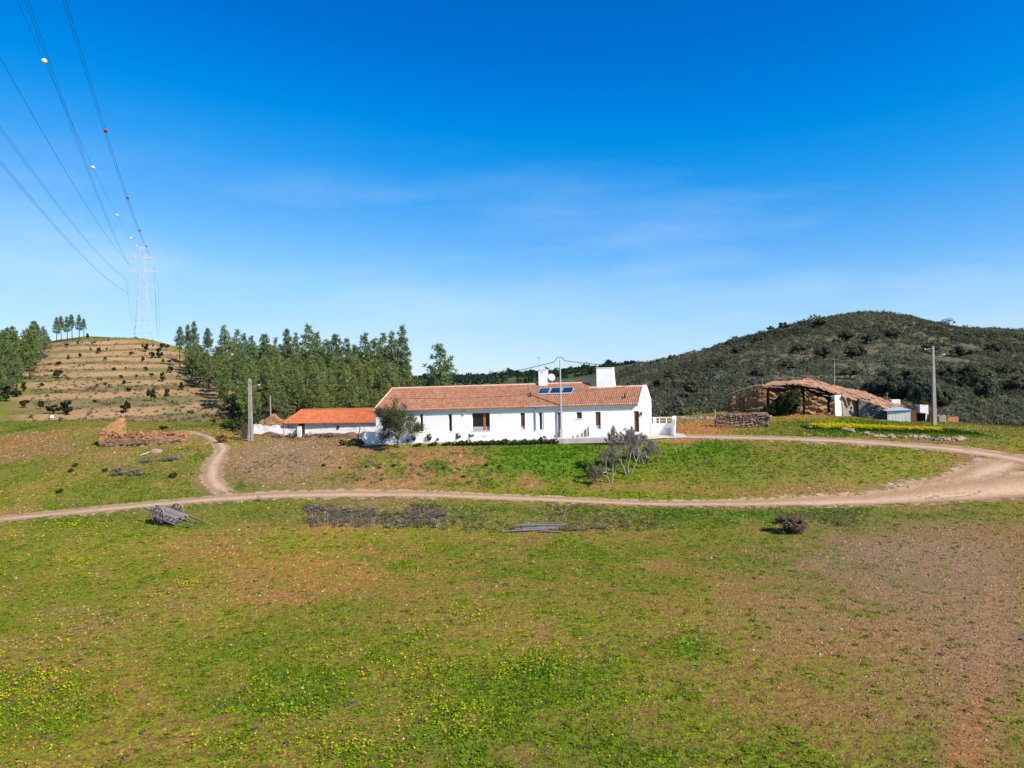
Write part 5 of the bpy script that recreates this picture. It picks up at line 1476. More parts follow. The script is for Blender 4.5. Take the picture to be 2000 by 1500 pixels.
for (px, py) in ((906.5, 805), (1253, 806)):
    s, z = on_facade(px, py); mb = MB(); rect(mb, s - 0.08, s + 0.08, z - 0.22, z + 0.04, -0.16, -0.02); rect(mb, s - 0.1, s + 0.1, z + 0.042, z + 0.07, -0.18, -0.02); mb.build('wall_lamp', GREYPIPE if px < 1000 else WOOD, house)

# paved terrace along the front, gravel yard at its right end
def flat_sheet(name, pts, m, lift=0.06, n=14, k=5):
    """sheet over the ground between a near and a far line of photograph points"""
    nr = [hit(a, b) for a, b in pts[0]]; fa = [hit(a, b) for a, b in pts[1]]
    def lerp(L, t):
        t = t * (len(L) - 1); i = min(int(t), len(L) - 2); return L[i].lerp(L[i + 1], t - i)
    V = []; 
    for i in range(n + 1):
        a, b = lerp(nr, i / n), lerp(fa, i / n)
        for j in range(k + 1):
            p = a.lerp(b, j / k); w = 0.12 * (fbm([p.x], [p.y], 1.3, 2, 5)[0] - .5) * 2 if j == 0 else 0
            y = p.y + w * 2
            V.append((p.x, y, gz(p.x, y) + lift))
    a = (np.arange(n)[:, None] * (k + 1) + np.arange(k)[None]).ravel()
    return np_obj(name, V, np.c_[a, a + k + 1, a + k + 2, a + 1], m, smooth=True, kind='structure')
V = []
for i in range(41):
    s = -1.0 + (HL + 0.5) * i / 40
    zt = FLOOR0 + (FLOOR1 - FLOOR0) * s / HL + 0.10
    wd = 1.25 + 0.5 * (s / HL) ** 2 * 4
    for (t, dz) in ((-wd, -0.5), (-wd + 0.02 * math.sin(i * 2.1), 0), (-wd * 0.5, 0.01), (0.04, 0.02)):
        p = Hm(s, t, zt + dz); V.append((p.x, p.y, p.z))
a = (np.arange(40)[:, None] * 4 + np.arange(3)[None]).ravel()
np_obj('terrace_paving', V, np.c_[a, a + 4, a + 5, a + 1], PAVE, kind='structure')
flat_sheet('gravel_yard', ([(1118, 862), (1180, 863), (1250, 861), (1318, 857), (1345, 856)], [(1118, 852), (1180, 850), (1250, 848), (1312, 847), (1335, 849)]), GRAVEL, 0.10, 24, 6)

# low white garden wall at the left end
def wall_box(mb, p, q, h, th, h2=None, base=0.3):
    p = Vector(p); q = Vector(q); d = (q - p); d.z = 0; n = Vector((-d.y, d.x, 0)).normalized() * th / 2
    h2 = h if h2 is None else h2
    lo = Vector((0, 0, -base)); 
    mb.hexa([p - n + lo, q - n + lo, q + n + lo, p + n + lo, p - n + up * h, q - n + up * h2, q + n + up * h2, p + n + up * h])
gw = empty('garden_wall', at(721, 866, 75.9))
tag(gw, 'low plain white garden wall running out from the left end of the farmhouse', 'wall')
mb = MB(); p = at(708, 866.5, 75.5); q = at(738, 867, 75.85); wall_box(mb, p, q, 1.22, 0.35); mb.build('wall', WHITE, gw)
mb = MB(); wall_box(mb, p + up * 1.222 - e1 * 0.02, q + up * 1.222, 0.06, 0.41, base=0); mb.build('coping', WHITE2, gw)
# white patio wall with open rail at the right end
pw_ = empty('patio_wall', at(1296, 850, 77.5))
tag(pw_, 'white patio wall with slim rail and flaring end pier right of the farmhouse', 'wall')
pa, pb = at(1272, 846, 78.6), at(1314, 846, 77.6)
mb = MB(); wall_box(mb, pa, pb, at(1296, 827, 78).z - pa.z, 0.25); mb.build('wall', WHITE, pw_)
ztop = at(1296, 815.5, 78).z
wt = at(1296, 827, 78).z
for f in (0.17, 0.72, 0.40):
    c = pa.lerp(pb, f); w = 0.14 if f == 0.17 else 0.035
    mb = MB(); mb.box(c.x - w, c.x + w, c.y - w, c.y + w, wt + 0.002, ztop - 0.05); mb.build('rail_post', WHITE2, pw_)
mb = MB(); mb.bar(Vector((pa.x, pa.y, ztop)), Vector((pb.x, pb.y, ztop)), 0.09, 0.10); mb.bar(Vector((pa.x, pa.y, ztop - 0.33)), Vector((pb.x, pb.y, ztop - 0.33)), 0.03, 0.03); mb.build('rail', WHITE2, pw_)
a, b = at(1311, 848, 77.55), at(1320, 846, 78.3)
mb = MB(); hA = at(1315, 813, 77.8).z
mb.hexa([at(1311, 850, 77.3), at(1316.5, 851, 77.0), at(1319, 848, 78.4), at(1313, 848, 78.4), Vector((at(1312, 813, 77.3).x, 77.3, hA - 0.25)), Vector((at(1319, 813, 77.0).x, 77.0, hA - 0.25)), Vector((at(1321, 813, 78.4).x, 78.4, hA)), Vector((at(1314, 813, 78.4).x, 78.4, hA))])
mb.build('end_pier', WHITE, pw_)
mb = MB()
p0, p1 = at(1290, 846.5, 77.9), at(1311, 846.5, 77.4)
mb.hexa([p0 - up * .1, p1 - up * .1, p1 + Vector((0, .05, -.1)), p0 + Vector((0, .05, -.1)), Vector((p0.x + .25, p0.y, at(1290, 838, 77.9).z)), Vector((p1.x, p1.y, at(1290, 836, 77.9).z)), Vector((p1.x, p1.y + .05, at(1290, 836, 77.9).z)), Vector((p0.x + .25, p0.y + .05, at(1290, 838, 77.9).z))])
mb.build('dark_hatch', GREYPIPE, pw_)

# ------------------------------------------------------------------ ruined and earth walls
def rough_wall(name, prof, m, root, th=0.55, amp=0.16, seed=1, nzr=9, sub=0.35, capj=0.12, smooth=False):
    """eroded wall: prof = [(px, top row, base row, distance)]; a thick slab with worn faces and a ragged top"""
    pts = [(at(px, b, Y), CAMZ + ray(px, tp)[1] * Y) for (px, tp, b, Y) in prof]
    S = [0]
    for i in range(1, len(pts)): S.append(S[-1] + (pts[i][0] - pts[i - 1][0]).xy.length)
    n = max(2, int(S[-1] / sub))
    rows = []
    for i in range(n + 1):
        s = S[-1] * i / n
        k = min(np.searchsorted(S, s, side='right') - 1, len(pts) - 2)
        f = (s - S[k]) / max(1e-6, S[k + 1] - S[k])
        b = pts[k][0].lerp(pts[k + 1][0], f); tz = pts[k][1] * (1 - f) + pts[k + 1][1] * f
        d = (pts[k + 1][0] - pts[k][0]); nrm = Vector((d.y, -d.x, 0)).normalized()
        tz += (fbm([s * 1.0], [seed * 7.7], 0.9, 3, seed)[0] - 0.5) * 2 * capj
        rows.append((b, tz, nrm, s))
    V = []
    for side in (1, -1):
        for (b, tz, nrm, s) in rows:
            for j in range(nzr + 1):
                g = j / nzr; z = (b.z - 0.5) * (1 - g) + tz * g
                wv = (fbm([s * 1.0], [z * 2.7 + seed], 0.95, 5, seed, 0.66)[0] - 0.5) * 2.1 * amp
                p = b + nrm * (side * th / 2 + (wv if side > 0 else 0) + (0.10 * (1 - g)) * side)
                V.append((p.x, p.y, z))
    m_ = nzr + 1; N1 = (n + 1) * m_
    Q = []
    for i in range(n):
        for j in range(nzr):
            a = i * m_ + j
            Q.append((a, a + m_, a + m_ + 1, a + 1)); Q.append((N1 + a, N1 + a + 1, N1 + a + m_ + 1, N1 + a + m_))
        a = i * m_ + nzr; Q.append((a, a + m_, N1 + a + m_, N1 + a))
    for i in (0, n):
        for j in range(nzr):
            a = i * m_ + j; q = (a, a + 1, N1 + a + 1, N1 + a); Q.append(q if i == 0 else q[::-1])
    off = Vector((0, 0, 0)); pr = root
    while pr is not None: off = off + pr.location; pr = pr.parent
    return np_obj(name, np.array(V) - np.array(off), np.array(Q), m, root, col={'tint': RNG.uniform(0, 1, len(V))}, smooth=smooth)

def stones_along(root, prof, m, n, size, seed, name='stone', spread=0.12, as_parts=True, layers=None):
    """laid or tumbled stones: shared shapes, each an object of its own"""
    rnd = random.Random(seed)
    shapes = []
    for q in range(5):
        mb = MB(); mb.tint = rnd.random(); mb.ball((0, 0, 0), 0.5, 6, 4, (1.0, 0.8, 0.62), 0.22, rnd)
        o = mb.build(name, m, None); shapes.append(o.data); bpy.data.objects.remove(o)
    off = Vector((0, 0, 0)); pr = root
    while pr is not None: off = off + pr.location; pr = pr.parent
    for i in range(n):
        f = (i + rnd.random()) / n * (len(prof) - 1); k = min(int(f), len(prof) - 2); f -= k
        px = prof[k][0] * (1 - f) + prof[k + 1][0] * f; tp = prof[k][1] * (1 - f) + prof[k + 1][1] * f
        b = prof[k][2] * (1 - f) + prof[k + 1][2] * f; Y = prof[k][3] * (1 - f) + prof[k + 1][3] * f
        row = b + (tp - b) * rnd.random()
        p = at(px, row, Y + rnd.uniform(-spread, spread))
        s = size * rnd.uniform(0.6, 1.5)
        o = bpy.data.objects.new(name, rnd.choice(shapes)); COL.objects.link(o); o.parent = root
        o.location = p - off; o.scale = (s * rnd.uniform(0.9, 1.7), s, s * rnd.uniform(0.6, 1.0)); o.rotation_euler = (rnd.uniform(-.2, .2), rnd.uniform(-.2, .2), rnd.uniform(-.6, .6))

# red adobe ruin on the left meadow
ar = empty('adobe_ruin', hit(280, 872)); tag(ar, 'roofless red adobe ruin with one pointed gable left standing on the meadow', 'ruin')
rough_wall('front_wall', [(196, 844, 873, 82), (214, 842, 873, 82), (240, 846, 873, 81.8), (300, 842.5, 874, 81.5), (330, 846, 874, 81.5), (362, 840, 871, 81.5)], ADOBE, ar, 0.5, 0.20, 3, 10, 0.18, 0.20)
rough_wall('gable_wall', [(196, 846, 868, 82.6), (206, 836, 866, 83.4), (222, 825, 866, 84.4), (236, 816, 866, 85.2), (242, 815, 866, 85.6), (243.5, 830, 866, 85.8)], ADOBE, ar, 0.5, 0.18, 5, 10, 0.18, 0.22)
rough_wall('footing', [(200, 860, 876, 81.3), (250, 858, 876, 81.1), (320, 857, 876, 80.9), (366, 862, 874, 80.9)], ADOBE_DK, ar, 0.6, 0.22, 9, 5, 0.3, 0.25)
rough_wall('side_wall', [(361, 842, 868, 82), (364, 843, 868, 86)], ADOBE, ar, 0.5, 0.06, 7, 5, 0.4, 0.1)
stones_along(ar, [(200, 866, 876, 80.7), (290, 864, 878, 80.5), (372, 866, 876, 80.6)], STONE, 40, 0.28, 4)
stones_along(ar, [(198, 846, 868, 81.65), (280, 846, 868, 81.3), (362, 844, 866, 81.2)], ADOBE_ST, 90, 0.24, 24)
stones_along(ar, [(190, 841, 845, 82.0), (205, 838, 842, 82.3)], STONE, 5, 0.28, 14)
# pale board and heap of earth before it
mb = MB(); p = hit(282, 891); mb.bar(p + Vector((-.35, 0, .12)), p + Vector((.45, .1, .42)), 0.35, 0.06); o = mb.build('board', WHITE2); tag(o, 'small pale board lying on the brush heap before the adobe ruin', 'board')
mb = MB(); p = hit(305, 884); mb.ball(p, 0.62, 10, 6, (1.3, 0.8, 0.7), 0.06); o = mb.build('boulder', STONE_LT, smooth=True); tag(o, 'large pale rounded boulder before the adobe ruin', 'boulder')
mb = MB(); p = hit(101.5, 816); mb.box(p.x - .2, p.x + .2, p.y - .2, p.y + .2, p.z, p.z + .42); mb.box(p.x - .1, p.x + .1, p.y - .1, p.y + .1, p.z + .42, p.z + .5); o = mb.build('water_tank', WHITE2); tag(o, 'small white water tank at the foot of the terraced hill', 'tank')

# orange roofed shed and the roofless walls beside it
sh = empty('orange_roofed_shed', at(645, 860, 86)); tag(sh, 'low old whitewashed shed with bright new orange tile roof beside the farmhouse', 'shed')
YS = 86.5
rough_wall('wall', [(556, 826, 858, YS), (584.2, 827, 858, YS)], OLDWHITE, sh, 0.4, 0.05, 4, 6, 0.3, 0.02)
rough_wall('wall', [(597.2, 827, 858, YS), (660, 825, 858, YS - 0.3), (737, 824, 858, YS - 0.6)], OLDWHITE, sh, 0.4, 0.05, 6, 6, 0.3, 0.02)
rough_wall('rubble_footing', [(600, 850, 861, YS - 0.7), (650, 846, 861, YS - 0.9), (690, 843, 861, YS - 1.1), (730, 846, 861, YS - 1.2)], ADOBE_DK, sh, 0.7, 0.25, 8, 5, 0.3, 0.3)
mb = MB(); p = at(584.2, 858, YS + .02); q = at(597.2, 830.5, YS + .02); mb.box(p.x, q.x, p.y, p.y + .08, p.z, q.z); d = mb.build('door', WOOD_GREY, sh)
mb = MB(); mb.box(p.x, q.x, p.y + .02, p.y + .12, q.z + .003, at(590, 827.5, YS).z); mb.build('dark_lintel', BLACK, sh)
mb = MB(); p = at(582.5, 858, YS - .8); mb.box(p.x - .12, p.x + .32, YS - .8, YS - .28, p.z - .2, at(583, 832, YS).z); mb.build('door_pier', OLDWHITE, sh)
mb = MB(); p = at(660, 838, YS - .62); mb.box(p.x - .12, p.x + .12, p.y, p.y + .1, p.z, at(660, 831, YS).z); mb.build('vent_slot', BLACK, sh)
# roof plane: eave line in front, ridge behind
ea, eb = at(553.5, 827.5, YS - .55), at(740, 825.2, YS - 1.1)
ra, rb = at(589, 801.5, YS + 2.9), at(742, 799, YS + 2.4)
def shed_roof(s, t):
    return ea.lerp(eb, s).lerp(ra.lerp(rb, s), t)
wlen = (eb - ea).length; dlen = (ra - ea).length
mb = barrel_roof(lambda s, t: shed_roof(s / wlen, t / dlen), 0, wlen, 0, dlen, 0.23, 0.42, random.Random(6), 0.07)
mb.build('roof_tiles', TILE_NEW, sh, kind='stuff')
mb = MB(); mb.face([ea, eb, rb, ra]); mb.face([ra, rb, rb + Vector((.3, 3.0, -1.6)), ra + Vector((.3, 3.0, -1.6))]); mb.face([ea, ra, ra + Vector((.3, 3.0, -1.6))]); mb.build('roof_deck', TILE_NEW, sh)
mb = MB()
for k in range(30):
    a = ra.lerp(rb, k / 30); b = ra.lerp(rb, (k + 1.06) / 30); mb.tube([a + up * .05, b + up * .06], [0.14, 0.12], 7)
for k in range(9):
    a = ea.lerp(ra, k / 9); b = ea.lerp(ra, (k + 1.05) / 9); mb.tube([a + up * .05, b + up * .06], [0.13, 0.11], 7)
mb.build('ridge_tiles', TILE_NEW, sh)
rr2 = empty('roofless_stone_house', at(530, 858, 87)); tag(rr2, 'collapsed roofless stone and lime walls at the left of the orange roofed shed', 'ruin')
rough_wall('front_wall', [(497, 830, 858, 86.5), (512, 826, 858, 86.5), (528, 829, 858, 86.5), (545, 832, 858, 86.5), (556, 829, 858, 86.6)], OLDWHITE, rr2, 0.5, 0.12, 11, 7, 0.25, 0.35)
rough_wall('rear_wall', [(508, 824, 850, 91), (524, 812, 850, 91), (536, 806, 850, 91), (548, 815, 850, 91), (562, 820, 850, 91)], ADOBE, rr2, 0.5, 0.15, 13, 7, 0.3, 0.4)
rough_wall('broken_gable', [(556, 826, 850, 87), (566, 818, 850, 88.2), (580, 808, 850, 89.5), (590, 803, 850, 90.2)], ADOBE, rr2, 0.5, 0.10, 15, 6, 0.3, 0.2)
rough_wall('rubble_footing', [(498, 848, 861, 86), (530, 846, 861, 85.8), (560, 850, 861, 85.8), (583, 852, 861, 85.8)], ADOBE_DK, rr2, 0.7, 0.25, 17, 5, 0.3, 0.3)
stones_along(rr2, [(498, 846, 860, 85.6), (540, 848, 861, 85.4), (582, 850, 860, 85.4)], STONE_LT, 34, 0.22, 8)
stones_along(rr2, [(512, 825, 832, 86.7), (548, 828, 834, 86.7)], STONE_LT, 14, 0.25, 18)
for (px, py, Yd, lab) in ((575, 860, 84.6, 'left'), (640, 858, 84.4, 'right')):
    mb = MB(); p = hit(px, py); w = 2.6; mb.bar(p + Vector((-w, 0, .12)), p + Vector((w * .8, .1, .14)), 0.2, 0.1); o = mb.build('plank', WOOD_GREY)
    tag(o, 'grey plank lying on the ground before the shed, ' + ('on the ruin side of its door' if lab == 'left' else 'on the farmhouse side of its door'), 'plank')
mb = MB(); p = hit(699, 858, 70); mb.tube([p, p + Vector((.25, 0, 1.2)), p + Vector((.28, 0, 2.0))], [.09, .07, .05], 6); o = mb.build('leaning_post', WOOD_GREY); tag(o, 'dark leaning wooden post before the shed, beside the yellow bush', 'post')

# big earth ruin on the right
er = empty('earth_house_ruin', at(1540, 806, 100)); tag(er, 'long half-collapsed earth house with sagging clay tile roof below the scrub hill', 'ruin')
rough_wall('left_wall', [(1424, 780, 808, 101), (1432, 774, 808, 100.4), (1446, 769, 808, 99.9), (1455, 768, 808, 99.6)], EARTHW, er, 0.7, 0.5, 23, 16, 0.2, 0.3)
rough_wall('left_wall', [(1461, 766, 808, 99.2), (1470, 762, 808, 98.6), (1484, 760, 808, 98.0), (1497, 761, 808, 97.6)], EARTHW, er, 0.6, 0.5, 22, 16, 0.2, 0.3)
rough_wall('middle_wall', [(1503, 764, 808, 97.6), (1518, 769, 808, 97.4), (1530, 763, 808, 97.3), (1550, 765, 808, 97.2), (1566, 761, 806, 97.1)], EARTHW, er, 0.7, 0.6, 25, 15, 0.2, 0.4)
rough_wall('broken_wall', [(1572, 760, 806, 97.0), (1582, 769, 806, 96.8), (1596, 773, 806, 96.5), (1608, 775, 807, 96.3), (1615, 785, 809, 96.2)], EARTHW, er, 0.8, 0.6, 27, 15, 0.18, 0.4)
rough_wall('broken_wall', [(1621, 786, 812, 96.2), (1625, 779, 812, 96.1), (1629, 777, 813, 96.0)], EARTHW, er, 0.6, 0.3, 28, 12, 0.15, 0.3)
rough_wall('inner_wall', [(1440, 785, 808, 103), (1520, 770, 808, 102.5), (1630, 785, 812, 101)], EARTHGREY, er, 0.4, 0.1, 30, 8, 0.5, 0.2)
rough_wall('white_end', [(1628, 772, 813, 96.0), (1642, 771.5, 814, 96.7)], WHITE, er, 0.5, 0.05, 29, 8, 0.25, 0.02)
rough_wall('rendered_wall', [(1642, 772, 814, 96.5), (1660, 773, 816, 97.3), (1677, 778, 818, 98.1)], EARTHGREY, er, 0.5, 0.07, 31, 8, 0.3, 0.02)
rough_wall('slate_wall', [(1677, 779, 818, 97.0), (1700, 786, 821, 96.6), (1718, 793, 823, 96.2), (1734, 799, 824, 96.0)], SLATE, er, 0.5, 0.14, 33, 8, 0.25, 0.05)
stones_along(er, [(1430, 795, 811, 98.9), (1505, 796, 812, 97.6), (1575, 796, 811, 97.4), (1625, 800, 816, 96.3)], EARTH_ST, 110, 0.32, 35, name='fallen_lump', spread=0.5)
stones_along(er, [(1690, 790, 817, 96.2), (1732, 802, 823, 95.7)], SLATE, 40, 0.26, 33)
FE = [(1488, 753.5, 98.0), (1520, 752, 97.6), (1545, 751, 97.4), (1580, 752, 97.2), (1605, 761, 96.6), (1630, 771, 96.0), (1655, 775, 96.0), (1680, 781, 95.8), (1710, 793, 95.5), (1737, 803, 95.2)]
BE = [(1490, 752.5, 101), (1520, 748.5, 102), (1545, 746, 103), (1578, 744.2, 104), (1605, 748, 104), (1635, 755, 103.5), (1665, 763, 103), (1695, 772, 102.5), (1730, 783, 101.5), (1774, 797.5, 100.5)]
def curve(L, f):
    f = max(0, min(1, f)) * (len(L) - 1); i = min(int(f), len(L) - 2); f -= i
    return at(*L[i]).lerp(at(*L[i + 1]), f)
def er_roof(s, t):
    p = curve(FE, s).lerp(curve(BE, s), t)
    return p + up * (0.42 * (fbm([p.x], [p.y], 2.2, 3, 44)[0] - 0.5) * 2)
mbr = barrel_roof(lambda s, t: er_roof(t / 20.0, s / 6.0), 0, 6.0, 0.0, 20.0, 0.30, 0.50, random.Random(12), 0.13, 0.09, 0.07, edge=0.30)
mbr.build('roof_tiles', TILE_OLD, er, kind='stuff')
mb = MB()
for k in range(20):
    a, b = k / 20, (k + 1) / 20
    mb.face([er_roof(a, .16) - up * .05, er_roof(b, .16) - up * .05, er_roof(b, 1) - up * .05, er_roof(a, 1) - up * .05])
    mb.face([er_roof(a, .16) - up * .2, er_roof(b, .16) - up * .2, er_roof(b, .16) - up * .05, er_roof(a, .16) - up * .05])
    mb.face([er_roof(a, 1) - up * 3.2, er_roof(b, 1) - up * 3.2, er_roof(b, 1) - up * .06, er_roof(a, 1) - up * .06])
mb.build('roof_deck', TILE_OLD, er)
mb = MB()
LV = [(1421, 773.5, 100.9), (1450, 762, 99.6), (1475, 754.5, 98.9), (1491, 752.5, 98.6)]
for k in range(24):
    a = curve(LV, k / 24); b = curve(LV, (k + 1.1) / 24); mb.tint = random.random(); mb.tube([a + up * random.uniform(0, .06), b + up * random.uniform(0, .06)], 0.16, 6)
mb.build('verge_tiles', TILE_OLD, er)
for k, (px, py, Yd) in enumerate(((1500, 757, 97.6), (1512, 756, 97.5), (1528, 757, 97.5), (1590, 762, 96.9), (1602, 766, 96.7), (1616, 773, 96.4))):
    mb = MB(); p = at(px, py, Yd); mb.bar(p + Vector((-.6, 0, .1)), p + Vector((.7, .2, -.12)), 0.14, 0.12); mb.build('rafter', WOOD_GREY, er)
mb = MB(); p = at(1748, 783, 101); mb.box(p.x - .6, p.x + .6, p.y - .3, p.y + .5, p.z - .5, p.z + .2); mb.build('chimney_stub', OLDWHITE, er)
# lean-to sheds at its right end
ts = empty('tin_shed', at(1756, 827, 94)); tag(ts, 'small pale tin shed at the low end of the earth ruin', 'shed')
mb = MB(); a, b = at(1733.5, 827, 94.3), at(1778.5, 828, 93.4)
nn = 14
for k in range(nn):
    p = a.lerp(b, k / nn); q = a.lerp(b, (k + 1) / nn); zt = at(1755, 804.5, 94).z + 0.1 * k / nn
    o_ = 0.01 if k % 2 else 0.0
    mb.hexa([p - Vector((0, o_, .3)), q - Vector((0, o_, .3)), q + Vector((0, .06, -.3)), p + Vector((0, .06, -.3)), Vector((p.x, p.y - o_, zt)), Vector((q.x, q.y - o_, zt)), Vector((q.x, q.y + .06, zt)), Vector((p.x, p.y + .06, zt))])
mb.build('front_sheet', TIN, ts)
mb = MB(); zt = at(1755, 803, 94).z
mb.hexa([Vector((a.x - .15, a.y - .15, zt - .02)), Vector((b.x + .1, b.y - .15, zt + .12)), Vector((b.x + .5, b.y + 3.2, zt + .35)), Vector((a.x, a.y + 3.2, zt + .2)), Vector((a.x - .15, a.y - .15, zt + .05)), Vector((b.x + .1, b.y - .15, zt + .19)), Vector((b.x + .5, b.y + 3.2, zt + .42)), Vector((a.x, a.y + 3.2, zt + .27))])
mb.build('roof_sheet', STEEL, ts)
mb = MB(); mb.box(b.x + .004, b.x + .78, b.y + .05, b.y + .15, b.z - .3, zt + .1); mb.build('door', RUST, ts)
ds = empty('dark_lean_to', at(1802, 830, 94)); tag(ds, 'dark open lean-to with rusty sheets between the tin shed and the lamp post', 'shed')
mb = MB(); a, b = at(1791, 831, 94.0), at(1822, 833, 93.0); zt = at(1800, 806, 94).z
wall_box(mb, Vector((a.x, a.y + 1.6, a.z)), Vector((b.x, b.y + 1.6, b.z)), zt - a.z, .1); mb.build('back_wall', BLACK, ds)
mb = MB(); mb.hexa([Vector((a.x - .1, a.y - .1, zt)), Vector((b.x + .1, b.y - .1, zt - .45)), Vector((b.x + .1, b.y + 2, zt - .3)), Vector((a.x - .1, a.y + 2, zt + .2)), Vector((a.x - .1, a.y - .1, zt + .06)), Vector((b.x + .1, b.y - .1, zt - .39)), Vector((b.x + .1, b.y + 2, zt - .24)), Vector((a.x - .1, a.y + 2, zt + .26))]); mb.build('roof_sheet', RUST, ds)
for f in (0.02, 0.72, 0.98):
    p = a.lerp(b, f); mb = MB(); mb.box(p.x - .09, p.x + .09, p.y, p.y + .14, p.z - .3, zt - .45 * f - .003); mb.build('post', RUST, ds)
mb = MB(); p = a.lerp(b, 0.85); mb.box(p.x - .4, p.x + .4, p.y + .2, p.y + .26, p.z - .3, zt - .75); mb.build('rusty_sheet', RUST, ds)
wc = empty('white_chimney', at(1801, 803, 95.5)); tag(wc, 'short white chimney stack with dark cap rising over the dark lean-to', 'chimney')
mb = MB(); p = at(1801, 812, 96); zt = at(1801, 790, 96).z; mb.box(p.x - .5, p.x + .62, 95.6, 96.5, p.z - 1.5, zt); mb.build('stack', OLDWHITE, wc)
mb = MB(); mb.box(p.x - .1, p.x + .66, 95.55, 96.55, zt + .003, zt + .12); mb.box(p.x - .05, p.x + .05, 95.6, 96.5, zt + .12, zt + .3); mb.box(p.x + .5, p.x + .6, 95.6, 96.5, zt + .12, zt + .3); mb.box(p.x - .15, p.x + .7, 95.5, 96.6, zt + .302, zt + .36); mb.build('cap', RUST, wc)
bw = empty('brick_wall_stub', at(1852, 828, 95)); tag(bw, 'low orange block wall with grey pier right of the lamp post', 'wall')
rough_wall('grey_pier', [(1832, 813, 830, 94.6), (1846, 811, 830, 94.6)], EARTHGREY, bw, 0.5, 0.05, 41, 5, 0.3, 0.08)
a, b = at(1849, 830, 95.2), at(1873, 831, 95.0); zt = at(1860, 814, 95).z; nb_ = 6
for r_ in range(7):
    for c_ in range(nb_):
        f0 = (c_ + (0.5 if r_ % 2 else 0)) / nb_; f1 = min(1, f0 + 0.94 / nb_)
        if f0 >= 0.99: continue
        p, q = a.lerp(b, f0), a.lerp(b, f1); hz = (zt - a.z) / 7
        mb = MB(); mb.tint = random.random(); mb.box(p.x, q.x, 95.1 + random.uniform(-.01, .01), 95.3, a.z + r_ * hz, a.z + (r_ + .93) * hz); mb.build('brick', BRICK, bw)
mb = MB(); mb.box(a.x + .01, b.x - .01, 95.13, 95.27, a.z - .4, zt - .03); mb.build('mortar', EARTHGREY, bw)
stones_along(bw, [(1832, 810, 814, 95), (1862, 811, 815, 95.2)], STONE_LT, 9, 0.28, 51)

# dry stone wall
dw = empty('dry_stone_wall', at(1450, 828, 88)); tag(dw, 'dry stone wall of dark flat stones before the left of the earth ruin', 'wall')
rough_wall('core', [(1397, 806, 831, 88.4), (1420, 806, 830, 88.3), (1450, 807, 830, 88.1), (1480, 806, 830, 88), (1498, 805, 831, 88)], ADOBE_DK, dw, 0.6, 0.08, 51, 6, 0.3, 0.12)
rnd = random.Random(31)
shapes = []
for q in range(6):
    mb = MB(); mb.tint = rnd.random(); mb.ball((0, 0, 0), 0.5, 6, 4, (1.0, 0.9, 0.6), 0.16, rnd); o = mb.build('stone', STONE, None); shapes.append(o.data); bpy.data.objects.remove(o)
WP = [(1396, 831, 88.15), (1420, 830, 87.95), (1450, 830, 87.75), (1480, 830, 87.65), (1499, 831, 87.6)]
for row in range(8):
    x = 0.0
    while x < 1:
        w = rnd.uniform(0.025, 0.085)
        p = curve(WP, min(1, x + w / 2)); z0 = p.z - 0.05 + row * 0.19 + 0.10 * math.sin(x * 9 + row) + rnd.uniform(-.07, .07)
        if row == 7 and rnd.random() < .45: x += w; continue
        o = bpy.data.objects.new('stone', rnd.choice(shapes)); COL.objects.link(o); o.parent = dw
        o.location = Vector((p.x, p.y + rnd.uniform(-.06, .06), z0 + rnd.uniform(-.03, .03))) - dw.location
        o.scale = (w * 6.9 * 1.0, 0.42, rnd.uniform(0.22, 0.36)); o.rotation_euler = (rnd.uniform(-.2, .2), rnd.uniform(-.28, .28), rnd.uniform(-.4, .4))
        x += w * 0.96
stones_along(dw, [(1492, 806, 829, 87.7), (1506, 814, 832, 87.4)], STONE_LT, 16, 0.34, 61, name='pale_stone')
mb = MB(); p = at(1396.5, 817, 87.6); mb.tube([p - up * .1, Vector((p.x, p.y, at(1396, 799, 87.6).z))], 0.07, 6); o = mb.build('fence_post', CONC); tag(o, 'pale short post at the track end of the dry stone wall', 'post')
# broken field wall of pale stones far behind the track
for k in range(26):
    px = 1325 + k * 2.9 + rnd.uniform(-1, 1); c = hit(px, 817 + rnd.uniform(-2, 3), 85)
    mb = MB(); s = rnd.uniform(0.2, 0.45); mb.tint = rnd.random(); mb.ball((0, 0, 0), s, 6, 4, (1.2, .8, .7), .2, rnd); o = mb.build('field_stone', STONE_LT); o.location = c
    tag(o, 'pale stone of the tumbled row behind the bare earth yard', 'stone', 'tumbled stones behind the earth yard')
# stones edging the flower bed
for k in range(46):
    f = k / 45
    px = 1690 + 190 * f + rnd.uniform(-2, 2); py = 850.5 + 10.5 * f + rnd.uniform(-3, 3)
    c = hit(px, py, 55, 110); s = rnd.uniform(0.16, 0.36)
    mb = MB(); mb.tint = rnd.random(); mb.ball((0, 0, 0), s, 6, 4, (1.25, .85, .75), .2, rnd); o = mb.build('edging_stone', STONE_LT); o.location = c + up * s * .3
    tag(o, 'pale brown stone in the edging below the yellow flower bed', 'stone', 'stones edging the flower bed')
for (px, py, s) in ((1600, 836, .4), (1612, 839, .35), (1650, 841, .4), (1662, 844, .45), (1640, 838, .3), (1583, 838, .35)):
    c = hit(px, py, 55, 110); mb = MB(); mb.ball((0, 0, 0), s, 7, 5, (1.2, .9, .8), .18, rnd); o = mb.build('field_rock', STONE_LT); o.location = c + up * s * .2
    tag(o, 'larger pale rock among the greenery at the ruin end of the flower bed', 'rock', 'rocks at the ruin end of the flower bed')

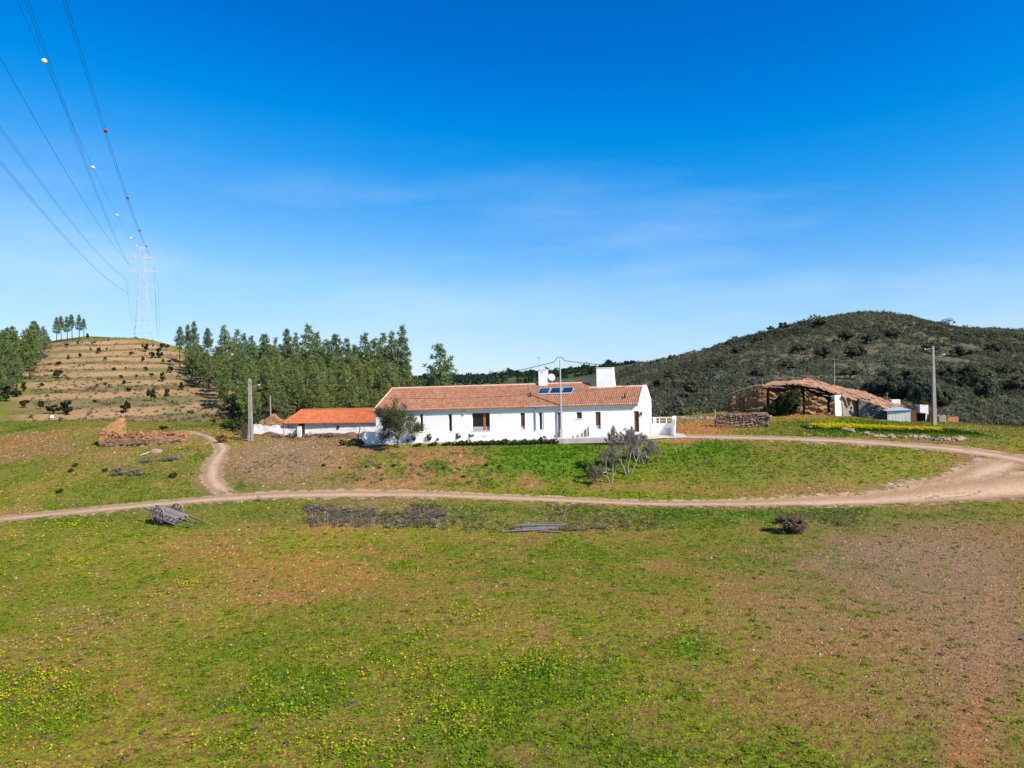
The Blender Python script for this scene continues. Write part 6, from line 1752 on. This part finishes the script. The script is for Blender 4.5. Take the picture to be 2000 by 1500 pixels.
# ------------------------------------------------------------------ poles, lamps, cables
lp = empty('utility_pole', hit(490, 862, 70)); tag(lp, 'thick concrete utility pole with square holes left of the orange roofed shed', 'utility pole')
b = lp.location; h = CAMZ + ray(487, 740)[1] * b.y - b.z
mb = MB()
w0, w1 = 0.14, 0.075
def pw_at(f): return w0 + (w1 - w0) * f
for sx in (-1, 1):
    mb.hexa([b + Vector((sx * w0 - .08, -.2, -.6)), b + Vector((sx * w0 + .08, -.2, -.6)), b + Vector((sx * w0 + .08, .2, -.6)), b + Vector((sx * w0 - .08, .2, -.6)),
             b + Vector((sx * w1 - .08, -.12, h)), b + Vector((sx * w1 + .08, -.12, h)), b + Vector((sx * w1 + .08, .12, h)), b + Vector((sx * w1 - .08, .12, h))])
for k in range(15):
    f = k / 14; z0 = f * (h - .25); ww_ = pw_at(f)
    mb.box(b.x - ww_ + .085, b.x + ww_ - .085, b.y - .11, b.y + .11, b.z + z0 - .05, b.z + z0 + .33)
mb.build('shaft', CONC, lp)
mb = MB(); t_ = b + up * (h - .9); mb.tube([t_ + Vector((.2, 0, -.15)), t_ + Vector((.6, -.1, .05)), t_ + Vector((.9, -.15, .15))], .03, 5); arm = mb.build('lamp_arm', STEEL, lp)
mb = MB(); mb.ball(t_ + Vector((1.1, -.18, .2)), .2, 8, 5, (1.3, .6, .4)); mb.build('lamp_head', ALU, lp)
mb = MB(); mb.box(b.x + .14, b.x + .24, b.y - .2, b.y - .05, b.z + h - .5, b.z + h - .2); mb.build('clamp', STEEL, lp)
mb = MB(); p = hit(475, 858, 70); mb.box(p.x - .3, p.x + .3, p.y + .3, p.y + .5, p.z - .2, p.z + 1.9); o = mb.build('burnt_stump', BARK_D); tag(o, 'dark upright slab standing just behind the concrete utility pole', 'slab')

hp_s = on_facade(1098, 852)[0]
hb = Hm(hp_s, -0.32, FLOOR0 + (FLOOR1 - FLOOR0) * hp_s / HL + .1)
hp = empty('house_pole', hb); tag(hp, 'slim grey service pole standing against the front of the farmhouse', 'utility pole')
ht = CAMZ + ray(1098, 704)[1] * hb.y
mb = MB(); mb.tube([hb - up * .4, Vector((hb.x, hb.y, ht))], [.10, .065], 8); mb.build('shaft', STEEL, hp)
mb = MB(); mb.box(hb.x - .14, hb.x + .14, hb.y - .14, hb.y + .14, hb.z - .1, hb.z + .9); mb.build('base_sleeve', GREYPIPE, hp)
mb = MB(); mb.tube([Vector((hb.x, hb.y, ht)), Vector((hb.x, hb.y, ht + .22))], .04, 6); mb.build('top_bracket', STEEL, hp)

sl = empty('street_lamp', hit(1825, 831, 60, 110)); tag(sl, 'tall concrete pole with a street lamp arm beside the sheds', 'street lamp')
b2 = sl.location; h2 = CAMZ + ray(1820, 676)[1] * b2.y - b2.z
mb = MB(); mb.hexa([b2 + Vector((-.24, -.2, -.6)), b2 + Vector((.24, -.2, -.6)), b2 + Vector((.24, .2, -.6)), b2 + Vector((-.24, .2, -.6)), b2 + Vector((-.12, -.1, h2)), b2 + Vector((.12, -.1, h2)), b2 + Vector((.12, .1, h2)), b2 + Vector((-.12, .1, h2))]); mb.build('shaft', CONC, sl)
t2 = b2 + up * (h2 - 1.5); mb = MB(); mb.tube([t2 + Vector((.12, 0, -.15)), t2 + Vector((.5, -.1, .2)), t2 + Vector((.95, -.2, .34))], .03, 5); arm = mb.build('lamp_arm', STEEL, sl)
mb = MB(); mb.ball(t2 + Vector((1.15, -.22, .42)), .25, 9, 5, (1.25, .6, .35)); mb.build('lamp_head', ALU, sl)
mb = MB(); t3 = b2 + up * (h2 - .35); mb.tube([t3 + Vector((-1.0, 0, -.05)), t3 + Vector((-.1, 0, .05))], .03, 5); mb.ball(t3 + Vector((-1.0, 0, .0)), .08, 6, 4); mb.build('crossarm', ALU, sl)
mb = MB(); mb.tube([t3 + Vector((.1, 0, .2)), t3 + Vector((.35, 0, .3)), t3 + Vector((.55, 0, .05)), t3 + Vector((.4, 0, -.3))], .025, 5); mb.tube([t3 + Vector((-.1, 0, .3)), t3 + Vector((-.35, 0, .25)), t3 + Vector((-.5, 0, -.1))], .025, 5); mb.build('cable_loop', WIRE, sl)

for (px, pt, pb, Yd, r_, lab) in ((1630, 706, 775, 104, .09, 'slim pale pole rising behind the sagging ruin roof'), (528.5, 772, 808, 96, .09, 'small pale pole behind the roofless walls'),
                                  (1490, 739, 754, 99.5, .05, 'short white stick on top of the earth ruin'), (1733, 766, 786, 101.5, .06, 'short pale pole at the low end of the ruin roof')):
    p = at(px, pb, Yd); mb = MB(); mb.tube([p - up * .3, at(px - .8, pt, Yd)], [r_, r_ * .7], 6); mb.bar(at(px - .8, pt + 3, Yd) - Vector((.25, 0, 0)), at(px - .8, pt + 3, Yd) + Vector((.25, 0, 0)), .04); o = mb.build('thin_pole', CONC); tag(o, lab, 'pole')

def cable(name, pts, sag, r, label, m=WIRE, n=22, cat='cable', nside=5):
    mb = MB()
    path = []
    for i in range(len(pts) - 1):
        a, b = pts[i], pts[i + 1]; sg = sag[i]
        for k in range(n + (1 if i == len(pts) - 2 else 0)):
            t = k / n; path.append(a.lerp(b, t) - up * (4 * sg * t * (1 - t)))
    mb.tube(path, r, nside); o = mb.build(name, m); tag(o, label, cat); return o
ctop = Vector((hb.x, hb.y, ht))
cable('service_cable', [Vector((b.x + .2, b.y - .15, b.z + h - .3)), at(895, 741, 75.6), ctop + Vector((-.55, .1, -.12)), ctop + Vector((-.30, -.02, .28)), ctop + Vector((0, -.02, .36))], [.32, .22, -.02, -.02], 0.032, 'black overhead cable from the concrete pole over the tiled roof to the slim house pole')
cable('service_cable', [ctop + Vector((0.03, -.02, .36)), ctop + Vector((.28, -.02, .26)), ctop + Vector((.55, .1, -.05)), at(1240, 717.5, 75.2), Vector((b2.x - .1, b2.y, b2.z + h2 - .5))], [-.02, .02, .05, .9], 0.032, 'black overhead cable from the slim house pole across the scrub hill to the street lamp')

# ------------------------------------------------------------------ high-voltage pylon and its lines
PY = 332.0
pbase = at(280, 668, PY); pbase.z = gz(pbase.x, PY) - 0.3
pl = empty('electricity_pylon', pbase); tag(pl, 'tall pale lattice electricity pylon on the terraced hill', 'pylon')
def pz(row): return CAMZ + ray(279, row)[1] * PY
LV_ = [(pz(672), 4.5), (pz(650), 4.1), (pz(625), 3.45), (pz(604), 2.95), (pz(582), 2.5), (pz(560), 2.0), (pz(530), 1.45), (pz(503), 1.2), (pz(484), 1.0)]
LV_[0] = (pbase.z - .5, 4.6)
pc = Vector((pbase.x, PY, 0))
PEX, PEY = Vector((0.903, 0.428, 0)), Vector((-0.428, 0.903, 0))      # arms at right angles to the line
def pv(dx, dy, z): return pc + PEX * dx + PEY * dy + Vector((0, 0, z))
corner = lambda i, q: pv((-1, 1, 1, -1)[q] * LV_[i][1] * .86, (-1, -1, 1, 1)[q] * LV_[i][1] * .86, LV_[i][0])
for q in range(4):
    mb = MB()
    for i in range(len(LV_) - 1): mb.bar(corner(i, q), corner(i + 1, q), 0.24 if i < 5 else 0.16)
    mb.build('leg', GREYPIPE if q == 0 else PYLON, pl)
for i in range(1, len(LV_)):
    mb = MB()
    for q in range(4): mb.bar(corner(i, q), corner(i, (q + 1) % 4), 0.12)
    mb.build('girt', PYLON_RED if i in (6, 7) else GREYPIPE if i < 5 else PYLON, pl)
for i in range(len(LV_) - 1):
    mb = MB()
    for q in range(4):
        mb.bar(corner(i, q), corner(i + 1, (q + 1) % 4), 0.055); mb.bar(corner(i, (q + 1) % 4), corner(i + 1, q), 0.055)
    mb.build('bracing', PYLON, pl)
ARMS = [(pz(503), 5.2, 1.1), (pz(530), 6.6, 1.3), (pz(557), 5.5, 1.75)]
TIPS = []
for (z, hw, w) in ARMS:
    for sx in (-1, 1):
        tip = pv(sx * hw, 0, z)
        mb = MB()
        for sy in (-1, 1):
            mb.bar(pv(sx * w, sy * w, z), tip, 0.10); mb.bar(pv(sx * w * .9, sy * w * .9, z + 1.6), tip, 0.06)
        for f in (0.3, 0.6):
            p_ = pv(sx * w, -w, z).lerp(tip, f); q_ = pv(sx * w * .9, -w * .9, z + 1.6).lerp(tip, f); mb.bar(p_, q_, .08)
        arm = mb.build('crossarm', PYLON_RED if z > ARMS[2][0] + 1 else PYLON, pl)
        mb = MB(); mb.tube([tip, tip - up * 4.0], 0.13, 6); mb.build('insulator', GREYPIPE, arm)
        TIPS.append(tip - up * 4.0)
PK = []
for sx in (-1, 1):
    tip = pv(sx * 2.2, 0, pz(481)); mb = MB()
    for sy in (-1, 1): mb.bar(pv(sx * .85, sy * .85, pz(484)), tip, .10)
    mb.bar(pv(sx * .9, 0, pz(494)), tip, .07)
    mb.build('peak_arm', PYLON_RED, pl); PK.append(tip)

def hv_line(tip, foot, dist2, z2, sag):
    """span from the pylon over the photograph's upper left towards the next pylon behind; passes through a given sight point"""
    return None
def line_pts(tip, px, py, Yp, n=60, yend=-70.0):
    """parabola through the pylon tip and the point seen at (px, py) at distance Yp, carried on past the camera"""
    q = at(px, py, Yp)
    dx = (q.x - tip.x) / (q.y - tip.y)
    # height: curvature of a 400 m span with sag about 9 m
    c = 4 * 9.0 / 400.0 ** 2
    y0, z0, y1, z1 = tip.y, tip.z, q.y, q.z
    bb = ((z1 - z0) - c * ((y1 - y0) ** 2)) / (y1 - y0)
    P = []
    for k in range(n + 1):
        y = y0 + (yend - y0) * k / n
        P.append(Vector((tip.x + dx * (y - y0), y, z0 + bb * (y - y0) + c * (y - y0) ** 2)))
    return P
def conductor(tip, px, py, Yp, twin, r, label, group=None):
    P = line_pts(tip, px, py, Yp)
    mb = MB()
    for s in ((-.2, .2) if twin else (0,)):
        mb.tube([p + Vector((s, 0, 0)) for p in P], r, 5)
    o = mb.build('power_line', WIRE); tag(o, label, 'power line', group); return P
conductor(TIPS[0], 52, 0, 88, True, .024, 'dark twin power line from the top left pylon arm, beside the white marker balls')
conductor(TIPS[1] + Vector((-2, 0, 5)), 126, 0, 92, True, .028, 'thickest twin power line, running beside the red marker balls')
conductor(TIPS[0] + up * 1.0, 0, 112, 100, False, .032, 'power line entering at the sky edge as the highest of three on the left')
conductor(TIPS[2], 0, 249, 112, True, .022, 'power line in the middle of the three on the left')
conductor(TIPS[4], 0, 316, 104, True, .024, 'lowest power line of the three on the left')
EW1 = conductor(PK[0], 34, 0, 92, False, .022, 'thin earth wire that carries the white marker balls')
EW2 = conductor(PK[1], 129, 0, 100, False, .022, 'thin earth wire that carries the red marker balls')
def balls(P, rows, m, name, labels):
    for row, lab in zip(rows, labels):
        best = min(((abs(topix(p.x, p.y, p.z)[1] - row), p) for i in range(len(P) - 1) for f in np.linspace(0, 1, 12) for p in (P[i].lerp(P[i + 1], f),) if p.y > 20), key=lambda q: q[0])[1]
        r_ = 0.42
        mb = MB(); mb.ball((0, 0, 0), r_, 14, 9); o = mb.build(name, m, smooth=True); o.location = best
        tag(o, lab, 'marker ball', 'white marker balls' if m is BALL_W else 'red marker balls')
balls(EW1, (118, 327, 420, 465, 486), BALL_W, 'marker_ball', ['biggest white marker ball, hanging high on the earth wire, nearest the camera', 'second white marker ball, well below the biggest one', 'third white marker ball down the wire', 'white marker ball next to the last before the pylon', 'white marker ball right at the pylon head'])
balls(EW2, (255, 386, 450, 481), BALL_R, 'marker_ball', ['biggest red marker ball on the right-hand wire', 'second red marker ball, below the biggest red one', 'small red marker ball just above the pylon', 'dark red marker ball at the pylon head'])
# the spans that go on behind the hill
for k, (tp_, px, py) in enumerate(((TIPS[2], 262, 620), (TIPS[3], 313, 650), (TIPS[1], 306, 640), (TIPS[5], 309, 650))):
    q = at(px, py, 600); mb = MB(); mb.tube([tp_.lerp(q, f) - up * (4 * 10 * f * (1 - f)) for f in np.linspace(0, 1, 14)], .045, 4); o = mb.build('power_line', STEEL)
    tag(o, 'faint power line leaving the far side of the pylon downwards', 'power line', 'faint lines beyond the pylon')

# ------------------------------------------------------------------ old wooden cart on the field
cb = hit(310, 1026)
cart = empty('wooden_cart', cb); tag(cart, 'old grey two-wheeled wooden cart tipped on its shafts below the road', 'cart')
CA = math.radians(-17); cx = Vector((math.cos(CA), math.sin(CA) - 0.12, 0)).normalized(); cy = Vector((-cx.y, cx.x, 0))
WR = 0.66
axle = cb + cy * 0.85 + up * WR
def cp(l, w, z): return axle + cx * l + cy * w + up * z
TILT = -0.20      # bed falls towards the shaft tips
def bed(l, w, z): return cp(l, w, z + TILT * l)
def cwheel(side):
    c = cp(-0.05, side, 0.02)
    n_ = 16; mb = MB()
    for k in range(n_):
        a0, a1 = 2 * math.pi * k / n_, 2 * math.pi * (k + 1) / n_
        mb.bar(c + cx * math.cos(a0) * WR * .95 + up * math.sin(a0) * WR * .95, c + cx * math.cos(a1) * WR * .95 + up * math.sin(a1) * WR * .95, 0.10, 0.10)
    w = mb.build('wheel', WOOD_GREY, cart)
    for k in range(10):
        a0 = 2 * math.pi * k / 10 + .2; mb = MB(); mb.bar(c, c + cx * math.cos(a0) * WR * .92 + up * math.sin(a0) * WR * .92, 0.075, 0.075); mb.build('spoke', WOOD_GREY, w)
    mb = MB(); mb.tube([c - cy * .16, c + cy * .16], .12, 8); mb.build('hub', WOOD_GREY, w)
cwheel(-0.85); cwheel(0.85)
mb = MB(); mb.bar(cp(-.05, -.95, .02), cp(-.05, .95, .02), .1); mb.build('axle', WOOD_GREY, cart)
for k in range(7):
    w0_ = -0.62 + k * 0.18
    mb = MB(); mb.tint = random.random(); l0 = -1.15 + random.uniform(-.12, .08); l1 = 1.45 + random.uniform(-.1, .1)
    mb.hexa([bed(l0, w0_, .16), bed(l1, w0_, .16), bed(l1, w0_ + .165, .16), bed(l0, w0_ + .165, .16), bed(l0, w0_, .21), bed(l1, w0_, .21), bed(l1, w0_ + .165, .21), bed(l0, w0_ + .165, .21)]); mb.build('plank', WOOD_GREY, cart)
for w_ in (-0.66, 0.66):
    mb = MB(); mb.bar(bed(-1.9, w_ * .8, .10), bed(1.5, w_, .10), .11, .12); mb.bar(bed(1.5, w_, .10), cp(3.1, w_ * .95, -.55), .10, .10); mb.build('shaft', WOOD_GREY, cart)
for k in range(4):
    l = 0.35 + k * .42; mb = MB(); mb.bar(bed(l, -0.98, -.02), bed(l, -.62, .14), .07); mb.build('rung', WOOD_GREY, cart)
mb = MB(); mb.bar(bed(-.2, -1.0, -.04), bed(2.0, -1.02, -.10), .09); mb.bar(bed(-.2, -.82, .06), bed(2.0, -.84, .0), .07); mb.build('side_ladder', WOOD_GREY, cart)
for l in (-.9, .3, 1.3):
    mb = MB(); mb.bar(bed(l, -.75, .05), bed(l, .75, .05), .1, .1); mb.build('cross_beam', WOOD_GREY, cart)

# pile of weathered beams
bb_ = hit(1045, 1036)
for k, (dx, dy, L_, a_, hz, r_) in enumerate(((-.2, -.25, 4.1, .03, .10, .10), (.35, 0.05, 3.6, -.02, .10, .11), (-.1, .35, 3.9, .05, .10, .10), (.5, .62, 3.0, -.04, .1, .09), (.1, .15, 3.6, .01, .30, .10), (.3, .5, 3.2, -.05, .30, .09), (.55, .95, 2.8, .08, .10, .08), (.9, -.5, 2.0, -.06, .09, .09))):
    a_ += rnd.uniform(-.16, .16); r_ *= rnd.uniform(.6, .95); L_ *= rnd.uniform(.7, 1.0); dx += rnd.uniform(-.5, .5)
    c = bb_ + Vector((dx, dy * 1.5, 0)); d = Vector((math.cos(a_), math.sin(a_), random.uniform(-.01, .02)))
    z_ = gz(c.x, c.y) + hz; c.z = z_
    mb = MB(); mb.tint = rnd.uniform(.3, 1); mb.tube([c - d * L_ / 2, c - d * .2 + up * .03, c + d * L_ / 2], [r_, r_ * 1.05, r_ * .8], 7); o = mb.build('weathered_beam', WOOD_GREY)
    tag(o, 'grey weathered beam in the pile on the field below the road', 'beam', 'weathered beams in the pile')
# step stones with small posts on the terrace corner
for k, (px, py, hgt) in enumerate(((1119, 858, .35), (1128, 856, .35), (1137, 853, .4), (1143, 850, .5), (1149, 848, .75))):
    p = at(px, py, 73.2 + .25 * k); mb = MB(); mb.tube([p - up * .25, p + up * hgt], .09, 6); o = mb.build('wooden_stake', WOOD_GREY); tag(o, 'short wooden stake in the row slanting up to the house wall', 'stake', 'stakes slanting up to the house wall')

# builders' patterns that no place uses are taken away again
for p_ in PINES + OAKS + HOLM + list(SHRUBS.values()):
    if not p_[1]:
        for ch in list(p_[0].children): bpy.data.objects.remove(ch)
        bpy.data.objects.remove(p_[0])
